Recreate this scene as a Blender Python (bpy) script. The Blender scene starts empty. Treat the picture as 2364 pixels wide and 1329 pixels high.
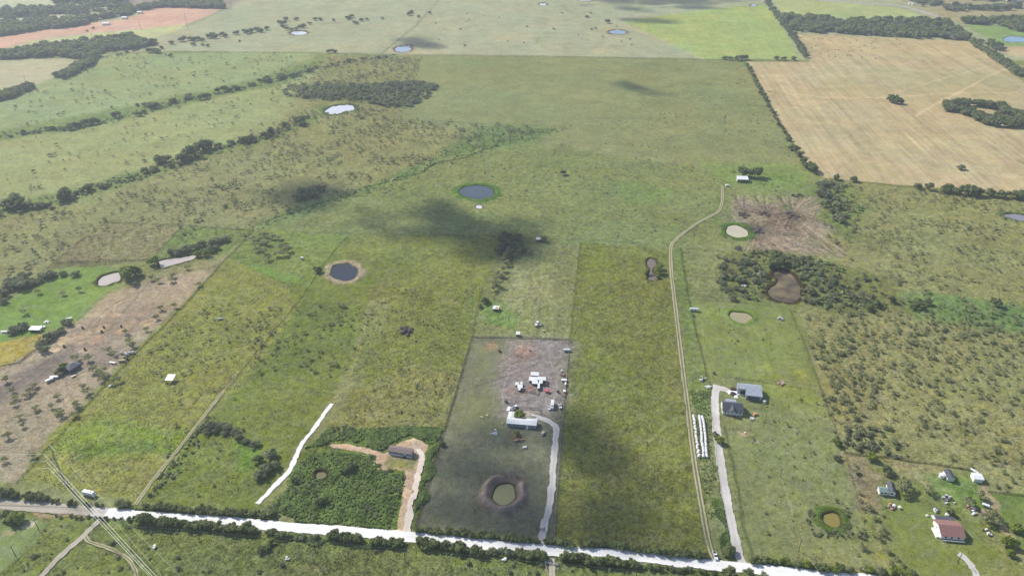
import bpy, bmesh, math, random
import numpy as np
from mathutils import Vector, Matrix

# ------------------------------------------------------------------ camera, world, sun, exposure
FPX, CX, CY = 1700.0, 1182.0, 664.5
PHI = math.atan2(984.0, 1700.0)          # pitch below the horizon
H = 330.0                                # flying height
SUN_EL, SUN_AZ = math.radians(39.0), math.radians(140.0)   # azimuth of the sun, counted from +X
sc = bpy.context.scene
COL = sc.collection
cam = bpy.data.cameras.new("camera"); cam.sensor_fit = 'HORIZONTAL'
cam.angle = 2 * math.atan(2364 / 2 / FPX); cam.clip_start = 1.0; cam.clip_end = 40000
camo = bpy.data.objects.new("camera", cam); COL.objects.link(camo)
camo.location = (0, 0, H); camo.rotation_euler = (math.pi / 2 - PHI, 0, 0)
sc.camera = camo
sc.view_settings.view_transform = 'Standard'; sc.view_settings.look = 'None'
sc.view_settings.exposure = 0.38; sc.view_settings.gamma = 1.0
sc.cycles.transparent_max_bounces = 24
sc.cycles.max_bounces = 6
sc.cycles.volume_bounces = 0
w = bpy.data.worlds.new("World"); sc.world = w; w.use_nodes = True
nt = w.node_tree; bg = nt.nodes['Background']
sky = nt.nodes.new('ShaderNodeTexSky'); sky.sky_type = 'NISHITA'; sky.sun_disc = False
sky.sun_elevation = SUN_EL; sky.sun_rotation = math.pi / 2 - SUN_AZ
nt.links.new(sky.outputs[0], bg.inputs[0]); bg.inputs[1].default_value = 0.11
SD = Vector((math.cos(SUN_EL) * math.cos(SUN_AZ), math.cos(SUN_EL) * math.sin(SUN_AZ), math.sin(SUN_EL)))
sl = bpy.data.lights.new("sun", 'SUN'); sl.energy = 4.2; sl.angle = math.radians(0.55); sl.color = (1, 0.955, 0.87)
so = bpy.data.objects.new("sun", sl); COL.objects.link(so)
so.rotation_euler = SD.to_track_quat('Z', 'Y').to_euler()

# ------------------------------------------------------------------ helpers
CP, SP = math.cos(PHI), math.sin(PHI)
def at(X, Y, z=0.0):
    """pixel of the 2364x1329 photograph -> point on the level z"""
    a = (X - CX) / FPX; b = (CY - Y) / FPX
    dy = CP + b * SP; dz = -SP + b * CP
    t = (z - H) / dz
    return Vector((a * t, dy * t, z))
def px(x, y, z=0.0):
    zc = y * CP - (z - H) * SP; yc = y * SP + (z - H) * CP
    return CX + FPX * x / zc, CY - FPX * yc / zc
LOT = math.radians(-6.75)                # the parcels lie turned by this much
rnd = random.Random(7)
rng = np.random.default_rng(11)

def lin(c):
    return tuple(((v / 255.0) / 12.92 if v <= 10 else ((v / 255.0 + 0.055) / 1.055) ** 2.4) for v in c)

def vnoise(x, y, scale, seed=0):
    x = np.asarray(x) / scale; y = np.asarray(y) / scale
    xi = np.floor(x).astype(np.int64); yi = np.floor(y).astype(np.int64)
    fx = x - xi; fy = y - yi; fx = fx * fx * (3 - 2 * fx); fy = fy * fy * (3 - 2 * fy)
    def h(a, b):
        n = (a * 374761393 + b * 668265263 + seed * 1442695041) & 0xffffffff
        n = ((n ^ (n >> 13)) * 1274126177) & 0xffffffff
        n = n ^ (n >> 16)
        return (n & 0xffff) / 65535.0
    return (h(xi, yi) * (1 - fx) + h(xi + 1, yi) * fx) * (1 - fy) + (h(xi, yi + 1) * (1 - fx) + h(xi + 1, yi + 1) * fx) * fy

def tag(o, label=None, cat=None, group=None, kind=None):
    if label: o['label'] = label
    if cat: o['category'] = cat
    if group: o['group'] = group
    if kind: o['kind'] = kind
    return o
def empty(name, loc, rz=0.0):
    o = bpy.data.objects.new(name, None); COL.objects.link(o)
    o.location = loc; o.rotation_euler = (0, 0, rz); o.empty_display_size = 0.5
    return o
def mesh_np(name, verts, faces, mats=None, smooth=False):
    """faces: (n,k) int array"""
    me = bpy.data.meshes.new(name)
    verts = np.asarray(verts, dtype=np.float32); faces = np.asarray(faces, dtype=np.int32)
    n, k = faces.shape
    me.vertices.add(len(verts)); me.vertices.foreach_set('co', verts.ravel())
    me.loops.add(n * k); me.loops.foreach_set('vertex_index', faces.ravel())
    me.polygons.add(n); me.polygons.foreach_set('loop_start', np.arange(0, n * k, k, dtype=np.int32))
    me.update(calc_edges=True); me.validate()
    if mats: me.materials.append(mats)
    if smooth: me.polygons.foreach_set('use_smooth', np.ones(n, dtype=bool))
    return me
def link(name, me, parent=None, loc=None):
    o = bpy.data.objects.new(name, me); COL.objects.link(o)
    if parent: o.parent = parent
    if loc is not None: o.location = loc
    return o
class MB:
    """collects boxes, prisms, tubes; builds ONE mesh"""
    def __init__(s): s.bm = bmesh.new()
    def box(s, x0, x1, y0, y1, z0, z1, bev=0.0):
        v = [s.bm.verts.new((x, y, z)) for x in (x0, x1) for y in (y0, y1) for z in (z0, z1)]
        for f in ((0, 1, 3, 2), (4, 6, 7, 5), (0, 4, 5, 1), (2, 3, 7, 6), (0, 2, 6, 4), (1, 5, 7, 3)):
            s.bm.faces.new([v[i] for i in f])
        return s
    def poly(s, pts):
        s.bm.faces.new([s.bm.verts.new(p) for p in pts]); return s
    def prism(s, prof, axis, a, b):
        """prof: list of 2-D points, extruded along axis ('x': prof=(y,z), 'y': prof=(x,z))"""
        def P(q, t): return (t, q[0], q[1]) if axis == 'x' else (q[0], t, q[1])
        A = [s.bm.verts.new(P(q, a)) for q in prof]; B = [s.bm.verts.new(P(q, b)) for q in prof]
        s.bm.faces.new(A); s.bm.faces.new(list(reversed(B)))
        n = len(prof)
        for i in range(n): s.bm.faces.new((A[i], B[i], B[(i + 1) % n], A[(i + 1) % n]))
        return s
    def tube(s, p, q, r0, r1=None, n=8):
        r1 = r0 if r1 is None else r1
        p = Vector(p); q = Vector(q); d = (q - p).normalized()
        u = d.orthogonal().normalized(); v = d.cross(u)
        A = []; B = []
        for i in range(n):
            a = 2 * math.pi * i / n; o = u * math.cos(a) + v * math.sin(a)
            A.append(s.bm.verts.new(p + o * r0)); B.append(s.bm.verts.new(q + o * r1))
        s.bm.faces.new(A); s.bm.faces.new(list(reversed(B)))
        for i in range(n): s.bm.faces.new((A[i], B[i], B[(i + 1) % n], A[(i + 1) % n]))
        return s
    def blob(s, c, r, seed=0, sub=2, amp=0.25):
        g = bmesh.ops.create_icosphere(s.bm, subdivisions=sub, radius=1.0)
        R = random.Random(seed)
        for v in g['verts']:
            k = 1 + amp * (R.random() - 0.5) * 2
            v.co = Vector((c[0] + v.co.x * r[0] * k, c[1] + v.co.y * r[1] * k, c[2] + v.co.z * r[2] * k))
        return s
    def build(s, name, mat, parent=None, loc=None, bevel=0.0):
        if bevel: bmesh.ops.bevel(s.bm, geom=list(s.bm.edges), offset=bevel, segments=1, affect='EDGES', clamp_overlap=True)
        bmesh.ops.recalc_face_normals(s.bm, faces=list(s.bm.faces))
        me = bpy.data.meshes.new(name); s.bm.to_mesh(me); s.bm.free(); me.materials.append(mat)
        return link(name, me, parent, loc)
def copy_tree(o, parent=None):
    c = o.copy(); COL.objects.link(c); c.parent = parent
    for ch in list(o.children): copy_tree(ch, c)
    return c

# ------------------------------------------------------------------ materials
MATS = {}
def mat(name, col, rough=0.7, metal=0.0, var=0.12, scale=2.0, bump=0.0, spec=0.3, trans=0.0, hue=None):
    """paint / cloth / metal with a procedural mottling; trans adds light shining through thin leaves"""
    if name in MATS: return MATS[name]
    m = bpy.data.materials.new(name); m.use_nodes = True; t = m.node_tree; N = t.nodes; L = t.links
    b = N['Principled BSDF']; b.inputs['Roughness'].default_value = rough; b.inputs['Metallic'].default_value = metal
    b.inputs['Specular IOR Level'].default_value = spec
    g = N.new('ShaderNodeNewGeometry')
    no = N.new('ShaderNodeTexNoise'); no.inputs['Scale'].default_value = scale; no.inputs['Detail'].default_value = 3
    L.new(g.outputs['Position'], no.inputs['Vector'])
    mx = N.new('ShaderNodeMixRGB'); mx.blend_type = 'MIX'
    lo = tuple(max(0, c * (1 - var * 1.6)) for c in col); hi = tuple(min(1, c * (1 + var * 1.6)) for c in col)
    if hue: hi = hue
    mx.inputs[1].default_value = (*lo, 1); mx.inputs[2].default_value = (*hi, 1)
    mr = N.new('ShaderNodeMapRange'); mr.inputs['From Min'].default_value = 0.3; mr.inputs['From Max'].default_value = 0.7
    L.new(no.outputs['Fac'], mr.inputs['Value']); L.new(mr.outputs[0], mx.inputs[0])
    L.new(mx.outputs[0], b.inputs['Base Color'])
    if bump:
        bp = N.new('ShaderNodeBump'); bp.inputs['Strength'].default_value = bump; bp.inputs['Distance'].default_value = 0.1
        L.new(no.outputs['Fac'], bp.inputs['Height']); L.new(bp.outputs[0], b.inputs['Normal'])
    if trans:
        tr = N.new('ShaderNodeBsdfTranslucent'); ms = N.new('ShaderNodeMixShader'); ms.inputs[0].default_value = trans
        L.new(mx.outputs[0], tr.inputs['Color']); L.new(b.outputs[0], ms.inputs[1]); L.new(tr.outputs[0], ms.inputs[2])
        L.new(ms.outputs[0], N['Material Output'].inputs['Surface'])
    MATS[name] = m
    return m
M_OAK = mat('leaf_dark', (.16, .20, .075), .75, var=.25, scale=.22, trans=.45, hue=(.29, .34, .125))
M_MESQ = mat('leaf_mesquite', (.31, .33, .16), .8, var=.12, scale=.12, trans=.45, hue=(.44, .46, .22))
M_BRIGHT = mat('leaf_bright', (.21, .29, .045), .75, var=.2, scale=.3, trans=.5, hue=(.33, .41, .07))
M_GREY = mat('leaf_greygreen', (.21, .24, .13), .8, var=.2, scale=.2, trans=.45, hue=(.34, .37, .20))
M_WEED = mat('leaf_weed', (.25, .36, .12), .8, var=.2, scale=.1, trans=.5, hue=(.42, .54, .19))
M_DRY = mat('leaf_dry', (.3, .27, .17), .9, var=.3, scale=.2, trans=.15)
M_BARK = mat('bark', (.10, .08, .06), .95, var=.3, scale=3)
M_DEAD = mat('dead_branches', (.085, .07, .06), .95, var=.4, scale=1.2)
M_WHITE = mat('white_sheet', (.74, .75, .75), .45, var=.05, scale=.8)
M_RUSTW = mat('rust_sheet', (.42, .2, .13), .7, var=.3, scale=1)
M_GALV = mat('galvanised_sheet', (.40, .43, .49), .4, metal=.25, var=.08, scale=.5)
M_GALVW = mat('pale_galvanised_sheet', (.62, .65, .69), .4, metal=.15, var=.12, scale=.5)
M_SHING = mat('grey_shingle', (.085, .092, .11), .85, var=.12, scale=2.5)
M_BSHING = mat('brown_shingle', (.21, .165, .15), .85, var=.15, scale=2.5)
M_RSHING = mat('red_shingle', (.27, .145, .13), .85, var=.15, scale=2.5)
M_SIDING = mat('blue_grey_siding', (.27, .31, .37), .6, var=.06, scale=1.5)
M_PALE = mat('pale_siding', (.78, .77, .74), .6, var=.05, scale=1.5)
M_DARKW = mat('weathered_boards', (.13, .13, .14), .85, var=.25, scale=1.5)
M_GLASS = mat('window_glass', (.03, .04, .05), .08, var=.1, spec=.6)
M_TRIM = mat('white_trim', (.8, .8, .78), .5, var=.04)
M_BLACK = mat('rubber', (.02, .02, .022), .8, var=.2)
M_CARW = mat('white_car_paint', (.8, .8, .8), .25, var=.03, spec=.6)
M_BEIGE = mat('beige_car_paint', (.62, .54, .42), .3, var=.03, spec=.6)
M_MAROON = mat('maroon_car_paint', (.10, .03, .03), .3, var=.05, spec=.6)
M_DARKP = mat('dark_car_paint', (.03, .032, .036), .3, var=.05, spec=.6)
M_RED = mat('red_tank_plastic', (.55, .13, .12), .5, var=.12, scale=2)
M_ORANGE = mat('orange_soil_heap', (.62, .32, .18), .95, var=.2, scale=2)
M_STEEL = mat('pole_steel', (.30, .32, .34), .6, metal=.2, var=.08)
M_WOODP = mat('pole_wood', (.09, .07, .055), .9, var=.2, scale=4)
M_WIRE = mat('bright_conductor', (.88, .87, .78), .45, metal=.0, var=.02)
M_FENCE = mat('fence_wood_and_wire', (.11, .095, .08), .9, var=.25, scale=3)
M_FENCEG = mat('grey_fence_rail', (.38, .38, .37), .8, var=.2, scale=3)
M_WRAP = mat('bale_wrap', (.66, .64, .64), .4, var=.05, scale=2)
M_HAY = mat('hay', (.45, .36, .2), .95, var=.2, scale=3)
M_HAYD = mat('old_hay', (.14, .10, .075), .95, var=.3, scale=3)
M_TEAL = mat('teal_tarpaulin', (.33, .62, .6), .6, var=.1)
M_CONC = mat('concrete', (.68, .66, .62), .85, var=.05, scale=.6)
M_COAT = mat('cream_hide', (.72, .64, .5), .8, var=.2, scale=3)
M_GREENR = mat('green_roof_sheet', (.22, .30, .27), .6, var=.1)

def road_mat(name, c0, c1, rut=0.0, sc_=1.3):
    m = bpy.data.materials.new(name); m.use_nodes = True; t = m.node_tree; N = t.nodes; L = t.links
    b = N['Principled BSDF']; b.inputs['Roughness'].default_value = .95; b.inputs['Specular IOR Level'].default_value = .1
    g = N.new('ShaderNodeNewGeometry')
    n1 = N.new('ShaderNodeTexNoise'); n1.inputs['Scale'].default_value = sc_; n1.inputs['Detail'].default_value = 4
    n2 = N.new('ShaderNodeTexNoise'); n2.inputs['Scale'].default_value = .08; n2.inputs['Detail'].default_value = 3
    L.new(g.outputs['Position'], n1.inputs['Vector']); L.new(g.outputs['Position'], n2.inputs['Vector'])
    ad = N.new('ShaderNodeMath'); ad.operation = 'ADD'; L.new(n1.outputs['Fac'], ad.inputs[0]); L.new(n2.outputs['Fac'], ad.inputs[1])
    mr = N.new('ShaderNodeMapRange'); mr.inputs['From Min'].default_value = .75; mr.inputs['From Max'].default_value = 1.25
    L.new(ad.outputs[0], mr.inputs['Value'])
    mx = N.new('ShaderNodeMixRGB'); mx.inputs[1].default_value = (*c0, 1); mx.inputs[2].default_value = (*c1, 1)
    L.new(mr.outputs[0], mx.inputs[0]); out = mx.outputs[0]
    if rut:
        at_ = N.new('ShaderNodeAttribute'); at_.attribute_name = 'across'
        # worn wheel marks: lighter at +-0.5 of the half width
        ab = N.new('ShaderNodeMath'); ab.operation = 'ABSOLUTE'; L.new(at_.outputs['Fac'], ab.inputs[0])
        sb = N.new('ShaderNodeMath'); sb.operation = 'SUBTRACT'; sb.inputs[1].default_value = .55; L.new(ab.outputs[0], sb.inputs[0])
        a2 = N.new('ShaderNodeMath'); a2.operation = 'ABSOLUTE'; L.new(sb.outputs[0], a2.inputs[0])
        m2 = N.new('ShaderNodeMapRange'); m2.inputs['From Min'].default_value = .12; m2.inputs['From Max'].default_value = .38
        m2.inputs['To Min'].default_value = 0; m2.inputs['To Max'].default_value = rut; L.new(a2.outputs[0], m2.inputs['Value'])
        mx2 = N.new('ShaderNodeMixRGB'); mx2.inputs[2].default_value = (.135, .15, .06, 1)
        L.new(out, mx2.inputs[1]); L.new(m2.outputs[0], mx2.inputs[0]); out = mx2.outputs[0]
    L.new(out, b.inputs['Base Color'])
    bp = N.new('ShaderNodeBump'); bp.inputs['Strength'].default_value = .3; bp.inputs['Distance'].default_value = .2
    L.new(n1.outputs['Fac'], bp.inputs['Height']); L.new(bp.outputs[0], b.inputs['Normal'])
    return m
R_WHITE = road_mat('crushed_limestone', (.72, .705, .68), (.92, .91, .89), rut=.07)
R_DRIVE = road_mat('worn_limestone', (.46, .43, .40), (.66, .62, .58), rut=.12)
R_TAN = road_mat('tan_gravel', (.37, .33, .27), (.52, .46, .39), rut=.25)
R_TRACK = road_mat('two_wheel_track', (.36, .33, .20), (.48, .43, .28), rut=.85)
R_FAINT = road_mat('faint_track', (.20, .20, .10), (.28, .27, .15), rut=.9)
R_ASPH = road_mat('pale_asphalt', (.36, .34, .32), (.46, .43, .40))
R_CLAY = road_mat('pale_clay', (.56, .45, .36), (.80, .70, .60), rut=.05)
R_SLAB = road_mat('concrete_slab', (.74, .72, .69), (.82, .80, .77))

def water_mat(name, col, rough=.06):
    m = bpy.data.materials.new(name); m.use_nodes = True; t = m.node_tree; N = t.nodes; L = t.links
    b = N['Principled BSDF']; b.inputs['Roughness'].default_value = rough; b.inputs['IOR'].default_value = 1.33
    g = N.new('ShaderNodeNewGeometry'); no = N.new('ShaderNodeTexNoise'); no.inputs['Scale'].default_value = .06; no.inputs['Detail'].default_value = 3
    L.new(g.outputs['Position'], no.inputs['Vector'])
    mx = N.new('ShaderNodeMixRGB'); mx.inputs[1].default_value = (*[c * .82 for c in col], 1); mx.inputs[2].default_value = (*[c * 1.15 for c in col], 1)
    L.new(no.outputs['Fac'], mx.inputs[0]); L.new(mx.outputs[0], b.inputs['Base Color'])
    n2 = N.new('ShaderNodeTexNoise'); n2.inputs['Scale'].default_value = .8; L.new(g.outputs['Position'], n2.inputs['Vector'])
    bp = N.new('ShaderNodeBump'); bp.inputs['Strength'].default_value = .06; bp.inputs['Distance'].default_value = .1
    L.new(n2.outputs['Fac'], bp.inputs['Height']); L.new(bp.outputs[0], b.inputs['Normal'])
    return m

# ------------------------------------------------------------------ where things are (pixels of the photograph turned into ground points)
# ponds: outline or ellipse (cx,cy,rx,ry), water colour (near-white far ponds: sky reflection painted in), bank colour (as seen), bank width m, rim height
PONDS = [
 ('E', (690, 76, 19, 4.5), (.62, .64, .67), (110, 108, 92), 7, 1),  # bright sky reflection painted as water colour
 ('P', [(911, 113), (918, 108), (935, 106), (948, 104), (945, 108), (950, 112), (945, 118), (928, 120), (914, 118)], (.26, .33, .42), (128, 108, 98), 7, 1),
 ('E', (1253, 10, 9.5, 2.6), (.62, .64, .67), (120, 112, 96), 6, 1),  # water whitened to paint in the reflected sky
 ('E', (1352, -1, 16, 3.2), (.6, .62, .65), (120, 112, 96), 6, 1),  # reflected sky painted into the water
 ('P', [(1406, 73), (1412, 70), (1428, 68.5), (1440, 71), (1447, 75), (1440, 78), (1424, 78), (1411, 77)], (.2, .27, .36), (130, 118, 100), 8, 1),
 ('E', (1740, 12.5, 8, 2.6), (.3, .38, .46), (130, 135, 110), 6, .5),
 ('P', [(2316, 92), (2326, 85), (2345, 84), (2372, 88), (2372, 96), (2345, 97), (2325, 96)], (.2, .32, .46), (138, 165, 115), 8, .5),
 ('P', [(752, 253), (765, 246), (790, 242), (812, 243), (819, 249), (814, 255), (795, 257), (782, 262), (764, 263), (753, 259)], (.60, .61, .66), (88, 110, 70), 8, 1),  # pale from painted sky reflection
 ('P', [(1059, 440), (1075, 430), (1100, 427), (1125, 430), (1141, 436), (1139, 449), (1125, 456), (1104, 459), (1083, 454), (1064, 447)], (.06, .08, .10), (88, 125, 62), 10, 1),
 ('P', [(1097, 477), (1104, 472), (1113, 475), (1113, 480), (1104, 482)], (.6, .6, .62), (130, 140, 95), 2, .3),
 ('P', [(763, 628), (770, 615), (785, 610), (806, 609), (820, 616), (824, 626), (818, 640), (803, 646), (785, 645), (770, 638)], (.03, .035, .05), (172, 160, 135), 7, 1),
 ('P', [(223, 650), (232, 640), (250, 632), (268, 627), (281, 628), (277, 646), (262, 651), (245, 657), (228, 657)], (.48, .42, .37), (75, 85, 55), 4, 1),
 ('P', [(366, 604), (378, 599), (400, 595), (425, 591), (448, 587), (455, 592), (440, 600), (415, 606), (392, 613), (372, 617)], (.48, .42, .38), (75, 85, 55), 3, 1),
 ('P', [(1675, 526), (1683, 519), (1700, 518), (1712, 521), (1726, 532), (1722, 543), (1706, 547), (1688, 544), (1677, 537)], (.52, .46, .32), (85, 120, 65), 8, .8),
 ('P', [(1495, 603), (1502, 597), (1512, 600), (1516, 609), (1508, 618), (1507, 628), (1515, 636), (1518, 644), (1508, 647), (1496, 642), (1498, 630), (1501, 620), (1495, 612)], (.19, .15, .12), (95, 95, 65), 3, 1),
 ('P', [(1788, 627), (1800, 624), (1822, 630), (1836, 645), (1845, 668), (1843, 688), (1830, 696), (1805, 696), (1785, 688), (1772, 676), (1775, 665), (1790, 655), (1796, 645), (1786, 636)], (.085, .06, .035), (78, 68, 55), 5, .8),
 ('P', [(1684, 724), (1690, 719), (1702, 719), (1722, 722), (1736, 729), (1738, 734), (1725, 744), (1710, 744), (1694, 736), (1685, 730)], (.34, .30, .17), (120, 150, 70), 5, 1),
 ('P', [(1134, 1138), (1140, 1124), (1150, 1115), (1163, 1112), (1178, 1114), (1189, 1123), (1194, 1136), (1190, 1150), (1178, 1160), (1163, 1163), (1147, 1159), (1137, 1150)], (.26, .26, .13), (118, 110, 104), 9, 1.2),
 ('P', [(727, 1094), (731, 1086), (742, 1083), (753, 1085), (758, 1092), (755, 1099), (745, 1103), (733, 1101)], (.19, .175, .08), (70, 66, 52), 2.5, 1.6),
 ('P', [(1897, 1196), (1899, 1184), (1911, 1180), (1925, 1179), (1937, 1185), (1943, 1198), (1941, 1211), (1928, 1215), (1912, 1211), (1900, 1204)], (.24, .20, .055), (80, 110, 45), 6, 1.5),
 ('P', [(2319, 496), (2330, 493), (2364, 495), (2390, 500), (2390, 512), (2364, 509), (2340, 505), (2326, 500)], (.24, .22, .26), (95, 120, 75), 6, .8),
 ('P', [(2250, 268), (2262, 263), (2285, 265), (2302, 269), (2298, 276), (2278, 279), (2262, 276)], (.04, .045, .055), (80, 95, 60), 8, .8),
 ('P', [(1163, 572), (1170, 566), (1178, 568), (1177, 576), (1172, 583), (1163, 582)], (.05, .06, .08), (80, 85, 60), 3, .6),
]
def smooth_closed(P, n=6):
    out = []
    k = len(P)
    for i in range(k):
        p0, p1, p2, p3 = P[i - 1], P[i], P[(i + 1) % k], P[(i + 2) % k]
        for j in range(n):
            t = j / n
            out.append(0.5 * ((2 * p1) + (-p0 + p2) * t + (2 * p0 - 5 * p1 + 4 * p2 - p3) * t * t + (-p0 + 3 * p1 - 3 * p2 + p3) * t ** 3))
    return out
def smooth_open(P, step=2.0):
    P = [P[0] + (P[0] - P[1])] + P + [P[-1] + (P[-1] - P[-2])]
    out = []
    for i in range(1, len(P) - 2):
        p0, p1, p2, p3 = P[i - 1:i + 3]
        n = max(2, int((p2 - p1).length / step))
        for j in range(n):
            t = j / n
            out.append(0.5 * ((2 * p1) + (-p0 + p2) * t + (2 * p0 - 5 * p1 + 4 * p2 - p3) * t * t + (-p0 + 3 * p1 - 3 * p2 + p3) * t ** 3))
    out.append(P[-2])
    return out
pond_xy = []
for kind, dat, *_ in PONDS:
    if kind == 'E':
        cx, cy, rx, ry = dat
        pts = [at(cx + rx * math.cos(a), cy + ry * math.sin(a)) for a in np.linspace(0, 2 * math.pi, 14, endpoint=False)]
    else:
        pts = [at(*p) for p in dat]
    q = smooth_closed(pts)
    c = sum(q, Vector()) / len(q)
    q = [p + (p - c).normalized() * (float(vnoise(p.x, p.y, 6, 3)) - .5) * 2.6 + (p - c).normalized() * (float(vnoise(p.x, p.y, 17, 13)) - .5) * 3.0 * min(1, (p - c).length / 14) for p in q]
    pond_xy.append(np.array([(p.x, p.y) for p in q]))

def inside(P, x, y):
    r = np.zeros(x.shape, bool); n = len(P); j = n - 1
    for i in range(n):
        xi, yi = P[i]; xj, yj = P[j]
        if yi != yj:
            c = ((yi > y) != (yj > y)) & (x < (xj - xi) * (y - yi) / (yj - yi) + xi)
            r ^= c
        j = i
    return r
def dist(P, x, y, closed=True):
    d = np.full(x.shape, 1e9); n = len(P)
    for i in range(n if closed else n - 1):
        ax, ay = P[i]; bx, by = P[(i + 1) % n]
        vx, vy = bx - ax, by - ay; L2 = vx * vx + vy * vy + 1e-9
        t = np.clip(((x - ax) * vx + (y - ay) * vy) / L2, 0, 1)
        d = np.minimum(d, (x - ax - t * vx) ** 2 + (y - ay - t * vy) ** 2)
    return np.sqrt(d)
def sstep(a, b, v):
    t = np.clip((v - a) / (b - a), 0, 1); return t * t * (3 - 2 * t)

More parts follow.
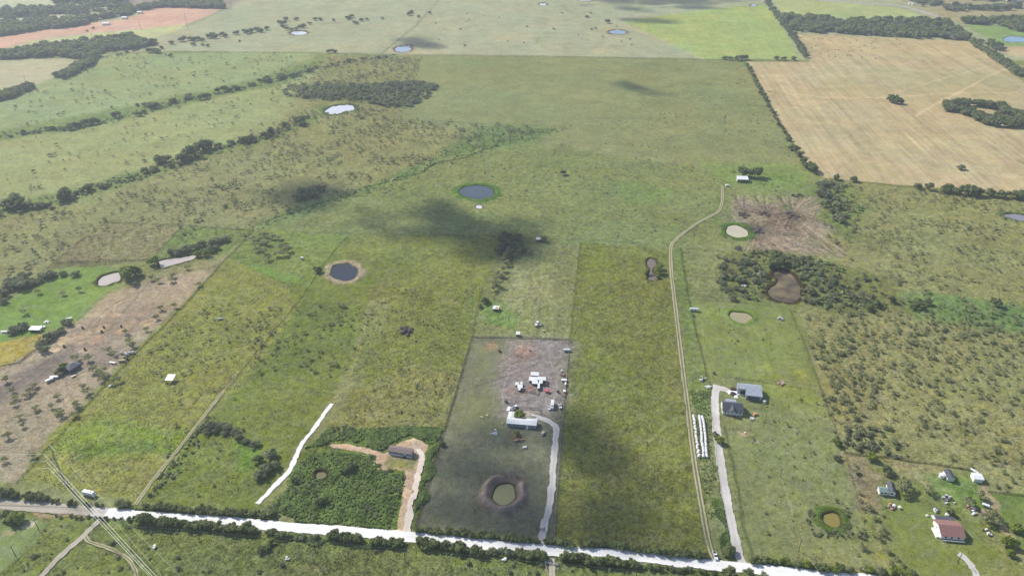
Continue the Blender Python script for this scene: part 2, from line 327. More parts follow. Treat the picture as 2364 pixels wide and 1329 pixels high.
# ------------------------------------------------------------------ the ground: one sheet with its soils and grasses
# FIELDS: (polygon in photo pixels, colour seen, tussock, stripe, feather m, blend)
FIELDS = [
 ([(-500, -200), (3000, -200), (3000, 140), (1860, 138), (970, 127), (400, 118), (-500, 130)], (168, 173, 140), .35, 0, 6, 1),
 ([(-500, -200), (420, -200), (380, 8), (250, 22), (180, 40), (80, 52), (-500, 90)], (182, 188, 160), .3, 0, 20, 1),
 ([(255, -8), (610, -30), (520, 18), (420, 22), (330, 16), (280, 8)], (150, 142, 140), .5, 0, 20, 1),
 ([(-300, 120), (0, 85), (70, 72), (160, 60), (270, 46), (310, 38), (345, 21), (380, 18), (512, 22), (480, 36), (428, 57), (330, 67), (210, 77), (70, 95), (0, 115), (-300, 160)], (206, 172, 154), .15, .1, 3, 1),
 ([(0, 115), (70, 95), (210, 77), (330, 67), (430, 56), (400, 75), (340, 92), (230, 92), (150, 98), (60, 118)], (186, 190, 138), .2, .4, 3, 1),
 ([(-300, 150), (0, 138), (195, 134), (160, 165), (130, 184), (0, 218), (-300, 290)], (182, 178, 142), .25, .1, 3, 1),
 ([(-400, 330), (0, 232), (100, 190), (200, 150), (240, 122), (430, 122), (752, 119), (600, 182), (500, 207), (330, 242), (200, 272), (0, 302), (-400, 400)], (150, 165, 116), .5, 0, 5, 1),
 ([(-400, 400), (0, 318), (160, 300), (350, 258), (650, 195), (760, 130), (700, 275), (620, 312), (480, 345), (370, 380), (200, 432), (0, 480), (-400, 580)], (156, 166, 112), .5, 0, 12, 1),
 ([(0, 300), (180, 268), (330, 236), (500, 203), (620, 175), (760, 126), (765, 140), (660, 195), (520, 220), (350, 262), (190, 298), (0, 325)], (125, 148, 92), .8, 0, 10, .85),
 ([(-200, 640), (0, 500), (200, 470), (420, 380), (620, 320), (700, 200), (760, 130), (960, 130), (975, 140), (955, 190), (930, 275), (1300, 300), (1180, 330), (1050, 372), (860, 432), (700, 490), (600, 525), (420, 518), (240, 512), (100, 620), (0, 660)], (150, 150, 104), .7, 0, 10, 1),
 ([(-100, 520), (0, 470), (200, 428), (370, 376), (480, 342), (640, 302), (700, 272), (760, 262), (640, 322), (500, 356), (400, 392), (220, 448), (0, 505)], (120, 145, 84), .9, 0, 8, .75),
 ([(680, 195), (960, 190), (1015, 200), (960, 255), (860, 240), (680, 225)], (105, 118, 82), .9, 0, 8, .9),
 ([(975, 128), (1715, 138), (1765, 210), (1850, 400), (1700, 400), (1560, 386), (1340, 372), (1050, 300), (930, 276)], (142, 149, 102), .5, 0, 8, 1),
 ([(850, 430), (1010, 370), (1150, 310), (1340, 350), (1680, 395), (1870, 400), (1870, 560), (1650, 560), (1560, 575), (1340, 560), (1130, 590), (1000, 545), (740, 540), (600, 530)], (134, 146, 92), .8, 0, 12, 1),
 ([(1110, 292), (1180, 288), (1290, 300), (1240, 325), (1120, 340), (1010, 372), (950, 410), (880, 430), (800, 452), (700, 500), (600, 530), (585, 520), (690, 470), (840, 432), (1000, 362)], (112, 143, 88), 1, 0, 10, .85),
 ([(1410, 420), (1470, 415), (1560, 440), (1520, 475), (1450, 470)], (118, 150, 82), .7, 0, 12, .7),
 ([(1600, 370), (1850, 380), (1880, 440), (1720, 430), (1650, 400)], (125, 158, 80), .7, 0, 14, .7),
 ([(1724, 143), (1872, 143), (1835, 80), (2225, 92), (2262, 112), (2364, 190), (3000, 480), (3000, 520), (2364, 446), (2170, 436), (1900, 412), (1872, 385), (1835, 335), (1790, 262), (1762, 205)], (191, 177, 138), .2, .5, 2, 1),
 ([(2020, 150), (2364, 175), (2364, 260), (2250, 240), (2140, 255), (2030, 220), (1900, 228), (1860, 200)], (178, 170, 126), .2, .2, 30, .5),
 ([(1440, 48), (1500, 40), (1650, 20), (1762, 10), (1785, 30), (1815, 80), (1850, 136), (1620, 137), (1545, 105), (1490, 75)], (165, 182, 112), .4, .2, 3, 1),
 ([(1785, 2), (1900, 3), (2070, 18), (2150, 42), (2140, 44), (1800, 40)], (172, 184, 128), .4, 0, 5, 1),
 ([(2060, -10), (3000, -10), (3000, 60), (2215, 52), (2150, 35)], (170, 166, 134), .6, 0, 6, 1),
 ([(2225, 58), (2364, 56), (3000, 60), (3000, 110), (2364, 108), (2300, 102)], (144, 168, 112), .4, 0, 4, 1),
 ([(2308, 108), (2364, 108), (3000, 115), (3000, 150), (2364, 134), (2330, 128)], (196, 178, 142), .3, 0, 4, 1),
 ([(1900, 414), (2364, 450), (3200, 520), (3200, 1500), (2364, 1450), (2280, 1136), (1948, 1048), (1900, 920), (1860, 800), (1835, 700), (1760, 560), (1880, 520)], (152, 152, 102), .75, 0, 6, 1),
 ([(1900, 420), (1960, 425), (1990, 480), (1970, 560), (1900, 520), (1860, 450)], (118, 140, 78), .9, 0, 14, .8),
 ([(2040, 680), (2120, 668), (2240, 690), (2364, 705), (2600, 720), (2600, 800), (2364, 772), (2240, 752), (2120, 735)], (112, 146, 88), .8, 0, 8, .95),
 ([(1660, 590), (1760, 575), (1860, 590), (2050, 640), (2100, 720), (1900, 720), (1835, 700), (1700, 690), (1655, 640)], (122, 128, 80), .9, 0, 8, .9),
 ([(1690, 478), (1705, 452), (1760, 470), (1800, 466), (1830, 455), (1885, 455), (1895, 480), (1870, 500), (1925, 528), (1870, 545), (1910, 578), (1850, 584), (1735, 577), (1745, 555), (1735, 522), (1690, 508)], (158, 146, 128), .9, .0, 9, .85),
 ([(1760, 490), (1840, 490), (1850, 535), (1780, 530)], (122, 108, 98), .9, 0, 10, .6),
 ([(1800, 470), (1830, 470), (1835, 486), (1808, 484)], (112, 145, 76), .7, 0, 3, .8),
 ([(1570, 573), (1668, 580), (1660, 690), (1596, 690)], (140, 148, 98), .8, 0, 3, 1),
 ([(1545, 575), (1572, 573), (1600, 700), (1650, 870), (1640, 960), (1600, 940)], (122, 142, 80), .7, 0, 3, 1),
 ([(1598, 692), (1700, 700), (1840, 700), (1862, 800), (1890, 885), (1700, 872), (1630, 866)], (134, 148, 84), .4, .25, 3, 1),
 ([(1630, 866), (1890, 885), (1930, 990), (1960, 1050), (2040, 1330), (1730, 1330), (1680, 1100), (1655, 960)], (136, 144, 94), .5, 0, 2, 1),
 ([(1730, 875), (1885, 888), (1910, 940), (1830, 935), (1760, 925)], (142, 160, 74), .4, 0, 12, .7),
 ([(1675, 950), (1735, 960), (1730, 990), (1672, 985)], (150, 150, 98), .4, 0, 5, .8),
 ([(1340, 558), (1545, 576), (1560, 700), (1600, 1000), (1645, 1280), (1280, 1250), (1296, 1000), (1316, 780)], (127, 134, 70), .8, 0, 1.5, 1),
 ([(1135, 592), (1342, 558), (1316, 782), (1088, 776), (1105, 700)], (142, 146, 96), .85, 0, 2, 1),
 ([(1110, 690), (1170, 695), (1210, 735), (1190, 760), (1120, 750)], (112, 148, 76), .8, 0, 6, .8),
 ([(1180, 640), (1290, 640), (1290, 700), (1180, 705)], (168, 165, 118), .9, 0, 14, .6),
 ([(735, 538), (1150, 548), (1150, 595), (1106, 700), (1090, 776), (1020, 1020), (760, 1000), (900, 700), (870, 690), (640, 700)], (128, 138, 72), .8, 0, 6, 1),
 ([(930, 850), (1060, 870), (1020, 1000), (790, 1000), (820, 900)], (146, 142, 92), 1, 0, 16, .7),
 ([(735, 540), (860, 640), (850, 700), (765, 930), (600, 1160), (610, 1180), (310, 1160), (540, 880), (700, 620)], (118, 136, 66), .6, 0, 3, 1),
 ([(590, 532), (800, 540), (720, 640), (640, 660), (520, 620), (530, 590)], (128, 150, 78), .8, 0, 6, 1),
 ([(520, 610), (560, 602), (700, 640), (720, 660), (600, 640)], (118, 160, 74), .7, 0, 6, .75),
 ([(620, 690), (860, 700), (840, 860), (600, 860)], (112, 134, 66), .8, 0, 16, .7),
 ([(530, 592), (640, 650), (700, 700), (560, 880), (480, 960), (320, 1165), (300, 1150), (38, 1112), (120, 1000), (300, 820), (420, 700)], (146, 150, 76), .7, 0, 3, 1),
 ([(140, 985), (240, 965), (420, 990), (450, 1030), (400, 1040), (240, 1055), (110, 1040)], (134, 160, 58), .85, 0, 7, .9),
 ([(170, 1028), (300, 1015), (430, 1030), (330, 1040), (170, 1052)], (96, 130, 62), .8, 0, 4, .7),
 ([(480, 700), (600, 720), (560, 800), (420, 900), (330, 870), (400, 780)], (128, 140, 72), .8, 0, 15, .6),
 ([(470, 960), (560, 980), (600, 1040), (560, 1150), (380, 1150), (440, 1040)], (116, 134, 66), .8, 0, 8, .8),
 ([(545, 1015), (600, 1030), (590, 1085), (550, 1070)], (100, 146, 58), .7, 0, 4, .8),
 ([(530, 590), (420, 700), (300, 820), (120, 1000), (38, 1112), (-300, 1130), (-300, 960), (0, 850), (130, 770), (250, 682), (380, 622)], (167, 156, 132), .6, 0, 3, 1),
 ([(170, 760), (300, 700), (380, 720), (300, 800), (260, 850), (120, 880), (0, 960), (0, 880), (110, 830)], (150, 139, 128), .6, 0, 12, .8),
 ([(150, 800), (200, 800), (90, 880), (-60, 960), (-100, 930), (70, 850)], (122, 115, 112), .5, 0, 8, .7),
 ([(-200, 760), (0, 700), (100, 650), (170, 600), (240, 615), (290, 640), (240, 680), (175, 745), (90, 768), (0, 790)], (124, 160, 78), .5, 0, 4, 1),
 ([(-200, 850), (0, 790), (92, 768), (110, 772), (78, 806), (30, 838), (0, 850), (-200, 900)], (170, 158, 78), .6, 0, 2, 1),
 ([(246, 512), (410, 520), (418, 524), (345, 600), (120, 606), (180, 560)], (146, 140, 104), 1, .2, 1.5, 1),
 ([(106, 622), (130, 605), (300, 600), (340, 602), (250, 612)], (122, 124, 88), .9, 0, 1.5, 1),
 ([(418, 524), (586, 531), (520, 590), (440, 580), (345, 603)], (124, 142, 80), .8, 0, 2, 1),
 ([(270, 640), (320, 610), (430, 600), (530, 585), (500, 620), (380, 640), (290, 660)], (135, 138, 85), .8, 0, 6, .7),
 ([(1090, 778), (1316, 784), (1296, 1000), (1279, 1245), (945, 1215), (1020, 1010)], (127, 130, 108), .45, 0, 1, 1),
 ([(1165, 782), (1316, 784), (1296, 960), (1250, 965), (1160, 955), (1150, 900)], (148, 142, 139), .65, 0, 11, 1),
 ([(1100, 800), (1160, 800), (1150, 870), (1090, 880), (1075, 850)], (130, 138, 108), .2, 0, 6, .7),
 ([(1070, 900), (1140, 900), (1150, 1000), (1060, 1000), (1040, 960)], (140, 146, 102), .2, 0, 12, .8),
 ([(610, 1180), (655, 1130), (680, 1060), (760, 990), (860, 1000), (1000, 990), (1020, 1010), (958, 1222), (925, 1225)], (102, 128, 60), 1, 0, 2, 1),
 ([(760, 1024), (780, 1022), (830, 1030), (886, 1040), (950, 1013), (991, 1026), (986, 1060), (968, 1110), (945, 1234), (914, 1234), (936, 1110), (930, 1088), (858, 1076), (866, 1052), (840, 1044), (775, 1034)], (203, 182, 156), .5, 0, .8, 1),
 ([(895, 1052), (960, 1062), (955, 1085), (930, 1086), (875, 1073)], (140, 146, 84), .5, 0, 3, .9),
 ([(-300, 1175), (0, 1178), (230, 1192), (600, 1222), (1300, 1285), (1900, 1335), (3000, 1420), (3000, 2500), (-800, 2500)], (120, 136, 72), .8, 0, 2, 1),
 ([(-300, 1195), (60, 1200), (110, 1210), (60, 1265), (0, 1320), (-300, 1500)], (128, 150, 96), .3, 0, 2, 1),
 ([(430, 1245), (700, 1262), (1250, 1320), (1250, 1500), (300, 1500)], (112, 126, 76), .9, 0, 5, .9),
 ([(60, 1185), (210, 1190), (200, 1196), (70, 1196)], (178, 158, 118), .4, 0, 2, .9),
 ([(1948, 1046), (2280, 1090), (2310, 1240), (2364, 1330), (2020, 1330), (1985, 1180)], (140, 146, 86), .6, 0, 2, 1),
 ([(1950, 1048), (2010, 1052), (2040, 1130), (2030, 1180), (1985, 1170)], (150, 138, 108), .7, 0, 4, .9),
 ([(2020, 1055), (2190, 1075), (2170, 1110), (2120, 1105), (2060, 1085)], (166, 152, 112), .8, 0, 6, .8),
 ([(2130, 1090), (2250, 1100), (2270, 1180), (2230, 1170), (2160, 1140)], (112, 148, 70), .7, 0, 6, .8),
 ([(2258, 1120), (2278, 1116), (2310, 1200), (2345, 1250), (2320, 1250), (2290, 1200)], (176, 160, 128), .6, 0, 2, .9),
 ([(2030, 1150), (2150, 1160), (2240, 1200), (2300, 1290), (2250, 1330), (2090, 1330), (2050, 1240)], (128, 142, 72), .4, 0, 4, .9),
 ([(2284, 1138), (2700, 1170), (2700, 1400), (2364, 1290)], (118, 140, 72), .4, 0, 2, 1),
]
# soft patches: (cx,cy,rx,ry px, colour, strength)
PATCH = [
 (1135, 802, 16, 9, (208, 164, 138), .9), (1213, 806, 24, 13, (198, 160, 138), .8), (1212, 822, 20, 9, (128, 102, 86), .6), (1120, 806, 14, 8, (150, 140, 110), .5),
 (190, 780, 26, 14, (206, 178, 140), .8), (145, 785, 22, 10, (214, 190, 142), .85), (125, 808, 20, 8, (216, 190, 145), .85), (240, 756, 16, 8, (214, 182, 142), .8), (286, 759, 15, 8, (214, 168, 126), .85), (228, 782, 16, 7, (212, 160, 124), .8), (196, 808, 15, 6, (214, 184, 144), .85), (345, 745, 18, 10, (206, 178, 142), .7), (308, 745, 14, 8, (196, 170, 138), .6), (325, 722, 12, 5, (200, 175, 148), .6), (258, 728, 26, 5, (198, 172, 140), .6),
 (1713, 1000, 14, 7, (214, 170, 136), .8), (1748, 1015, 14, 6, (196, 180, 145), .6), (1612, 912, 8, 5, (200, 178, 150), .7), (1610, 905, 5, 8, (196, 180, 150), .5),
 (1870, 960, 22, 14, (176, 172, 118), .5), (1835, 940, 14, 8, (178, 172, 120), .5),
 (2036, 1098, 16, 9, (192, 158, 130), .8), (2135, 1112, 14, 4, (196, 172, 135), .8), (2170, 1130, 50, 4, (176, 170, 124), .5),
 (65, 1213, 16, 6, (225, 215, 195), .9), (16, 1230, 12, 6, (196, 172, 125), .7),
 (20, 764, 18, 4, (200, 176, 160), .8), (45, 850, 28, 8, (180, 158, 140), .5), (12, 880, 30, 10, (190, 165, 145), .5),
 (1220, 640, 40, 25, (172, 168, 122), .4), (1040, 695, 22, 6, (160, 155, 120), .5), (980, 120, 60, 8, (190, 172, 138), .5), (1190, 85, 60, 10, (196, 176, 142), .5), (1230, 62, 50, 5, (196, 176, 142), .4),
 (1395, 118, 30, 6, (200, 180, 145), .5), (1245, 95, 16, 8, (128, 155, 95), .6), (1410, 72, 40, 8, (178, 164, 130), .5),
 (845, 628, 14, 8, (150, 148, 118), .8), (770, 645, 18, 10, (112, 100, 48), .7), (1920, 235, 30, 8, (165, 170, 120), .4), (1790, 212, 12, 3, (96, 118, 62), .95), (2132, 139, 7, 2, (100, 115, 70), .9), (2015, 127, 4, 1.5, (110, 110, 70), .9), (2358, 373, 9, 4, (105, 130, 70), .9),
 (1640, 720, 14, 24, (168, 176, 70), .4), (1622, 780, 6, 20, (176, 172, 70), .45), (1770, 850, 20, 12, (160, 176, 68), .5), (1850, 870, 12, 30, (172, 180, 80), .6), (1720, 790, 60, 12, (150, 160, 84), .4),
 (885, 218, 10, 3, (196, 180, 150), .8), (860, 230, 20, 5, (135, 155, 88), .7), (745, 250, 22, 10, (100, 140, 70), .7), (1115, 462, 30, 8, (112, 150, 84), .6), (1062, 452, 14, 8, (100, 140, 70), .7),
 (212, 1098, 26, 12, (160, 150, 92), .4), (330, 1050, 50, 20, (158, 150, 86), .5), (150, 1090, 50, 16, (156, 160, 76), .5), (225, 1128, 12, 4, (196, 182, 30), .8), (146, 1055, 12, 5, (186, 190, 40), .8), (265, 570, 16, 8, (160, 165, 78), .7),
 (1380, 600, 30, 40, (146, 158, 56), .5), (1350, 590, 8, 60, (150, 160, 60), .4), (1400, 1080, 80, 50, (140, 132, 76), .4), (1400, 1020, 26, 14, (160, 148, 108), .5), (1560, 900, 22, 40, (150, 144, 82), .5), (1380, 850, 26, 40, (120, 140, 48), .4), (1330, 1150, 30, 40, (150, 140, 80), .4), (1540, 1080, 30, 60, (140, 142, 70), .3), (1460, 700, 60, 40, (146, 142, 82), .4),
 (1010, 1010, 8, 10, (90, 140, 45), .6), (700, 1100, 30, 16, (96, 150, 50), .7), (850, 1170, 40, 16, (98, 150, 50), .6), (860, 1010, 40, 6, (86, 120, 50), .5),
 (1600, 470, 50, 30, (136, 152, 104), .5), (1540, 400, 60, 12, (122, 140, 100), .5), (1400, 440, 60, 30, (120, 140, 96), .4), (1280, 380, 60, 14, (116, 140, 88), .5), (1430, 380, 100, 10, (122, 138, 104), .5), (1500, 150, 60, 12, (120, 128, 96), .4),
 (1150, 1138, 62, 44, (110, 112, 96), .35), (400, 1310, 40, 20, (120, 138, 66), .6), (700, 1310, 80, 10, (140, 136, 96), .5), (1000, 1310, 60, 10, (140, 136, 98), .5), (1270, 1315, 12, 20, (186, 168, 150), .8), (1240, 1252, 5, 6, (215, 210, 200), .9),
 (1090, 690, 10, 8, (110, 150, 70), .6), (480, 990, 30, 16, (110, 134, 60), .6), (610, 1110, 20, 30, (108, 122, 62), .6), (1155, 985, 22, 20, (140, 144, 108), .5), (1195, 1010, 20, 9, (156, 134, 100), .7), (1222, 955, 18, 9, (206, 192, 178), .9), (1190, 900, 22, 12, (160, 128, 112), .6), (1223, 893, 12, 8, (160, 120, 105), .8), (1240, 897, 8, 9, (128, 138, 108), .7),
 (1780, 160, 60, 6, (196, 178, 140), .4), (1900, 500, 10, 40, (110, 130, 80), .4),
]
# thin marks in the ground itself: wheel ruts, cattle paths, fence-line grass, ditch (points, half width m, colour, strength)
LINES = [
 ([(1092, 778), (1316, 784)], .8, (80, 78, 66), .8), ([(1090, 778), (1020, 1010), (960, 1212)], .9, (84, 84, 66), .8), ([(1316, 782), (1296, 1000), (1280, 1240)], 1.0, (112, 108, 96), .9),
 ([(1340, 560), (1316, 782)], .7, (96, 108, 58), .7), ([(1120, 640), (1104, 700), (1090, 776)], .8, (92, 104, 58), .6),
 ([(690, 536), (1130, 545), (1400, 555), (1560, 572), (1668, 580)], .8, (108, 118, 78), .8), ([(586, 531), (500, 620), (430, 700), (300, 830), (150, 990), (40, 1112)], 1.1, (86, 96, 60), .8),
 ([(798, 548), (740, 620), (700, 680), (620, 780), (560, 850), (540, 880)], .8, (90, 102, 58), .8), ([(540, 880), (460, 985), (350, 1110), (315, 1160)], .8, (88, 104, 56), .6),
 ([(586, 531), (500, 526), (418, 520), (246, 512)], .9, (80, 92, 60), .85), ([(418, 524), (345, 602), (320, 620)], .6, (84, 90, 60), .7), ([(106, 620), (180, 560), (246, 512)], .6, (90, 92, 64), .6), ([(120, 606), (180, 603), (340, 600)], 1.0, (84, 86, 62), .8),
 ([(0, 130), (400, 120), (640, 121), (970, 127), (1240, 130), (1620, 138), (1840, 141)], 2.2, (112, 122, 88), .75), ([(1018, -5), (960, 60), (880, 125)], 1.8, (130, 134, 108), .7),
 ([(880, 275), (1000, 278), (1100, 285), (1300, 292)], 1.4, (116, 124, 84), .7), ([(970, 135), (940, 200), (905, 260)], 1.2, (110, 122, 80), .6),
 ([(1340, 360), (1480, 385), (1640, 398), (1850, 402)], 1.2, (112, 130, 84), .7), ([(1480, 270), (1345, 365)], 1.0, (124, 132, 88), .4), ([(1720, 145), (1790, 265), (1870, 395), (1905, 412), (2170, 437), (2364, 452)], 2.0, (92, 108, 62), .9),
 ([(1350, 378), (1340, 480), (1342, 560)], .8, (120, 130, 82), .25), ([(1445, 58), (1545, 100), (1620, 137)], 6.0, (184, 176, 148), .6), ([(1480, 0), (1470, 30), (1440, 48)], 2.0, (110, 120, 84), .6), ([(1880, 900), (1700, 872)], .8, (84, 96, 60), .8),
 ([(1600, 692), (1700, 697), (1840, 710)], .8, (90, 96, 64), .6), ([(1822, 712), (1860, 800), (1890, 885), (1935, 1010), (1950, 1046)], .9, (112, 116, 76), .8), ([(1572, 573), (1590, 690), (1618, 810), (1630, 866)], .8, (84, 92, 60), .8), ([(1556, 690), (1580, 900), (1600, 1070), (1632, 1260)], 1.0, (72, 80, 44), .75),
 ([(1640, 880), (1648, 1000), (1662, 1120), (1680, 1230)], .8, (80, 94, 56), .8), ([(1672, 985), (1700, 1115), (1712, 1200), (1735, 1280)], .8, (88, 108, 60), .8),
 ([(1950, 1046), (2100, 1062), (2250, 1086)], 1.0, (76, 80, 56), .9), ([(2282, 1136), (2500, 1155)], 1.0, (76, 82, 56), .9), ([(1950, 1046), (1985, 1170), (2000, 1230)], .8, (130, 128, 92), .6), ([(2050, 1240), (2080, 1330)], .5, (110, 120, 72), .5),
 ([(2000, 575), (2150, 572), (2364, 582)], .9, (112, 120, 78), .5), ([(1960, 556), (2060, 560), (2180, 568)], .8, (108, 116, 76), .5), ([(2070, 780), (2105, 850), (2130, 900)], .5, (176, 170, 120), .5), ([(2185, 880), (2180, 850)], .4, (172, 166, 118), .5), ([(1810, 1120), (1845, 1240), (1856, 1330)], .35, (184, 176, 130), .6), ([(2195, 990), (2205, 1075)], .4, (178, 168, 118), .5),
 # wheel tracks
 ([(1180, 790), (1175, 850), (1160, 900), (1165, 960)], .5, (176, 168, 160), .6), ([(1260, 800), (1275, 850), (1285, 900), (1262, 960)], .6, (172, 164, 158), .6), ([(1215, 830), (1250, 850), (1290, 845)], .5, (172, 164, 156), .5), ([(1100, 1060), (1060, 1000), (1080, 940), (1130, 900)], .35, (104, 104, 88), .4),
 ([(1400, 250), (1300, 320), (1180, 420), (1150, 440)], .5, (156, 158, 116), .5), ([(1000, 470), (900, 560), (830, 600)], .4, (150, 152, 104), .5), ([(1245, 560), (1225, 640), (1200, 700), (1195, 775)], .4, (160, 158, 112), .5), ([(1640, 870), (1700, 820), (1760, 740), (1725, 745)], .4, (152, 158, 104), .4), ([(1750, 870), (1740, 820), (1690, 760)], .4, (160, 162, 110), .5),
 ([(2060, 1240), (2120, 1210), (2160, 1240), (2215, 1282)], .5, (158, 152, 110), .6), ([(2364, 640), (2200, 620), (2050, 590), (1930, 560)], .5, (160, 156, 112), .5), ([(2364, 900), (2200, 960), (2060, 1040)], .4, (164, 156, 112), .5),
 ([(765, 932), (800, 870), (828, 800), (838, 740), (855, 690), (885, 645)], .45, (160, 154, 104), .7), ([(770, 932), (806, 870), (834, 800), (845, 740), (862, 690), (892, 645)], .45, (160, 154, 104), .7), ([(770, 938), (745, 975), (700, 1080)], .4, (150, 150, 84), .5),
 ([(400, 1050), (470, 960), (540, 872)], .5, (176, 160, 124), .8), ([(392, 1050), (465, 955), (520, 880)], .5, (96, 100, 60), .6), ([(275, 1140), (345, 1050), (400, 985), (470, 905)], .4, (92, 100, 54), .8), ([(283, 1140), (352, 1052), (408, 985), (476, 905)], .4, (172, 166, 92), .6), ([(460, 830), (540, 745), (600, 690)], .5, (170, 162, 90), .5), ([(315, 855), (330, 815), (400, 740), (480, 660)], .4, (172, 164, 90), .5), ([(500, 900), (560, 820), (640, 730)], .5, (100, 106, 60), .4),
 ([(500, 915), (530, 878), (545, 860)], 1.1, (168, 150, 128), .9), ([(505, 905), (530, 878)], .5, (70, 66, 58), .8),
 ([(325, 680), (318, 686), (285, 695), (265, 705), (262, 718), (278, 730)], .9, (206, 184, 152), .85), ([(390, 600), (250, 760), (150, 800), (60, 870), (0, 920)], .8, (105, 100, 98), .5), ([(-50, 960), (60, 890), (130, 830)], 1.2, (156, 146, 130), .5), ([(0, 845), (45, 838), (90, 800), (92, 780)], 1.5, (86, 82, 68), .8), ([(0, 858), (50, 848), (100, 800)], 2.2, (176, 158, 140), .6),
 ([(850, 440), (843, 432), (852, 428), (870, 426), (900, 416), (920, 408), (950, 404), (975, 398), (990, 384), (1002, 376), (1040, 370), (1075, 362), (1120, 345), (1150, 335)], 1.9, (62, 78, 54), .95), ([(680, 486), (740, 468), (790, 455), (840, 450)], 1.6, (66, 84, 54), .9), ([(912, 410), (905, 416)], 1.8, (190, 178, 160), .8), ([(590, 520), (640, 500), (700, 485)], .8, (84, 104, 62), .7), ([(990, 385), (1005, 376)], 1.5, (62, 66, 50), .9),
 ([(1440, 413), (1500, 411), (1600, 420), (1662, 428)], .7, (160, 158, 112), .6), ([(1560, 520), (1480, 460), (1400, 560)], .4, (140, 150, 92), .2),
 ([(1170, 785), (1150, 860), (1130, 990)], .5, (164, 154, 140), .4), ([(1310, 860), (1260, 960)], .8, (166, 156, 150), .4), ([(1060, 905), (1100, 890), (1160, 870), (1210, 855), (1245, 835)], .6, (98, 96, 86), .75), ([(1165, 850), (1190, 836), (1240, 830)], .5, (98, 94, 88), .6), ([(1060, 925), (1075, 895)], .4, (100, 98, 88), .5), ([(1155, 1120), (1150, 1110), (1140, 1105)], .6, (90, 88, 84), .5),
 ([(1150, 990), (1145, 1050), (1180, 1100)], .35, (152, 152, 124), .4), ([(1640, 870), (1625, 800), (1622, 740), (1640, 710), (1690, 690)], .4, (156, 162, 104), .5), ([(1650, 860), (1632, 800), (1630, 750)], .4, (150, 158, 92), .5),
 ([(2364, 152), (2330, 156), (2270, 182), (2240, 200), (2190, 226), (2140, 250), (2118, 268)], 2.8, (220, 198, 164), .7), ([(2300, 150), (2200, 175), (2120, 198), (2060, 215), (2010, 232)], 2.0, (216, 194, 160), .6), ([(1780, 210), (1900, 225), (2050, 225), (2200, 215), (2364, 212)], 2, (214, 190, 154), .8), ([(1760, 220), (1900, 232), (2060, 228)], 1.2, (166, 156, 118), .6),
 ([(0, 348), (60, 328), (130, 310)], .8, (120, 140, 88), .6), ([(0, 448), (100, 432), (250, 400), (320, 380), (420, 350)], .7, (176, 180, 122), .5), ([(250, 20), (410, 12)], 3, (150, 160, 128), .3), ([(180, 78), (250, 58)], 2, (170, 140, 120), .6), ([(430, 60), (480, 40), (540, 10)], 2, (120, 130, 92), .8), ([(370, 105), (450, 92)], 1.6, (100, 108, 80), .7), ([(740, 57), (770, 53), (850, 44), (940, 36)], 1.6, (116, 110, 90), .7), ([(790, 55), (750, 52), (735, 57)], 1.2, (96, 92, 78), .6),
 ([(1145, 1045), (1140, 1110)], .3, (100, 98, 88), .4), ([(1955, 470), (2100, 505), (2300, 520)], .8, (124, 140, 86), .4), ([(1300, 12), (1310, 25), (1340, 40), (1300, 48)], 1.4, (110, 116, 88), .6), ([(1490, 0), (1480, 20)], 1.2, (80, 86, 60), .4),
]
KALB = 0.80   # reflectance that gives the seen colour under this light
def seen(c):
    return np.array(lin(c)) * KALB

Ds = [-400, -150, 0, 60, 110, 150, 180, 205, 225]
d = 238.0
while d < 2600:
    Ds.append(d); d += max(.5, (H * H + d * d) / (H * 736.0) * .82)
while d < 11000:
    Ds.append(d); d *= 1.08
Ds = np.array(Ds)
us = np.arange(-.80, .8001, .00122)
us = np.concatenate(([-1.6, -1.2, -1.0, -.9], us, [.9, 1.0, 1.2, 1.6]))
zc = np.maximum(Ds, 60) * CP + H * SP
GX = zc[:, None] * us[None, :]
GX = np.concatenate((np.full((len(Ds), 1), -18500.), GX, np.full((len(Ds), 1), 18500.)), axis=1)
GY = np.repeat(Ds[:, None], GX.shape[1], axis=1)
nr, ncol = GX.shape
# small wander so that rows do not line up
X = GX.ravel(); Y = GY.ravel()
NV = len(X)
wx = X + (vnoise(X, Y, 9, 1) - .5) * 3.2 + (vnoise(X, Y, 2.6, 2) - .5) * 1.4 + (vnoise(X, Y, 45, 5) - .5) * 4
wy = Y + (vnoise(X, Y, 9, 3) - .5) * 3.2 + (vnoise(X, Y, 2.6, 4) - .5) * 1.4 + (vnoise(X, Y, 45, 6) - .5) * 4
C = np.tile(seen((140, 148, 98)), (NV, 1)); TUS = np.full(NV, .6); STR = np.zeros(NV)
def bbox_idx(P, pad):
    P = np.asarray(P); return np.nonzero((wx > P[:, 0].min() - pad) & (wx < P[:, 0].max() + pad) & (wy > P[:, 1].min() - pad) & (wy < P[:, 1].max() + pad))[0]
def topx(q): return np.array([(at(a, b).x, at(a, b).y) for a, b in q])
def clampY(q):   # pixels above the frame still lie below the horizon
    return [(a, max(b, -190)) for a, b in q]
for q, col, tus, stp, fe, bl in FIELDS:
    my = sum(b for a, b in q) / len(q)
    if my > 380 and col[1] >= col[0] - 6 and col[1] > col[2] + 22: col = tuple(.78 * c + .22 * d_ for c, d_ in zip(col, (130, 138, 86)))
    P = topx(clampY(q)); I = bbox_idx(P, fe)
    ins = inside(P, wx[I], wy[I])
    if fe > 2.5:
        dd = dist(P, wx[I], wy[I]); sd = np.where(ins, dd, -dd)
        a = sstep(-fe, fe, sd + (vnoise(X[I], Y[I], fe * 1.5, 9) - .5) * fe) * bl
    else:
        a = ins * bl
    C[I] = C[I] * (1 - a[:, None]) + seen(col) * a[:, None]
    TUS[I] = TUS[I] * (1 - a) + tus * a; STR[I] = STR[I] * (1 - a) + stp * a
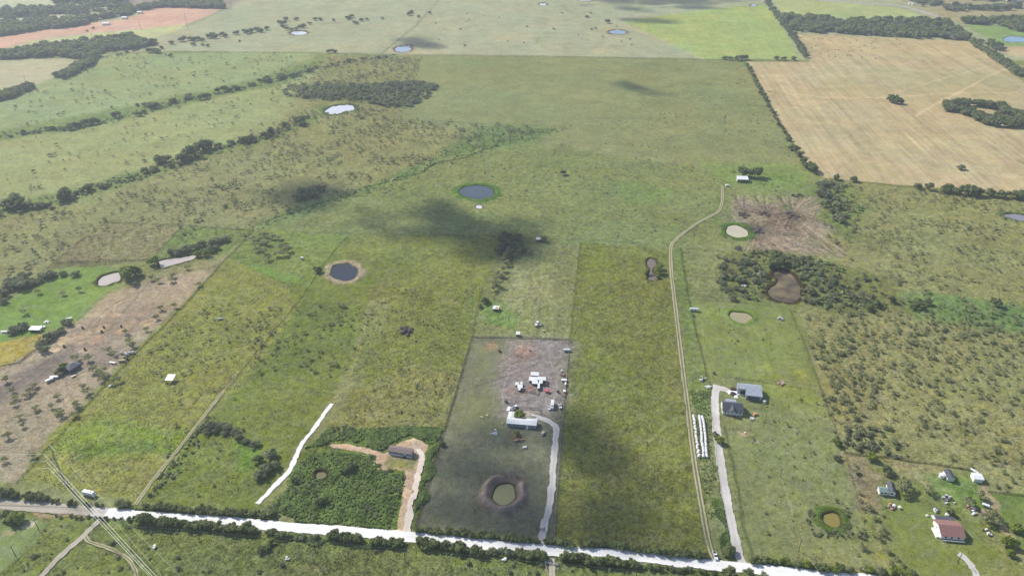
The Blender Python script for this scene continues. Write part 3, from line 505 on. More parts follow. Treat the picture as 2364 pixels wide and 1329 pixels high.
for cx, cy, rx, ry, col, st in PATCH:
    c = at(cx, cy); sx = (at(cx + rx, cy) - c).length; sy = abs((at(cx, cy - ry) - c).length) * 1.0
    I = np.nonzero((abs(X - c.x) < sx * 1.7) & (abs(Y - c.y) < sy * 1.7))[0]
    r = np.sqrt(((wx[I] - c.x) / sx) ** 2 + ((wy[I] - c.y) / sy) ** 2)
    nz = vnoise(X[I], Y[I], max(1.5, sx * .25), 21)
    a = sstep(1.35, .45, r + (nz - .5) * .9) * st * (.25 + .9 * vnoise(X[I], Y[I], 2.2, 8)).clip(0, 1) * (.5 + .7 * vnoise(X[I], Y[I], 6, 18)).clip(0, 1)
    C[I] = C[I] * (1 - a[:, None]) + seen(col) * a[:, None]
# streaks scraped towards the brush heaps on the cleared plot
CLR = [(1716, 494), (1765, 494), (1826, 498), (1748, 531)]
Pc = topx([(1680, 470), (1700, 448), (1890, 448), (1935, 530), (1915, 590), (1735, 582), (1670, 510)])
I = np.nonzero((X > Pc[:, 0].min()) & (X < Pc[:, 0].max()) & (Y > Pc[:, 1].min()) & (Y < Pc[:, 1].max()))[0]
I = I[inside(Pc, wx[I] + (vnoise(X[I], Y[I], 40, 35) - .5) * 40, wy[I] + (vnoise(X[I], Y[I], 40, 36) - .5) * 50)]
I = I[vnoise(X[I], Y[I], 30, 37) > .27]
ang = np.zeros(len(I)); best = np.full(len(I), 1e9)
for q in CLR:
    c = at(*q); dd = np.hypot(X[I] - c.x, (Y[I] - c.y) * .8); th = np.arctan2(Y[I] - c.y, X[I] - c.x)
    ang = np.where(dd < best, th, ang); best = np.minimum(best, dd)
st = vnoise(ang * 40, best * .05, 1.0, 31) * .6 + vnoise(ang * 95, best * .08, 1.0, 32) * .4
a1 = sstep(.5, .72, st) * .8; a2 = sstep(.5, .3, st) * .65; fadeb = sstep(30, 6, best) * .75
for a, col in ((a1, (182, 166, 148)), (a2, (108, 98, 92)), (fadeb * .6, (92, 84, 80))):
    C[I] = C[I] * (1 - a[:, None]) + seen(col) * a[:, None]
for q, hw, col, st in LINES:
    P = topx(clampY(q)); jx = X + (vnoise(X, Y, 14, 51) - .5) * 2.2 if False else X
    I = np.nonzero((X > P[:, 0].min() - hw - 3) & (X < P[:, 0].max() + hw + 3) & (Y > P[:, 1].min() - hw - 3) & (Y < P[:, 1].max() + hw + 3))[0]
    xx = X[I] + (vnoise(X[I], Y[I], 12, 51) - .5) * min(3., hw * 2.2); yy = Y[I] + (vnoise(X[I], Y[I], 12, 52) - .5) * min(3., hw * 2.2)
    dd = dist(P, xx, yy, False)
    far = np.maximum(hw, (H * H + Y[I] ** 2) / (H * 736.) * .38)
    a = sstep(far * 1.25, far * .6, dd) * st * np.clip(hw / far * 1.4, .35, 1) * (.55 + .45 * vnoise(X[I], Y[I], 3, 53))
    C[I] = C[I] * (1 - a[:, None]) + seen(col) * a[:, None]
# broad drift in every field
m1 = (vnoise(X, Y, 60, 61) - .5) * .5 + (vnoise(X, Y, 22, 62) - .5) * .5 + (vnoise(X, Y, 8, 63) - .5) * .35
C *= (1 + .22 * m1)[:, None]
m2 = (vnoise(X, Y, 110, 64) - .5) + (vnoise(X, Y, 33, 65) - .5) * .7
C[:, 0] *= 1 + .10 * m2; C[:, 2] *= 1 - .08 * m2
Z = -(vnoise(X, Y, 2.1, 71) * .6 + vnoise(X, Y, 4.7, 72) * .4) * .75 * TUS
# ponds: bank and bed
for (kind, dat, wc, bc, bw, rim), P in zip(PONDS, pond_xy):
    I = np.nonzero((X > P[:, 0].min() - 20) & (X < P[:, 0].max() + 20) & (Y > P[:, 1].min() - 20) & (Y < P[:, 1].max() + 20))[0]
    ins = inside(P, X[I], Y[I]); dd = dist(P, X[I], Y[I]); sd = np.where(ins, -dd, dd)
    rough = (vnoise(X[I], Y[I], 5, 81) - .5) * bw * .7
    a = sstep(bw * 1.15, bw * .55, sd + rough) * .9
    C[I] = C[I] * (1 - a[:, None]) + seen(bc) * a[:, None] * (.8 + .4 * vnoise(X[I], Y[I], 2, 82))[:, None]
    a = sstep(1.6, -.2, sd) * .8
    C[I] = C[I] * (1 - a[:, None]) + seen((78, 74, 62)) * a[:, None]
    lift = rim * .55 * np.exp(-((sd - bw * .45) / (bw * .3)) ** 2)
    Z[I] = np.where(sd > 0, Z[I] * sstep(0, 3, sd) + lift, 0)
    Z[I] += -(.5 * rim + 1.0) * sstep(.5, -1.6, sd)
# crescent of dug-out earth round the middle pond
P = pond_xy[17]; I = np.nonzero((X > P[:, 0].min() - 30) & (X < P[:, 0].max() + 30) & (Y > P[:, 1].min() - 30) & (Y < P[:, 1].max() + 30))[0]
c = P.mean(0); th = np.degrees(np.arctan2(Y[I] - c[1], X[I] - c[0]))
ins = inside(P, X[I], Y[I]); dd = dist(P, X[I], Y[I]); sd = np.where(ins, -dd, dd)
gap = sstep(20, 50, th) * sstep(110, 80, th)
mnd = np.exp(-((sd - 4.6) / 2.3) ** 2) * (1 - gap) * (.75 + .5 * vnoise(X[I], Y[I], 4, 91))
Z[I] += 2.1 * mnd
a = np.clip(mnd * 1.3, 0, .85)
C[I] = C[I] * (1 - a[:, None]) + seen((150, 140, 132)) * a[:, None]
# FIELDS etc. hold the colours as seen; the air in front of them is built, so take its share out to get the soil's own colour
RR = np.sqrt(X * X + Y * Y + H * H); T_ = np.exp(-1.25e-4 * np.clip(RR, 0, 2800))[:, None]
C = (C / KALB - np.array([.418, .453, .595]) * (1 - T_) * .9) / T_ * np.array([.83, .79, .775])
lum_ = (C * np.array([.25, .65, .10])).sum(1)[:, None]
grn = np.clip((C[:, 1] - C[:, 2] * 1.25) / (lum_[:, 0] + .01) * 2.2, 0, 1)[:, None]   # sward reads a little duller than bare soil
C = C * (1 - .03 * grn) + (lum_ - C) * .15 * grn
C = np.clip(C, .012, .9)
gv = np.stack((X, Y, Z), axis=1)
ii = np.arange(nr * ncol).reshape(nr, ncol)
gf = np.stack((ii[:-1, :-1].ravel(), ii[:-1, 1:].ravel(), ii[1:, 1:].ravel(), ii[1:, :-1].ravel()), axis=1)

def ground_mat():
    m = bpy.data.materials.new('pasture_and_soil'); m.use_nodes = True; t = m.node_tree; N = t.nodes; L = t.links
    b = N['Principled BSDF']; b.inputs['Roughness'].default_value = .95; b.inputs['Specular IOR Level'].default_value = .08
    g = N.new('ShaderNodeNewGeometry'); col = N.new('ShaderNodeAttribute'); col.attribute_name = 'soil'
    par = N.new('ShaderNodeAttribute'); par.attribute_name = 'sward'
    sp = N.new('ShaderNodeSeparateColor'); L.new(par.outputs['Color'], sp.inputs[0])
    def noise(scale, det=3, dist_=0.0, vec=None):
        n = N.new('ShaderNodeTexNoise'); n.inputs['Scale'].default_value = scale; n.inputs['Detail'].default_value = det
        n.inputs['Roughness'].default_value = .62; n.inputs['Distortion'].default_value = dist_
        L.new(vec or g.outputs['Position'], n.inputs['Vector']); return n.outputs['Fac']
    def math_(op, a, b_=None, v=None):
        n = N.new('ShaderNodeMath'); n.operation = op
        for i, s in enumerate((a, b_)):
            if s is None: continue
            if isinstance(s, (int, float)): n.inputs[i].default_value = s
            else: L.new(s, n.inputs[i])
        return n.outputs[0]
    def rng_(v, a, b_, c, d_):
        n = N.new('ShaderNodeMapRange'); n.inputs['From Min'].default_value = a; n.inputs['From Max'].default_value = b_
        n.inputs['To Min'].default_value = c; n.inputs['To Max'].default_value = d_; L.new(v, n.inputs['Value']); return n.outputs[0]
    n1 = noise(.85, 3, .4); n2 = noise(.22, 3, .5); n3 = noise(.035, 4)
    # tussocks: noise tones, shade between the clumps painted into the colour
    t1 = rng_(n1, .32, .68, -1, 1); t2 = rng_(n2, .34, .66, -1, 1)
    s = math_('ADD', math_('MULTIPLY', t1, .46), math_('MULTIPLY', t2, .30))
    s = math_('MULTIPLY', s, math_('ADD', sp.outputs[0], .12))
    n4 = noise(.075, 4, 1.2)
    s = math_('ADD', s, math_('MULTIPLY', rng_(n4, .36, .64, -.17, .15), math_('ADD', sp.outputs[0], .15)))
    s = math_('ADD', s, rng_(n3, .35, .65, -.09, .09))
    # mowing / drilling lines along the parcels
    mp = N.new('ShaderNodeMapping'); mp.inputs['Rotation'].default_value = (0, 0, -LOT); L.new(g.outputs['Position'], mp.inputs['Vector'])
    mp2 = N.new('ShaderNodeMapping'); mp2.inputs['Scale'].default_value = (1, .02, 1); L.new(mp.outputs[0], mp2.inputs['Vector'])
    w1 = noise(.09, 2, 0, mp2.outputs[0]); w2 = noise(.32, 2, 0, mp2.outputs[0])
    st = math_('MULTIPLY', math_('ADD', rng_(w1, .35, .65, -.2, .2), rng_(w2, .35, .65, -.22, .22)), sp.outputs[1])
    s = math_('ADD', s, st)
    s = math_('ADD', s, 1.0)
    vm = N.new('ShaderNodeVectorMath'); vm.operation = 'SCALE'; L.new(col.outputs['Color'], vm.inputs[0]); L.new(s, vm.inputs['Scale'])
    # yellow / blue-green drift
    hs = N.new('ShaderNodeHueSaturation'); L.new(vm.outputs[0], hs.inputs['Color'])
    L.new(rng_(noise(.013, 4), .3, .7, .487, .513), hs.inputs['Hue'])
    L.new(rng_(noise(.12, 3), .3, .7, .85, 1.2), hs.inputs['Saturation'])
    L.new(hs.outputs[0], b.inputs['Base Color'])
    bp = N.new('ShaderNodeBump'); bp.inputs['Distance'].default_value = .8
    L.new(math_('MULTIPLY', sp.outputs[0], .75), bp.inputs['Strength'])
    L.new(math_('ADD', n1, math_('MULTIPLY', noise(.4, 2), .8)), bp.inputs['Height'])
    L.new(bp.outputs[0], b.inputs['Normal'])
    return m
gme = mesh_np('ground', gv, gf, ground_mat(), smooth=True)
ca = gme.attributes.new('soil', 'FLOAT_COLOR', 'POINT'); ca.data.foreach_set('color', np.concatenate((np.clip(C, .005, .9), np.ones((NV, 1))), axis=1).astype(np.float32).ravel())
cb = gme.attributes.new('sward', 'FLOAT_COLOR', 'POINT'); cb.data.foreach_set('color', np.stack((TUS, STR, TUS * 0, TUS * 0 + 1), axis=1).astype(np.float32).ravel())
tag(link('ground', gme), kind='structure')

# ponds: water sheets
for i, ((kind, dat, wc, bc, bw, rim), P) in enumerate(zip(PONDS, pond_xy)):
    lvl = -.3 - .35 * rim
    v = [(x, y, lvl) for x, y in P]
    bmm = bmesh.new(); f = bmm.faces.new([bmm.verts.new(p) for p in v]); bmesh.ops.triangulate(bmm, faces=[f])
    bmesh.ops.recalc_face_normals(bmm, faces=list(bmm.faces))
    me = bpy.data.meshes.new('pond'); bmm.to_mesh(me); bmm.free()
    if me.polygons[0].normal.z < 0: me.flip_normals()
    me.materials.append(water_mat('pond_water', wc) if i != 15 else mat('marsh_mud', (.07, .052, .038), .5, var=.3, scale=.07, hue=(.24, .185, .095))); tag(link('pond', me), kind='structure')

ROADS = []
def strip(name, q, width, m, z=.05, wob=.35, widths=None, closed_end=True, seed=0):
    P = smooth_open([at(*p) for p in q], 1.6); ROADS.append((np.array([at(*p)[:2] for p in q]), width / 2))
    n = len(P); A = []; cols = [-1, -.55, 0, .55, 1]; ac = []
    for i, p in enumerate(P):
        dv = (P[min(i + 1, n - 1)] - P[max(i - 1, 0)]).normalized(); nv = Vector((dv.y, -dv.x, 0))
        t = i / (n - 1); wd = width if widths is None else widths[0] + (widths[1] - widths[0]) * t
        for k in cols:
            o = wd / 2 * k
            if abs(k) == 1: o += k * wob * ((float(vnoise(p.x, p.y, 2.2, 5 + seed + (k > 0) * 7)) - .5) * 2 + (float(vnoise(p.x, p.y, 9, 15 + seed + (k > 0) * 7)) - .5) * 1.6)
            A.append((p.x + nv.x * o, p.y + nv.y * o, z)); ac.append(k)
    F = [(i * 5 + k, i * 5 + k + 1, (i + 1) * 5 + k + 1, (i + 1) * 5 + k) for i in range(n - 1) for k in range(4)]
    me = mesh_np(name, A, F, m)
    if me.polygons[0].normal.z < 0: me.flip_normals()
    a = me.attributes.new('across', 'FLOAT', 'POINT'); a.data.foreach_set('value', np.array(ac, dtype=np.float32))
    return tag(link(name, me), kind='structure')
ROAD = [(245, 1182), (350, 1192), (500, 1201), (640, 1213.5), (800, 1226), (960, 1240), (1100, 1254), (1190, 1263), (1300, 1272), (1450, 1281), (1600, 1299), (1700, 1308), (1850, 1323), (2050, 1342), (2400, 1375)]
strip('gravel_road', [(-500, 1120), (-150, 1152), (0, 1161), (60, 1167), (150, 1173), (262, 1183.5)], 8.0, R_TAN, .05, .5)
strip('gravel_road', [(215, 1179), (250, 1182.5), (300, 1187)], 7.9, R_DRIVE, .075, .9)
strip('gravel_road', ROAD, 7.1, R_WHITE, .09, .45)
strip('driveway', [(594, 1162), (625, 1130), (650, 1105), (668, 1085), (682, 1055), (695, 1028), (722, 992), (745, 960), (766, 931)], 4.0, R_WHITE, .06, .5, widths=(3.2, 2.7))
strip('driveway', [(936, 1234), (945, 1190), (955, 1140), (965, 1095), (975, 1060), (968, 1035)], 3.6, R_CLAY, .06, .9)
strip('driveway', [(1246, 1262), (1252, 1236), (1258, 1205), (1268, 1170), (1274, 1120), (1278, 1070), (1282, 1020), (1283, 990), (1272, 975), (1250, 966), (1232, 960)], 4.2, R_DRIVE, .06, .5)
strip('dirt_track', [(1652, 1296), (1643, 1275), (1632, 1235), (1622, 1180), (1610, 1110), (1598, 1030), (1589, 950), (1580, 880), (1570, 800), (1560, 715), (1551, 640), (1548, 590), (1552, 563), (1575, 540), (1610, 515), (1640, 499), (1657, 489), (1664, 478), (1668, 455), (1667, 430)], 3.6, R_TRACK, .05, .3)
strip('driveway', [(1724, 1312), (1708, 1285), (1698, 1250), (1688, 1200), (1678, 1150), (1668, 1090), (1659, 1030), (1652, 970), (1650, 930), (1652, 900), (1654, 888)], 5.2, R_DRIVE, .06, .5)
strip('driveway', [(1652, 895), (1672, 898), (1690, 906), (1704, 910)], 7.0, R_DRIVE, .065, .5, widths=(6, 4.5))
strip('dirt_track', [(238, 1190), (222, 1208), (190, 1238), (150, 1272), (105, 1318), (60, 1365)], 3.4, R_TAN, .05, .5)
strip('dirt_track', [(196, 1232), (205, 1248), (240, 1260), (275, 1275), (305, 1300), (320, 1340)], 2.4, R_TRACK, .045, .5)
strip('dirt_track', [(312, 1164), (350, 1112), (400, 1050), (440, 1000), (490, 935), (515, 905)], 2.8, R_TRACK, .05, .4)
strip('dirt_track', [(1272, 1288), (1274, 1310), (1276, 1350)], 3.4, R_TAN, .05, .4)
strip('driveway', [(2212, 1278), (2232, 1292), (2250, 1318), (2262, 1350)], 4.2, R_DRIVE, .06, .6)
strip('highway', [(1760, -14), (1900, 1), (2000, 8), (2080, 15), (2140, 31), (2180, 46), (2215, 68), (2250, 97), (2290, 122), (2364, 166), (2600, 290)], 13, R_ASPH, .08, .3)
sl_ = MB()
p = at(1694, 905); q = at(1712, 912)
sl_.box(-7.0, 5.0, -1.7, 2.6, -.3, .10); sl_.box(-3.2, -.6, -5.6, -1.7, -.3, .098)
o = sl_.build('concrete_slab', R_SLAB); o.location = at(1703, 907.5); o.rotation_euler = (0, 0, LOT); tag(o, kind='structure')

# ------------------------------------------------------------------ plants
def ico(sub=1):
    b = bmesh.new(); bmesh.ops.create_icosphere(b, subdivisions=sub, radius=1.0)
    v = np.array([tuple(x.co) for x in b.verts]); f = np.array([[y.index for y in x.verts] for x in b.faces]); b.free(); return v, f
ICO1 = ico(1); ICO2 = ico(2)
def crown(seed, rad=1.0, flat=.75, lobes=7, leaves=260, leaf=.2, lift=.55, core=.72, spread=.62, up=.5):
    """unit-ish crown: lobes with a ragged skin of leaf clumps; radius ~1, all faces triangles"""
    r = np.random.default_rng(seed); V = []; F = []; n0 = 0
    cs = [(0, 0, lift + flat * .3, .5)]
    for i in range(lobes):
        a = 2 * math.pi * (i + r.random() * .8) / lobes; d_ = spread * (.55 + .8 * r.random())
        cs.append((d_ * math.cos(a), d_ * math.sin(a), lift + (r.random() - .35) * flat * .7, .2 + .32 * r.random()))
    if core > 0:  # solid inner lobes added to block light through the leaves
        for cx, cy, cz, cr in cs:
            v, f = ICO1; k = 1 + (r.random(len(v)) - .5) * .35
            V.append(v * k[:, None] * cr * core * np.array([1, 1, flat]) + (cx, cy, cz)); F.append(f + n0); n0 += len(v)
    wts = np.array([c[3] ** 2 for c in cs]); wts /= wts.sum()
    idx = r.choice(len(cs), leaves, p=wts)
    dirs = r.normal(size=(leaves, 3)); dirs[:, 2] = dirs[:, 2] * .9 + .25; dirs /= np.linalg.norm(dirs, axis=1)[:, None]
    cc = np.array(cs)[idx]
    pos = cc[:, :3] + dirs * cc[:, 3:4] * (.72 + .42 * r.random((leaves, 1))) * np.array([1, 1, flat])
    # quads facing roughly outwards with a lot of tilt
    nrm = dirs + np.array([0, 0, .35]) + r.normal(size=(leaves, 3)) * .38; nrm /= np.linalg.norm(nrm, axis=1)[:, None]
    u = np.cross(nrm, r.normal(size=(leaves, 3))); u /= np.linalg.norm(u, axis=1)[:, None]; w_ = np.cross(nrm, u)
    s = leaf * (.6 + .8 * r.random((leaves, 1)))
    a = pos - u * s - w_ * s * .5; b = pos + u * s * .9 - w_ * s * .7; c = pos + u * s * .3 + w_ * s * .9; e = pos - u * s * .8 + w_ * s * .7
    q = np.stack((a, b, c, e), axis=1).reshape(-1, 3); k = np.arange(leaves) * 4 + n0
    V.append(q); F.append(np.stack((k, k + 1, k + 2), axis=1)); F.append(np.stack((k, k + 2, k + 3), axis=1))
    return np.concatenate(V), np.concatenate(F)
def trunk_mesh(seed, h, r0, n=5):
    b = MB(); R = random.Random(seed)
    b.tube((0, 0, -.2), (0.03, 0, h * .55), r0, r0 * .7, 6)
    for i in range(n):
        a = 2 * math.pi * i / n + R.random(); b.tube((.03, 0, h * (.35 + .15 * R.random())), (.5 * math.cos(a), .5 * math.sin(a), h * (.9 + .5 * R.random())), r0 * .5, r0 * .18, 5)
    bmesh.ops.recalc_face_normals(b.bm, faces=list(b.bm.faces))
    me = bpy.data.meshes.new('trunk'); b.bm.to_mesh(me); b.bm.free(); me.materials.append(M_BARK); return me
KINDS = {}
def kind(name, m, nvar, seeds, trunk=(.5, .05), **kw):
    vs = [crown(seeds + i, **kw) for i in range(nvar)]
    KINDS[name] = (m, vs, [mesh_np('crown', v, f, m) for v, f in vs], [trunk_mesh(seeds + i, *trunk) for i in range(2)])
kind('oak', M_OAK, 5, 100, (.62, .06), leaves=420, leaf=.13, lobes=8, flat=.8, lift=.62)
kind('bright', M_BRIGHT, 3, 200, (.6, .06), leaves=420, leaf=.14, lobes=8, flat=.85, lift=.68)
kind('mesq', M_MESQ, 6, 300, (.7, .05), leaves=230, leaf=.13, lobes=7, flat=.5, lift=.95, core=0, spread=.66)
kind('grey', M_GREY, 5, 400, (.6, .05), leaves=340, leaf=.13, lobes=8, flat=.65, lift=.55, core=.45)
kind('brush', M_DEAD, 3, 500, (.3, .05), leaves=320, leaf=.16, lobes=7, flat=.35, lift=.2, core=.5)
kind('shrub', M_GREY, 4, 600, (.3, .05), leaves=70, leaf=.24, lobes=5, flat=.6, lift=.4, core=.4)
kind('mshrub', M_MESQ, 4, 650, (.3, .05), leaves=64, leaf=.23, lobes=5, flat=.5, lift=.8, core=0)
kind('weed', M_WEED, 4, 700, (.2, .05), leaves=16, leaf=.5, lobes=2, flat=.6, lift=.25, core=.6)
kind('dryweed', M_DRY, 3, 800, (.2, .05), leaves=18, leaf=.45, lobes=2, flat=.5, lift=.25, core=.5)

LANDMARKS = [((1165, 1138), 'the mounded pond'), ((1205, 968), 'the white mobile home'), ((925, 1045), 'the brown-roofed mobile home'), ((743, 1092), 'the small olive pond'), ((1690, 935), 'the dark-roofed house'), ((1735, 905), 'the grey metal barn'), ((1918, 1195), 'the yellow-green pond'), ((2192, 1222), 'the red-roofed house'), ((2045, 1135), 'the green-roofed cottage'), ((2190, 1100), 'the dark-roofed shed'), ((165, 848), 'the derelict grey house'), ((393, 874), 'the lone open shed'), ((205, 1138), 'the parked motorhome'), ((795, 628), 'the dark round pond'), ((1100, 442), 'the blue pond'), ((785, 252), 'the pale far pond'), ((1700, 532), 'the tan pond'), ((1505, 620), 'the narrow brown pond'), ((1808, 660), 'the marsh'), ((1710, 731), 'the oval tan pond'), ((250, 642), 'the left brown pond'), ((412, 601), 'the long brown pond'), ((150, 1110), 'the steel pylon'), ((1612, 1010), 'the wrapped bales'), ((1145, 712), 'the rust-patched shed'), ((80, 760), 'the white-roofed shed'), ((935, 763), 'the brush heap'), ((2050, 700), 'the green hollow'), ((1910, 480), 'the cleared plot'), ((2250, 850), 'the eastern mesquite pasture'), ((2000, 900), 'the pasture fence corner'), ((2100, 1000), 'the southeast brush'), ((2300, 1000), 'the right photo edge'), ((700, 780), 'the brushy west field'), ((500, 800), 'the rutted west field'), ((680, 1000), 'the white driveway'), ((560, 1020), 'the dark thicket'), ((60, 950), 'the bare brown lot'), ((1300, 1100), 'the centre driveway'), ((1240, 885), 'the white livestock sheds'), ((300, 740), 'the dirt feeding yard')]
def near(X_, Y_):
    return min(LANDMARKS, key=lambda l: ((l[0][0] - X_) ** 2 + ((l[0][1] - Y_) * 1.4) ** 2))
def side(X_, Y_):
    (lx, ly), nm = near(X_, Y_); dx, dy = X_ - lx, (Y_ - ly) * 1.4
    if abs(dx) > abs(dy) * 1.6: return ('right of ' if dx > 0 else 'left of ') + nm
    if abs(dy) > abs(dx) * 1.6: return ('just below ' if dy > 0 else 'just above ') + nm
    return ('below' if dy > 0 else 'above') + (' right of ' if dx > 0 else ' left of ') + nm
PLACED = []      # (px,py, radius, height factor, kind, name, desc, cat, group)
def tree(X_, Y_, r, k='oak', hf=1.0, name='tree', desc='dark green tree', cat='tree', group=None, label=None):
    PLACED.append([X_, Y_, r, hf, k, name, desc, cat, group, label])
FAR = {}         # stuff name -> list of (px,py,r,hf,kind)
def far(key, X_, Y_, r, k='oak', hf=1.0): FAR.setdefault(key, []).append((X_, Y_, r, hf, k))
def along(q, n, jit=0.0, seed=1):
    R = random.Random(seed); P = [at(*p) for p in q]; L = [0]
    for a, b in zip(P, P[1:]): L.append(L[-1] + (b - a).length)
    out = []
    for i in range(n):
        t = (i + .5 + (R.random() - .5) * .7) / n * L[-1]
        for j in range(len(P) - 1):
            if t <= L[j + 1]: break
        s = (t - L[j]) / max(L[j + 1] - L[j], 1e-6); p = P[j].lerp(P[j + 1], s)
        p = p + Vector((R.uniform(-jit, jit), R.uniform(-jit, jit), 0)); out.append((*px(p.x, p.y), R))
    return out
BLD = [(1204, 975, 13), (923, 1045, 11), (1690, 937, 11), (1730, 908, 14), (2195, 1220, 12), (2048, 1132, 8), (2194, 1102, 6), (2257, 1102, 6), (165, 848, 7), (392, 874, 6), (206, 1140, 6), (1240, 880, 12), (1198, 894, 7), (1145, 712, 5), (1195, 772, 4), (1602, 716, 5), (1715, 415, 12)]
BLD = [(at(a, b).x, at(a, b).y, r) for a, b, r in BLD]
def clear_of(c, pad=.8):
    ok = np.ones(len(c), bool)
    if not len(c): return ok
    lo, hi = c.min(0) - 3, c.max(0) + 3
    near_ = lambda P: (P[:, 0].max() > lo[0]) & (P[:, 0].min() < hi[0]) & (P[:, 1].max() > lo[1]) & (P[:, 1].min() < hi[1])
    for P in [p_ for p_ in pond_xy if near_(p_)]: ok &= ~(inside(P, c[:, 0], c[:, 1]) | (dist(P, c[:, 0], c[:, 1]) < pad))
    for x, y, r in BLD: ok &= (c[:, 0] - x) ** 2 + (c[:, 1] - y) ** 2 > r * r
    for P, hw in ROADS: ok &= dist(P, c[:, 0], c[:, 1], False) > hw + pad
    return ok
def inpoly(q, n, seed=1, clump=0.0):
    R = np.random.default_rng(seed); P = topx(clampY(q)); out = []
    lo, hi = P.min(0), P.max(0)
    tries = 0
    while len(out) < n and tries < 30:
        tries += 1
        c = R.random((n * 3, 2)) * (hi - lo) + lo
        jx = (vnoise(c[:, 0], c[:, 1], 11, 33) - .5) * 9; jy = (vnoise(c[:, 0], c[:, 1], 11, 34) - .5) * 9
        ok = inside(P, c[:, 0] + jx, c[:, 1] + jy)
        if clump: ok &= R.random(len(c)) < np.clip((vnoise(c[:, 0], c[:, 1], 28, seed) * .6 + vnoise(c[:, 0], c[:, 1], 9, seed + 1) * .4 - .5) * 4 * clump + (1 - clump) * .8 + .12, .02, 1)
        c = c[ok]; c = c[clear_of(c)]; out.extend(c.tolist())
    R.shuffle(out)
    return [px(a, b) for a, b in out[:n]]

# --- roadside hedges
def hedge(q, n, r0, r1, side_, k=('oak',), jit=.9, seed=1, hf=(.85, 1.15)):
    for X_, Y_, R in along(q, n, jit, seed):
        kk = R.choice(k)
        tree(X_, Y_ - (2.6 if side_ == 'upper' else 0), R.uniform(r0, r1) * (.97 if side_ == 'upper' else 1.0), kk, R.uniform(*hf) * (.9 if side_ == 'upper' else 1.0), 'roadside_tree', {'oak': 'dark green bushy tree', 'bright': 'yellow-green tree', 'grey': 'grey-green tree'}[kk], 'tree', 'trees along the %s side of the gravel road' % side_)
hedge([(-10, 1142), (45, 1148)], 4, 2.6, 3.6, 'upper', seed=2)
hedge([(62, 1148), (110, 1155)], 4, 2.6, 3.8, 'upper', ('grey', 'oak'), seed=3)
hedge([(120, 1160), (240, 1172)], 9, 1.5, 2.2, 'upper', seed=4)
hedge([(270, 1170), (300, 1172)], 3, 2.2, 3.2, 'upper', seed=5)
hedge([(325, 1172), (420, 1180), (500, 1186), (612, 1194)], 23, 2.0, 3.1, 'upper', seed=6)
hedge([(610, 1186), (640, 1192)], 3, 2.5, 3.2, 'upper', ('oak', 'grey'), seed=7)
hedge([(955, 1226), (1010, 1230), (1110, 1240), (1238, 1252)], 24, 2.1, 3.0, 'upper', seed=8)
hedge([(1260, 1250), (1300, 1258), (1330, 1262)], 6, 2.1, 3.0, 'upper', seed=9)
hedge([(1335, 1262), (1400, 1262), (1470, 1272), (1560, 1282), (1635, 1288)], 26, 1.9, 3.1, 'upper', seed=10)
hedge([(1675, 1285), (1690, 1272)], 4, 2.4, 3.6, 'upper', seed=11)
hedge([(1733, 1300), (1800, 1300), (1860, 1310), (1965, 1322)], 17, 2.0, 3.2, 'upper', ('oak', 'oak', 'bright'), seed=12)
hedge([(2000, 1320), (2120, 1330)], 7, 1.8, 2.8, 'upper', ('grey', 'bright'), seed=13)
hedge([(14, 1195), (50, 1205)], 4, 3.2, 5.2, 'lower', ('oak', 'bright'), seed=14)
hedge([(120, 1190), (235, 1197), (300, 1202)], 12, 1.0, 1.5, 'lower', ('grey', 'oak'), seed=15)
hedge([(318, 1203), (350, 1208), (405, 1214)], 6, 3.0, 4.4, 'lower', seed=16)
hedge([(415, 1212), (530, 1222)], 11, 1.8, 3.0, 'lower', seed=17)
hedge([(480, 1215), (505, 1220), (590, 1228)], 6, 3.0, 3.9, 'lower', seed=18)
hedge([(610, 1230), (640, 1236), (740, 1245)], 9, 1.6, 2.6, 'lower', ('oak', 'grey'), seed=19)
hedge([(612, 1262), (600, 1276), (635, 1250)], 5, 1.8, 2.6, 'lower', ('bright', 'oak'), seed=20)
hedge([(765, 1240), (835, 1248)], 8, 2.8, 3.8, 'lower', seed=21)
hedge([(855, 1252), (925, 1256)], 7, 2.2, 3.6, 'lower', seed=22)
hedge([(958, 1255), (1040, 1266), (1110, 1276)], 13, 2.6, 3.6, 'lower', seed=23)
hedge([(1120, 1274), (1190, 1280)], 7, 1.7, 2.6, 'lower', ('grey', 'oak'), seed=24)
hedge([(1190, 1282), (1262, 1288)], 8, 2.6, 3.5, 'lower', seed=25)
hedge([(1300, 1288), (1385, 1298)], 9, 2.2, 3.4, 'lower', seed=26)
hedge([(1390, 1300), (1470, 1308)], 8, 2.2, 3.2, 'lower', seed=27)
hedge([(1475, 1308), (1600, 1318)], 11, 1.2, 2.2, 'lower', ('grey', 'oak'), seed=28)
hedge([(1610, 1320), (1660, 1324)], 4, 1.2, 1.8, 'lower', seed=29)
tree(1682, 1326, 4.0, 'oak', 1, 'roadside_tree', 'round dark green tree', 'tree', 'trees along the lower side of the gravel road')
tree(1727, 1332, 3.7, 'oak', 1, 'roadside_tree', 'round dark green tree', 'tree', 'trees along the lower side of the gravel road')
tree(1765, 1334, 2.6, 'grey', 1, 'roadside_tree', 'grey-green tree', 'tree', 'trees along the lower side of the gravel road')
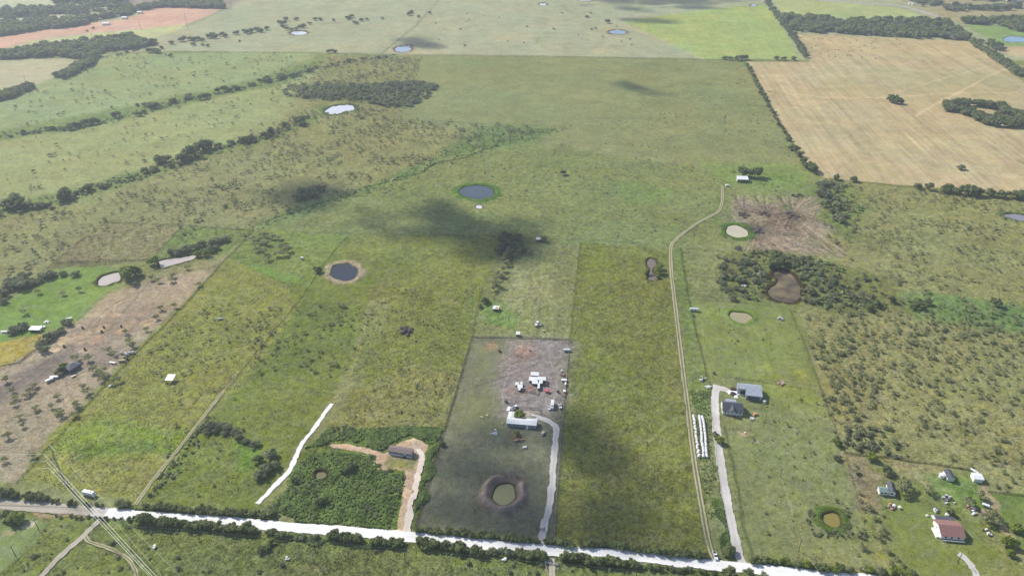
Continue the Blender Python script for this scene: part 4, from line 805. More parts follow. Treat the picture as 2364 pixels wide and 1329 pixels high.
# --- single trees
T1 = [ # X,Y,r,kind,label
 (1200, 965, 3.9, 'bright', 'bright green round tree over the back of the white mobile home'), (1194, 1003, 2.2, 'bright', 'small bright green tree in front of the white mobile home'),
 (1021, 1028, 2.3, 'oak', 'dark tree on the fence right of the brown-roofed mobile home'), (1119, 697, 3.6, 'oak', 'dark tree left above the rust-patched shed'), (1108, 708, 2.6, 'grey', 'grey-green bush tree left of the rust-patched shed'),
 (1254, 556, 3.8, 'oak', 'dark tree behind the small white shed by the cloud shadow'), (1715, 407, 8.5, 'oak', 'large dark tree behind the long white-roofed barn'), (1742, 408, 8.5, 'oak', 'large dark tree at the right end of the long barn'),
 (298, 642, 8.5, 'bright', 'large bright green clump of trees beside the left brown pond'), (315, 634, 6.5, 'oak', 'dark tree right of the bright clump by the left brown pond'), (356, 610, 5.5, 'bright', 'yellow-green tree at the left end of the long brown pond'), (458, 592, 3.8, 'bright', 'small yellow-green tree at the right end of the long brown pond'), (474, 590, 4.4, 'bright', 'bright tree right of the end of the long brown pond'),
 (735, 627, 4.0, 'oak', 'dark round tree left of the dark round pond'), (1520, 630, 4.6, 'bright', 'bright tree on the right bank of the narrow brown pond'), (1524, 620, 3.6, 'bright', 'yellow-green tree upper right of the narrow brown pond'), (1493, 632, 3.0, 'bright', 'yellow-green bush on the left bank of the narrow brown pond'), (1518, 641, 2.4, 'bright', 'small bright bush at the foot of the narrow brown pond'),
 (1300, 403, 4.2, 'oak', 'lone dark cone-shaped tree in the middle pasture'), (667, 489, 3.6, 'oak', 'lone dark bush left of the cloud shadow'), (2062, 238, 9, 'oak', 'left tree of the dark clump in the hay field'), (2055, 236, 7, 'oak', 'leftmost tree of the dark clump in the hay field'), (2074, 239, 7, 'oak', 'right tree of the dark clump in the hay field'),
 (2216, 391, 5, 'grey', 'lone small tree in the lower hay field'), (2216, 93, 6, 'oak', 'lone dark tree in the upper right of the hay field'), (1403, 54, 7, 'oak', 'lone dark tree above the far blue pond'), (1355, 41, 5, 'grey', 'small lone tree left of the far dark tree'),
 (1660, 1020, 3.2, 'bright', 'leaning green tree right of the wrapped bales'), (1652, 1008, 3.0, 'grey', 'grey-green tree right of the wrapped bales'), (2138, 1135, 3.8, 'mesq', 'pale mesquite right of the green-roofed cottage'), (2085, 1125, 4.6, 'mesq', 'big pale mesquite touching the dark-roofed cottage'), (2080, 1138, 4.2, 'mesq', 'pale mesquite just below right of the dark-roofed cottage'),
 (2190, 1183, 2.8, 'oak', 'dark tree behind the red-roofed house'), (2328, 1258, 4.2, 'bright', 'bright yellow-green tree at the lower right edge'), (2346, 1225, 3.2, 'bright', 'pale green tree right of the dirt lane'), (2330, 1280, 2.6, 'bright', 'small pale tree below the bright lower right tree'), (1931, 1026, 3.0, 'bright', 'yellow-green tree on the pasture fence corner'), (1930, 1060, 2.6, 'grey', 'grey tree below the pasture fence corner'),
 (2012, 1060, 3.4, 'bright', 'yellow-green tree on the upper fence of the cottage lot'), (2045, 1088, 3.4, 'oak', 'dark green tree above the green-roofed cottage'), (2050, 1095, 3.2, 'grey', 'grey-green tree above the green-roofed cottage'), (2236, 1165, 3.6, 'mesq', 'pale mesquite behind the red-roofed house'), (2260, 1148, 3.8, 'mesq', 'pale mesquite right of the green weeds'), (2275, 1205, 4.0, 'mesq', 'pale mesquite right of the red-roofed house'), (2290, 1195, 3.6, 'mesq', 'pale mesquite beside the dirt lane'), (2300, 1210, 3.2, 'mesq', 'pale mesquite at the foot of the dirt lane'),
 (810, 1080, 3.6, 'oak', 'dark bush tree in the weeds right of the small olive pond'), (795, 1090, 3.0, 'oak', 'lower dark bush tree in the weeds by the olive pond'), (680, 1112, 2.6, 'oak', 'dark tree right of the lower white driveway'), (740, 1160, 3.2, 'oak', 'dark bush in the lower weedy lot'), (1290, 0, 0, None, ''),
 (610, 1088, 4.6, 'grey', 'big grey-green tree left of the white driveway'), (632, 1078, 4.2, 'grey', 'grey tree nearest the white driveway bend'), (600, 1104, 4.0, 'grey', 'lowest tree of the thicket left of the white driveway'), (625, 1052, 4.0, 'grey', 'upper grey tree left of the white driveway'), (598, 1066, 4.0, 'oak', 'dark tree at the left of the driveway thicket'),
 (150, 746, 3.5, 'grey', 'grey tree with pale scrap behind it on the fence line'), (160, 748, 3.8, 'grey', 'grey tree on the corner of the feeding yard'), (150, 850, 3.4, 'bright', 'green tree left of the derelict grey house'), (140, 862, 3.8, 'oak', 'dark tree below left of the derelict grey house'), (175, 832, 3.4, 'mesq', 'pale tree above the derelict grey house'), (205, 832, 3.4, 'mesq', 'pale tree above right of the derelict grey house'), (215, 858, 3.6, 'mesq', 'pale mesquite right of the derelict grey house'), (236, 862, 3.8, 'mesq', 'second mesquite right of the derelict grey house'),
 (42, 1, 0, None, ''),
]
for X_, Y_, r, k, lab in T1:
    if r: tree(X_, Y_, r, k, 1.0, 'tree', '', 'tree', None, lab)
def grp(pts, k, r, name, desc, group, hf=1.0):
    for i, (X_, Y_, *rr) in enumerate(pts):
        R = random.Random(i * 7 + int(X_)); jj = (5.0 if name == 'wood_tree' else 1.2) ; tree(X_ + R.uniform(-jj, jj) * 1.5, Y_ + R.uniform(-jj, jj) * .7, (rr[0] if rr else r) * (R.uniform(.65, 1.25) if name in ('wood_tree', 'creek_tree', 'thicket_tree') else R.uniform(.85, 1.1)), k, hf * R.uniform(.85, 1.15), name, desc, 'tree', group)
# dark thicket upper left of the driveway, farm lot trees, scattered trees
grp([(470, 988), (485, 985), (500, 983), (515, 985), (528, 990), (541, 1000), (500, 996), (520, 1000), (478, 998), (555, 1012), (570, 1020), (588, 1028)], 'grey', 3.6, 'thicket_tree', 'dark grey-green thicket tree', 'trees of the curved thicket in the west field')
grp([(95, 800), (108, 790), (118, 782), (128, 775), (140, 766), (100, 812), (28, 770), (38, 764), (48, 760), (58, 755)], 'grey', 4.2, 'farmyard_tree', 'dark grey-green farmyard tree', 'trees round the left farmyard')
grp([(68, 905), (82, 893), (60, 915), (15, 880), (30, 905), (35, 920), (33, 935), (132, 920), (140, 960), (82, 945), (118, 940), (135, 952), (180, 940), (178, 935), (45, 965), (55, 985), (20, 1010), (75, 1055), (12, 1065), (205, 905), (200, 912), (172, 960), (232, 880), (190, 895), (240, 870)], 'mesq', 2.7, 'yard_mesquite', 'small mesquite on the bare brown lot', 'mesquites on the bare brown lot')
grp([(110, 640), (95, 650), (80, 655), (70, 660), (60, 645), (45, 655), (100, 640, 4.5), (125, 635), (148, 635, 4), (175, 637, 4), (30, 665), (15, 672), (0, 690), (8, 700), (5, 682), (50, 665), (25, 655)], 'grey', 5.0, 'creek_tree', 'dark creekside tree', 'dark trees by the left edge above the green lawn')
grp([(90, 678), (56, 725), (148, 680), (185, 672), (290, 770), (300, 790), (305, 800), (262, 820), (275, 880), (262, 885), (340, 762), (250, 812), (310, 660), (365, 650), (395, 650), (400, 640), (435, 620), (460, 660), (350, 645), (372, 715), (360, 735), (405, 710)], 'mesq', 3.0, 'yard_mesquite', 'small mesquite on the feeding yard', 'mesquites round the feeding yard')
grp([(395, 588), (410, 585), (425, 582), (440, 576), (455, 572), (470, 566), (490, 562), (505, 560), (520, 556), (500, 575), (486, 580)], 'grey', 5.0, 'pond_tree', 'dark tree on the long pond bank', 'trees above the long brown pond')
grp([(610, 548), (630, 552), (642, 552), (600, 560), (590, 568), (615, 565), (648, 575), (660, 570), (640, 592), (620, 600), (665, 580), (595, 580), (585, 555), (655, 590), (610, 585)], 'mesq', 4.2, 'field_tree', 'pale tree in the bright green field', 'trees in the bright field left of the dark pond', .9)
grp([(1165, 548), (1178, 552), (1160, 560), (1155, 572), (1186, 560), (1190, 575), (1182, 588), (1172, 595), (1166, 602), (1200, 570), (1205, 582), (1150, 585), (1195, 550)], 'oak', 5.0, 'shaded_tree', 'dark tree standing in the cloud shadow', 'trees round the shaded hollow')
grp([(1168, 612), (1160, 625), (1150, 635), (1145, 645), (1158, 640), (1140, 655), (1148, 662), (1138, 670)], 'mesq', 3.6, 'field_tree', 'pale scrub tree below the shaded hollow', 'scrub below the shaded hollow')
grp([(700, 448), (712, 450), (722, 445), (735, 442), (705, 460), (690, 462), (745, 440), (726, 455)], 'grey', 6.0, 'shaded_tree', 'dark tree in the small left cloud shadow', 'trees in the small left cloud shadow')
grp([(1660, 620), (1672, 612), (1690, 605), (1700, 612), (1715, 608), (1730, 612), (1745, 610), (1680, 626), (1696, 630), (1712, 628), (1728, 632), (1742, 628), (1755, 622), (1666, 636), (1690, 645), (1706, 648), (1722, 652), (1738, 650), (1668, 660), (1685, 668), (1700, 665), (1712, 672), (1690, 690), (1718, 686), (1765, 640), (1750, 655)], 'grey', 4.0, 'wood_tree', 'grey-green tree of the wood left of the marsh', 'trees of the wood left of the marsh')
grp([(1778, 605), (1790, 598), (1800, 606), (1785, 615), (1795, 620)], 'oak', 6.5, 'wood_tree', 'tall dark tree above the marsh', 'tall dark trees above the marsh')
grp([(1815, 598), (1828, 604), (1842, 600), (1855, 606), (1868, 612), (1835, 618), (1850, 625), (1862, 632), (1878, 622), (1890, 635), (1855, 645), (1870, 655), (1885, 660), (1862, 672), (1880, 680), (1895, 668), (1905, 650), (1918, 662), (1858, 692), (1872, 702), (1890, 698), (1905, 706), (1920, 690), (1932, 680), (1915, 640), (1930, 652), (1945, 664), (1958, 676), (1970, 690), (1985, 682), (1998, 700), (1950, 702), (2012, 690)], 'grey', 3.7, 'wood_tree', 'grey-green tree of the wood right of the marsh', 'trees of the wood right of the marsh')
grp([(2056, 697), (2118, 700), (2110, 712), (2126, 712), (2298, 705), (2140, 700), (2020, 705), (2005, 715)], 'oak', 4.2, 'hollow_tree', 'dark tree in the green hollow', 'dark trees in the green hollow')
grp([(1895, 430), (1905, 425), (1918, 430), (1900, 440), (1912, 445), (1925, 440), (1890, 450), (1905, 458), (1920, 455), (1930, 462), (1908, 478), (1920, 490), (1935, 480), (1930, 505), (1942, 512), (1950, 500)], 'grey', 5.2, 'thicket_tree', 'grey-green tree of the thicket by the hay field corner', 'thicket at the hay field corner')
grp([(1837, 350, 6), (1843, 360, 6), (1828, 345), (1860, 385), (1868, 392, 7), (1878, 400, 7), (1852, 375), (1970, 418), (1930, 415), (2118, 434), (2145, 437)], 'oak', 5.0, 'hedgerow_tree', 'dark tree on the hay field border', 'trees along the hay field border')
grp([(2180, 444), (2190, 440), (2205, 446), (2226, 448), (2242, 450), (2256, 450), (2285, 452), (2312, 456), (2340, 458), (2352, 456), (2360, 460)], 'oak', 7.0, 'hedgerow_tree', 'dark round tree below the hay field', 'row of trees below the hay field')
for i, (X_, Y_, R) in enumerate(along([(1725, 150), (1745, 190), (1768, 235), (1790, 275), (1808, 305), (1822, 330)], 26, 1.5, 41)):
    tree(X_, Y_, R.uniform(3.2, 5.2), 'oak', 1, 'hedgerow_tree', 'dark tree on the left border of the hay field', 'tree', 'trees on the left border of the hay field')
for i, (X_, Y_, R) in enumerate(along([(1770, 5), (1790, 35), (1812, 65), (1835, 95), (1850, 120), (1862, 136)], 30, 2, 42)):
    tree(X_, Y_, R.uniform(6.5, 9), 'oak', 1, 'hedgerow_tree', 'dark tree between the bright green and the hay field', 'tree', 'trees between the bright green field and the hay field')
grp([(1672, 138), (1685, 139), (1700, 139, 7), (1712, 138, 7), (1720, 137, 8), (1791, 138), (1808, 139), (1832, 138)], 'oak', 5.5, 'hedgerow_tree', 'dark tree on the lower border of the bright green field', 'trees below the bright green field')
# ring of trees round the dark pond in the hay field
for i, (X_, Y_, R) in enumerate(along([(2180, 252), (2200, 245), (2240, 246), (2280, 248), (2310, 252), (2330, 262), (2355, 275), (2358, 288), (2335, 292), (2300, 290), (2275, 282), (2250, 272), (2225, 262), (2190, 256)], 62, 7, 43)):
    tree(X_, Y_, R.uniform(7, 10), 'oak', .85, 'ring_tree', 'tree in the ring around the dark pond', 'tree', 'ring of trees round the dark pond in the hay field')
grp([(2304, 273), (2315, 268), (2320, 280), (2328, 286), (2312, 284), (2345, 283)], 'oak', 9, 'ring_tree', 'tree in the ring around the dark pond', 'ring of trees round the dark pond in the hay field', .85)
# far row of trees top middle
ZT = [(655, 55, 10), (645, 52, 8), (660, 45, 9), (652, 61, 7), (684, 44, 7), (662, 66, 7), (673, 68, 6), (684, 66, 6), (700, 61, 9), (692, 62, 7), (715, 54, 6), (728, 44, 7), (740, 45, 7), (770, 46, 6), (805, 42, 8), (812, 38, 8), (800, 40, 5), (818, 51, 6), (825, 53, 6), (834, 46, 7), (847, 44, 6), (883, 42, 5), (945, 33, 9), (950, 28, 8), (966, 38, 6), (992, 30, 7), (616, 66, 8), (594, 70, 9), (602, 72, 9), (580, 72, 9), (572, 75, 9), (565, 72, 8), (545, 77, 8), (520, 83, 8), (512, 80, 8), (497, 86, 9), (490, 82, 9), (484, 85, 9), (468, 92, 7), (457, 90, 8), (448, 92, 8), (440, 90, 8), (420, 93, 9), (426, 86, 6), (447, 102, 6), (468, 103, 5), (480, 105, 6), (396, 99, 7), (373, 110, 6), (348, 118, 9), (358, 118, 9), (366, 120, 8), (394, 128, 6), (553, 94, 4), (293, 119, 5), (272, 126, 4), (280, 124, 4), (308, 115, 4), (216, 64, 5), (201, 70, 4)]
for X_, Y_, r in ZT: tree(X_, Y_ + 3, r * .82, 'oak', .9, 'far_tree', 'dark tree in the far winding row', 'tree', 'trees of the far winding row')
# --- creek lines on the left (each crown seen on its own)
def creek(q, n, r0, r1, jit, seed, desc, group, k=('oak', 'grey', 'grey')):
    for X_, Y_, R in along(q, n, jit, seed):
        tree(X_, Y_, r0 * .5 + (r1 - r0 * .5) * R.random() ** 2 * .8, R.choice(k), R.uniform(.8, 1.05), 'creek_tree', desc, 'tree', group)
creek([(0, 492), (40, 485), (110, 475), (150, 462)], 22, 3, 7, 10, 51, 'dark tree on the lower left creek', 'trees along the lower left creek')
creek([(150, 462), (210, 440), (280, 420), (330, 402), (400, 382), (440, 365)], 34, 3, 6.5, 8, 52, 'dark tree on the lower left creek', 'trees along the lower left creek')
creek([(440, 365), (480, 348), (560, 330), (620, 315), (660, 295), (705, 270)], 34, 3, 6.5, 8, 53, 'dark tree on the lower left creek', 'trees along the lower left creek')
grp([(372, 375, 7), (335, 398, 7), (468, 347, 10), (478, 344, 10), (426, 372, 9), (441, 362, 9), (385, 372, 6), (565, 330, 9), (575, 327, 8), (625, 310, 9), (612, 318, 9), (695, 285, 8), (700, 290, 8), (150, 460, 10), (20, 480, 11), (40, 478, 10), (205, 438, 7), (195, 442, 6)], 'oak', 6, 'creek_tree', 'large dark tree on the lower left creek', 'large trees along the lower left creek')
creek([(0, 318), (60, 308), (120, 300), (170, 296)], 18, 4, 7, 8, 54, 'dark tree on the upper left creek', 'trees along the upper left creek')
grp([(165, 298), (175, 296), (185, 294), (197, 290), (208, 288), (218, 286), (228, 284), (262, 268), (270, 270), (318, 266), (325, 268), (332, 262), (320, 245), (335, 245), (345, 248), (352, 250), (360, 248), (400, 238), (435, 226), (462, 230), (472, 228), (505, 213), (520, 210), (530, 212), (545, 208), (600, 190), (612, 188), (620, 188), (645, 184), (655, 182), (670, 180), (680, 178), (720, 165), (758, 122), (768, 120), (775, 122)], 'oak', 5.6, 'creek_tree', 'large dark tree on the upper left creek', 'large trees along the upper left creek')
creek([(340, 255), (430, 232), (530, 212), (640, 184), (720, 160), (830, 138), (900, 130)], 56, 4, 7.5, 10, 55, 'grey-green tree on the upper left creek', 'trees along the upper left creek')

# --- far woods: read as one mass each
def wood(key, q, n, r0, r1, seed, k=('oak', 'grey', 'grey', 'oak', 'bright'), hf=1.0):
    for X_, Y_ in inpoly(q, n, seed): far(key, X_, Y_, rnd.uniform(r0, r1), rnd.choice(k), hf)
wood('far_wood', [(1790, 38), (1870, 42), (1960, 52), (2050, 48), (2110, 46), (2180, 52), (2210, 68), (2245, 84), (2240, 94), (2140, 90), (2000, 82), (1880, 76), (1830, 75), (1815, 62)], 640, 6, 10.5, 60)
wood('far_wood', [(2240, 88), (2262, 98), (2290, 120), (2364, 172), (2364, 182), (2280, 128), (2248, 104)], 170, 5, 8, 61)
wood('far_wood', [(2216, 48), (2300, 50), (2364, 44), (2420, 44), (2420, 85), (2340, 70), (2310, 60), (2230, 56)], 170, 8, 12, 62)
wood('far_wood', [(2180, 20), (2220, 14), (2240, 22), (2350, 12), (2360, 22), (2300, 25), (2190, 26)], 60, 7, 11, 63, ('grey', 'oak'))
wood('far_wood', [(2090, 2), (2180, 2), (2170, 14), (2130, 16)], 45, 7, 10, 64, ('grey',))
wood('far_wood', [(2240, -6), (2364, -6), (2364, 4), (2240, 3)], 40, 8, 12, 65, ('grey', 'oak'))
wood('far_wood', [(2280, 98), (2310, 108), (2312, 120), (2290, 112)], 24, 5, 8, 66)
wood('creek_wood', [(0, 60), (100, 52), (190, 50), (260, 36), (340, 16), (390, 8), (470, 4), (515, 8), (520, 20), (460, 20), (380, 17), (330, 24), (290, 36), (250, 42), (170, 62), (80, 72), (0, 84)], 560, 7, 11, 67)
wood('creek_wood', [(0, 120), (60, 118), (100, 108), (180, 100), (260, 92), (310, 85), (320, 98), (355, 96), (360, 102), (320, 112), (240, 120), (210, 140), (140, 130), (0, 138)], 430, 6, 10, 68)
wood('creek_wood', [(130, 176), (200, 142), (225, 138), (200, 158), (150, 182)], 90, 5, 8, 69)
wood('creek_wood', [(0, 222), (70, 200), (80, 204), (40, 222), (0, 234)], 80, 5, 8, 70)
wood('creek_wood', [(0, 28), (60, 25), (190, 22), (200, 28), (110, 35), (40, 40), (0, 46)], 110, 7, 11, 71, ('oak',))
wood('creek_wood', [(90, -10), (280, -8), (300, 4), (240, 12), (130, 8)], 200, 8, 12, 72)
wood('creek_wood', [(200, 5), (300, 12), (310, 20), (200, 18)], 40, 6, 9, 73)
wood('scrub_wood', [(730, 205), (800, 198), (900, 190), (960, 190), (1015, 200), (990, 225), (955, 250), (900, 248), (850, 235), (880, 230), (800, 235), (690, 225)], 330, 3.2, 6.2, 74, ('grey', 'oak', 'grey'), .8)
wood('scrub_wood', [(680, 195), (760, 190), (820, 205), (760, 225), (690, 228), (640, 215)], 130, 2.4, 4.6, 75, ('grey',), .8)

# --- scattered mesquite and scrub
BUSH = []
def scat(q, n, r0, r1, seed, k='mesq', clump=.6, pw=2.0):
    for X_, Y_ in inpoly(q, n, seed, clump):
        r = (r0 + (r1 - r0) * rnd.random() ** pw) * (.82 if k in ('mshrub', 'shrub') else .72); BUSH.append((X_, Y_, r, k))
EAST = [(1865, 800), (1850, 720), (1960, 700), (2040, 690), (2100, 740), (2364, 780), (2420, 800), (2420, 1150), (2290, 1130), (2240, 1080), (1960, 1040), (1905, 920)]
scat(EAST, 560, 1.4, 3.2, 80, clump=.45)
scat([(1870, 800), (1960, 740), (2060, 820), (2080, 960), (2040, 1050), (1950, 1035), (1900, 900)], 160, 1.6, 3.6, 81, clump=.5)
scat([(1940, 990), (2060, 980), (2100, 1060), (1960, 1040)], 40, 2.2, 3.6, 82, 'grey', .3, 1)
scat([(1930, 420), (2364, 460), (2420, 470), (2420, 790), (2200, 740), (2090, 680), (2000, 640), (1940, 580), (1900, 520)], 760, 1.2, 3.6, 83, clump=.6, pw=2.4)
scat([(2060, 720), (2364, 760), (2400, 790), (2300, 900), (2100, 800)], 160, 1.6, 3.4, 84, clump=.3)
scat([(1740, 900), (1900, 900), (1940, 1040), (2030, 1300), (1770, 1290), (1710, 1050)], 90, .8, 1.9, 85, clump=.3)
scat([(1960, 1050), (2060, 1200), (2090, 1330), (1990, 1330), (1980, 1200)], 34, 1.8, 3.6, 86, clump=.2)
scat([(1870, 1170), (1960, 1170), (1975, 1240), (1880, 1240)], 60, 1.0, 1.7, 87, 'shrub', .2)
scat([(610, 710), (850, 700), (845, 760), (800, 860), (600, 870), (560, 830)], 125, 1.4, 3.3, 88, clump=.5, pw=1.3)
scat([(330, 800), (500, 690), (640, 690), (600, 800), (420, 890), (340, 880)], 150, 1.0, 2.6, 89, clump=.5)
scat([(400, 880), (560, 870), (600, 1000), (520, 1150), (350, 1140)], 40, 1.0, 2.4, 90, clump=.3)
scat([(0, 1190), (2000, 1340), (2000, 1400), (0, 1400)], 110, .9, 2.4, 91, 'grey', .4)
scat([(0, 440), (200, 470), (430, 380), (620, 320), (740, 200), (960, 130), (975, 150), (940, 190), (900, 270), (1300, 300), (1180, 330), (1000, 370), (850, 430), (700, 490), (600, 520), (420, 515), (250, 508), (90, 620), (0, 640)], 2300, 1.1, 3.4, 92, 'mshrub', .65, 2.2)
scat([(960, 190), (930, 276), (1180, 290), (1170, 320), (800, 320), (700, 260), (880, 250)], 300, 1.6, 3.8, 93, 'mshrub', .4)
scat([(250, 120), (750, 122), (600, 180), (330, 240), (0, 300), (0, 240), (150, 185)], 230, 1.6, 4.2, 94, 'mshrub', .7)
scat([(0, 330), (350, 260), (650, 195), (720, 200), (640, 300), (470, 345), (200, 430), (0, 470)], 170, 1.4, 3.8, 95, 'mshrub', .7)
scat([(600, 180), (780, 128), (975, 130), (960, 190), (800, 195), (640, 210)], 420, 1.8, 4.2, 96, 'mshrub', .5)
scat([(100, 560), (250, 505), (600, 525), (560, 560), (400, 560), (100, 620)], 80, 1.5, 3.4, 97, 'mesq', .5)
scat([(1340, 290), (1720, 150), (1850, 390), (1650, 560), (1200, 560), (1000, 520), (1060, 370), (1200, 300)], 500, .7, 1.6, 98, 'shrub', .8)
scat([(1610, 700), (1830, 710), (1870, 800), (1650, 850)], 24, .7, 1.4, 99, 'shrub', .3)
scat([(1340, 560), (1540, 575), (1640, 1280), (1290, 1250)], 60, .4, .9, 101, 'shrub', .3)
scat([(860, 660), (1100, 660), (1080, 780), (1010, 1000), (790, 1000)], 220, .5, 1.2, 102, 'shrub', .7)
scat([(980, 30), (1600, 30), (1560, 120), (1000, 110)], 24, 2.5, 4.5, 103, 'shrub', .3)
scat([(2020, 690), (2200, 700), (2364, 750), (2300, 760), (2050, 720)], 40, 1.6, 3.2, 104, 'mesq', .3)
for X_, Y_ in inpoly([(615, 1175), (660, 1130), (700, 1060), (760, 1045), (855, 1060), (930, 1092), (934, 1112), (912, 1222), (760, 1212)], 150, 120, .6): far('weed_clumps', X_, Y_, rnd.uniform(.6, 1.9), rnd.choice(('shrub', 'weed', 'weed')))
for X_, Y_ in inpoly([(700, 1030), (770, 985), (900, 980), (1015, 985), (1018, 1012), (990, 1020), (950, 1008), (886, 1030), (780, 1016)], 110, 121, .5): far('weed_clumps', X_, Y_, rnd.uniform(.6, 1.7), rnd.choice(('shrub', 'weed', 'weed')))
for X_, Y_ in inpoly([(410, 1030), (500, 960), (470, 1000), (430, 1080), (330, 1150), (320, 1150)], 60, 122, .3): far('weed_clumps', X_, Y_, rnd.uniform(.6, 1.6), rnd.choice(('shrub', 'weed')))
for q_, n_, s_ in (([(0, 490), (110, 473), (210, 438), (330, 402), (440, 362), (560, 328), (660, 294), (705, 268)], 330, 123), ([(0, 312), (120, 298), (230, 282), (340, 254), (430, 232), (530, 212), (640, 184), (720, 160), (900, 130)], 330, 124), ([(590, 522), (680, 486), (790, 455), (860, 440), (950, 408), (1010, 375), (1100, 350), (1180, 320), (1290, 300)], 380, 125)):
    for X_, Y_, R in along(q_, n_, 13 if s_ != 125 else 16, s_): far('weed_clumps', X_, Y_, R.uniform(1.0, 2.6) * (1 if s_ != 125 else .65), R.choice(('weed', 'weed', 'shrub')), .7)
for X_, Y_ in inpoly([(1660, 590), (1760, 580), (1870, 595), (2040, 650), (2060, 715), (1900, 715), (1850, 690), (1850, 640), (1790, 615), (1760, 690), (1690, 690), (1650, 650)], 260, 126, .5): far('scrub_growth', X_, Y_, rnd.uniform(1.2, 3.0), rnd.choice(('shrub', 'mshrub', 'weed')))
for X_, Y_ in inpoly([(1885, 425), (1950, 420), (1990, 480), (1970, 540), (1920, 500)], 90, 127, .5): far('scrub_growth', X_, Y_, rnd.uniform(1.2, 3.2), rnd.choice(('shrub', 'mshrub', 'weed')))
# far speckled hillside in the upper left
for X_, Y_ in inpoly([(0, 20), (100, 14), (300, 10), (290, 26), (200, 45), (0, 58)], 200, 105, .6): far('far_hill_trees', X_, Y_, rnd.uniform(4, 8), 'oak')

# pick the 300 that show largest as individuals
def showsize(b):
    p = at(b[0], b[1]); zc_ = p.y * CP + H * SP
    return b[2] / zc_ if (-10 < b[0] < 2374 and b[1] < 1345) else -1
BUSH.sort(key=showsize, reverse=True)
NB = 0
for b in BUSH:
    if NB < 300 and b[3] in ('mesq', 'grey') and showsize(b) > 0 :
        NB += 1
        d_ = {'mesq': 'airy pale mesquite bush', 'grey': 'dense grey-green bush'}[b[3]]
        tree(b[0], b[1], b[2], b[3], .9, 'mesquite_bush' if b[3] == 'mesq' else 'scrub_bush', d_, 'bush', 'mesquite bushes scattered over the pastures' if b[3] == 'mesq' else 'grey-green scrub bushes')
    else:
        far('scrub_growth', b[0], b[1], b[2], {'grey': 'shrub', 'mesq': 'mshrub'}.get(b[3], b[3]))

# labels: same look and same neighbourhood -> counted from the left
ORD = ['', 'first', 'second', 'third', 'fourth', 'fifth', 'sixth', 'seventh', 'eighth', 'ninth', 'tenth']
def ordn(i):
    if i < len(ORD): return ORD[i]
    return '%d%s' % (i, 'th' if 10 < i % 100 < 14 else {1: 'st', 2: 'nd', 3: 'rd'}.get(i % 10, 'th'))
buckets = {}
for t in PLACED:
    if t[9]: continue
    key = (t[6], side(t[0], t[1])) if t[7] == 'bush' or 'roadside' in t[5] else (t[6], '')
    buckets.setdefault(key, []).append(t)
for (desc, sd_), L_ in buckets.items():
    L_.sort(key=lambda t: t[0])
    road = 'roadside' in L_[0][5]
    for i, t in enumerate(L_, 1):
        base = desc + (' ' + sd_ if sd_ else '')
        if t[9] is None and len(L_) > 1: base += ', %s from the left' % ordn(i)
        t[9] = base
cnt = {}
for X_, Y_, r, hf, k, name, desc, cat, group, label in PLACED:
    m, vs, cm, tm = KINDS[k]; i = cnt.get(k, 0); cnt[k] = i + 1
    p = at(X_, Y_); e = empty(name, (p.x, p.y, -.15), rnd.uniform(0, 6.28)); e.scale = (r * rnd.uniform(.9, 1.1), r * rnd.uniform(.9, 1.1), r * hf * 1.05)
    tag(e, label, cat, group)
    c = link('crown', cm[i % len(cm)], e); c2 = link('trunk', tm[i % 2], e)
# merged growths
STUFF_DESC = {'weed_clumps': ('bright green weed clumps in the near weedy lot and along the creeks', 'weeds'), 'far_wood': ('dark wood beyond the hay field and beside the highway', 'wood'), 'creek_wood': ('dark bluish woods along the far left creeks', 'wood'), 'scrub_wood': ('dense grey-green scrub wood above the pale far pond', 'wood'), 'scrub_growth': ('small scattered scrub dotted over the pastures', 'scrub'), 'far_hill_trees': ('dots of dark trees on the far left fields', 'trees')}
LOWK = {}
for k in KINDS:
    LOWK[k] = KINDS[k][1]
LOWK['oak'] = [crown(900 + i, leaves=110, leaf=.21, lobes=6, flat=.85, lift=.65, core=.55) for i in range(5)]
LOWK['grey'] = [crown(920 + i, leaves=100, leaf=.2, lobes=6, flat=.65, lift=.5, core=.4) for i in range(5)]
for key, L_ in FAR.items():
    bym = {}
    for X_, Y_, r, hf, k in L_: bym.setdefault(KINDS[k][0].name, []).append((X_, Y_, r, hf, k))
    me_all_v = []; me_all_f = []; mi = []; n0 = 0; mats = list(bym)
    for j, mn in enumerate(mats):
        for X_, Y_, r, hf, k in bym[mn]:
            v, f = LOWK[k][rnd.randrange(len(LOWK[k]))]; p = at(X_, Y_); a = rnd.uniform(0, 6.28); ca_, sa_ = math.cos(a), math.sin(a)
            w_ = np.empty_like(v); w_[:, 0] = (v[:, 0] * ca_ - v[:, 1] * sa_) * r + p.x; w_[:, 1] = (v[:, 0] * sa_ + v[:, 1] * ca_) * r + p.y; w_[:, 2] = v[:, 2] * r * hf - .15
            me_all_v.append(w_); me_all_f.append(f + n0); n0 += len(v); mi.append(np.full(len(f), j, dtype=np.int32))
    me = mesh_np(key, np.concatenate(me_all_v), np.concatenate(me_all_f))
    for mn in mats: me.materials.append(bpy.data.materials[mn])
    me.polygons.foreach_set('material_index', np.concatenate(mi)); me.update()
    tag(link(key, me), STUFF_DESC[key][0], STUFF_DESC[key][1], kind='stuff')

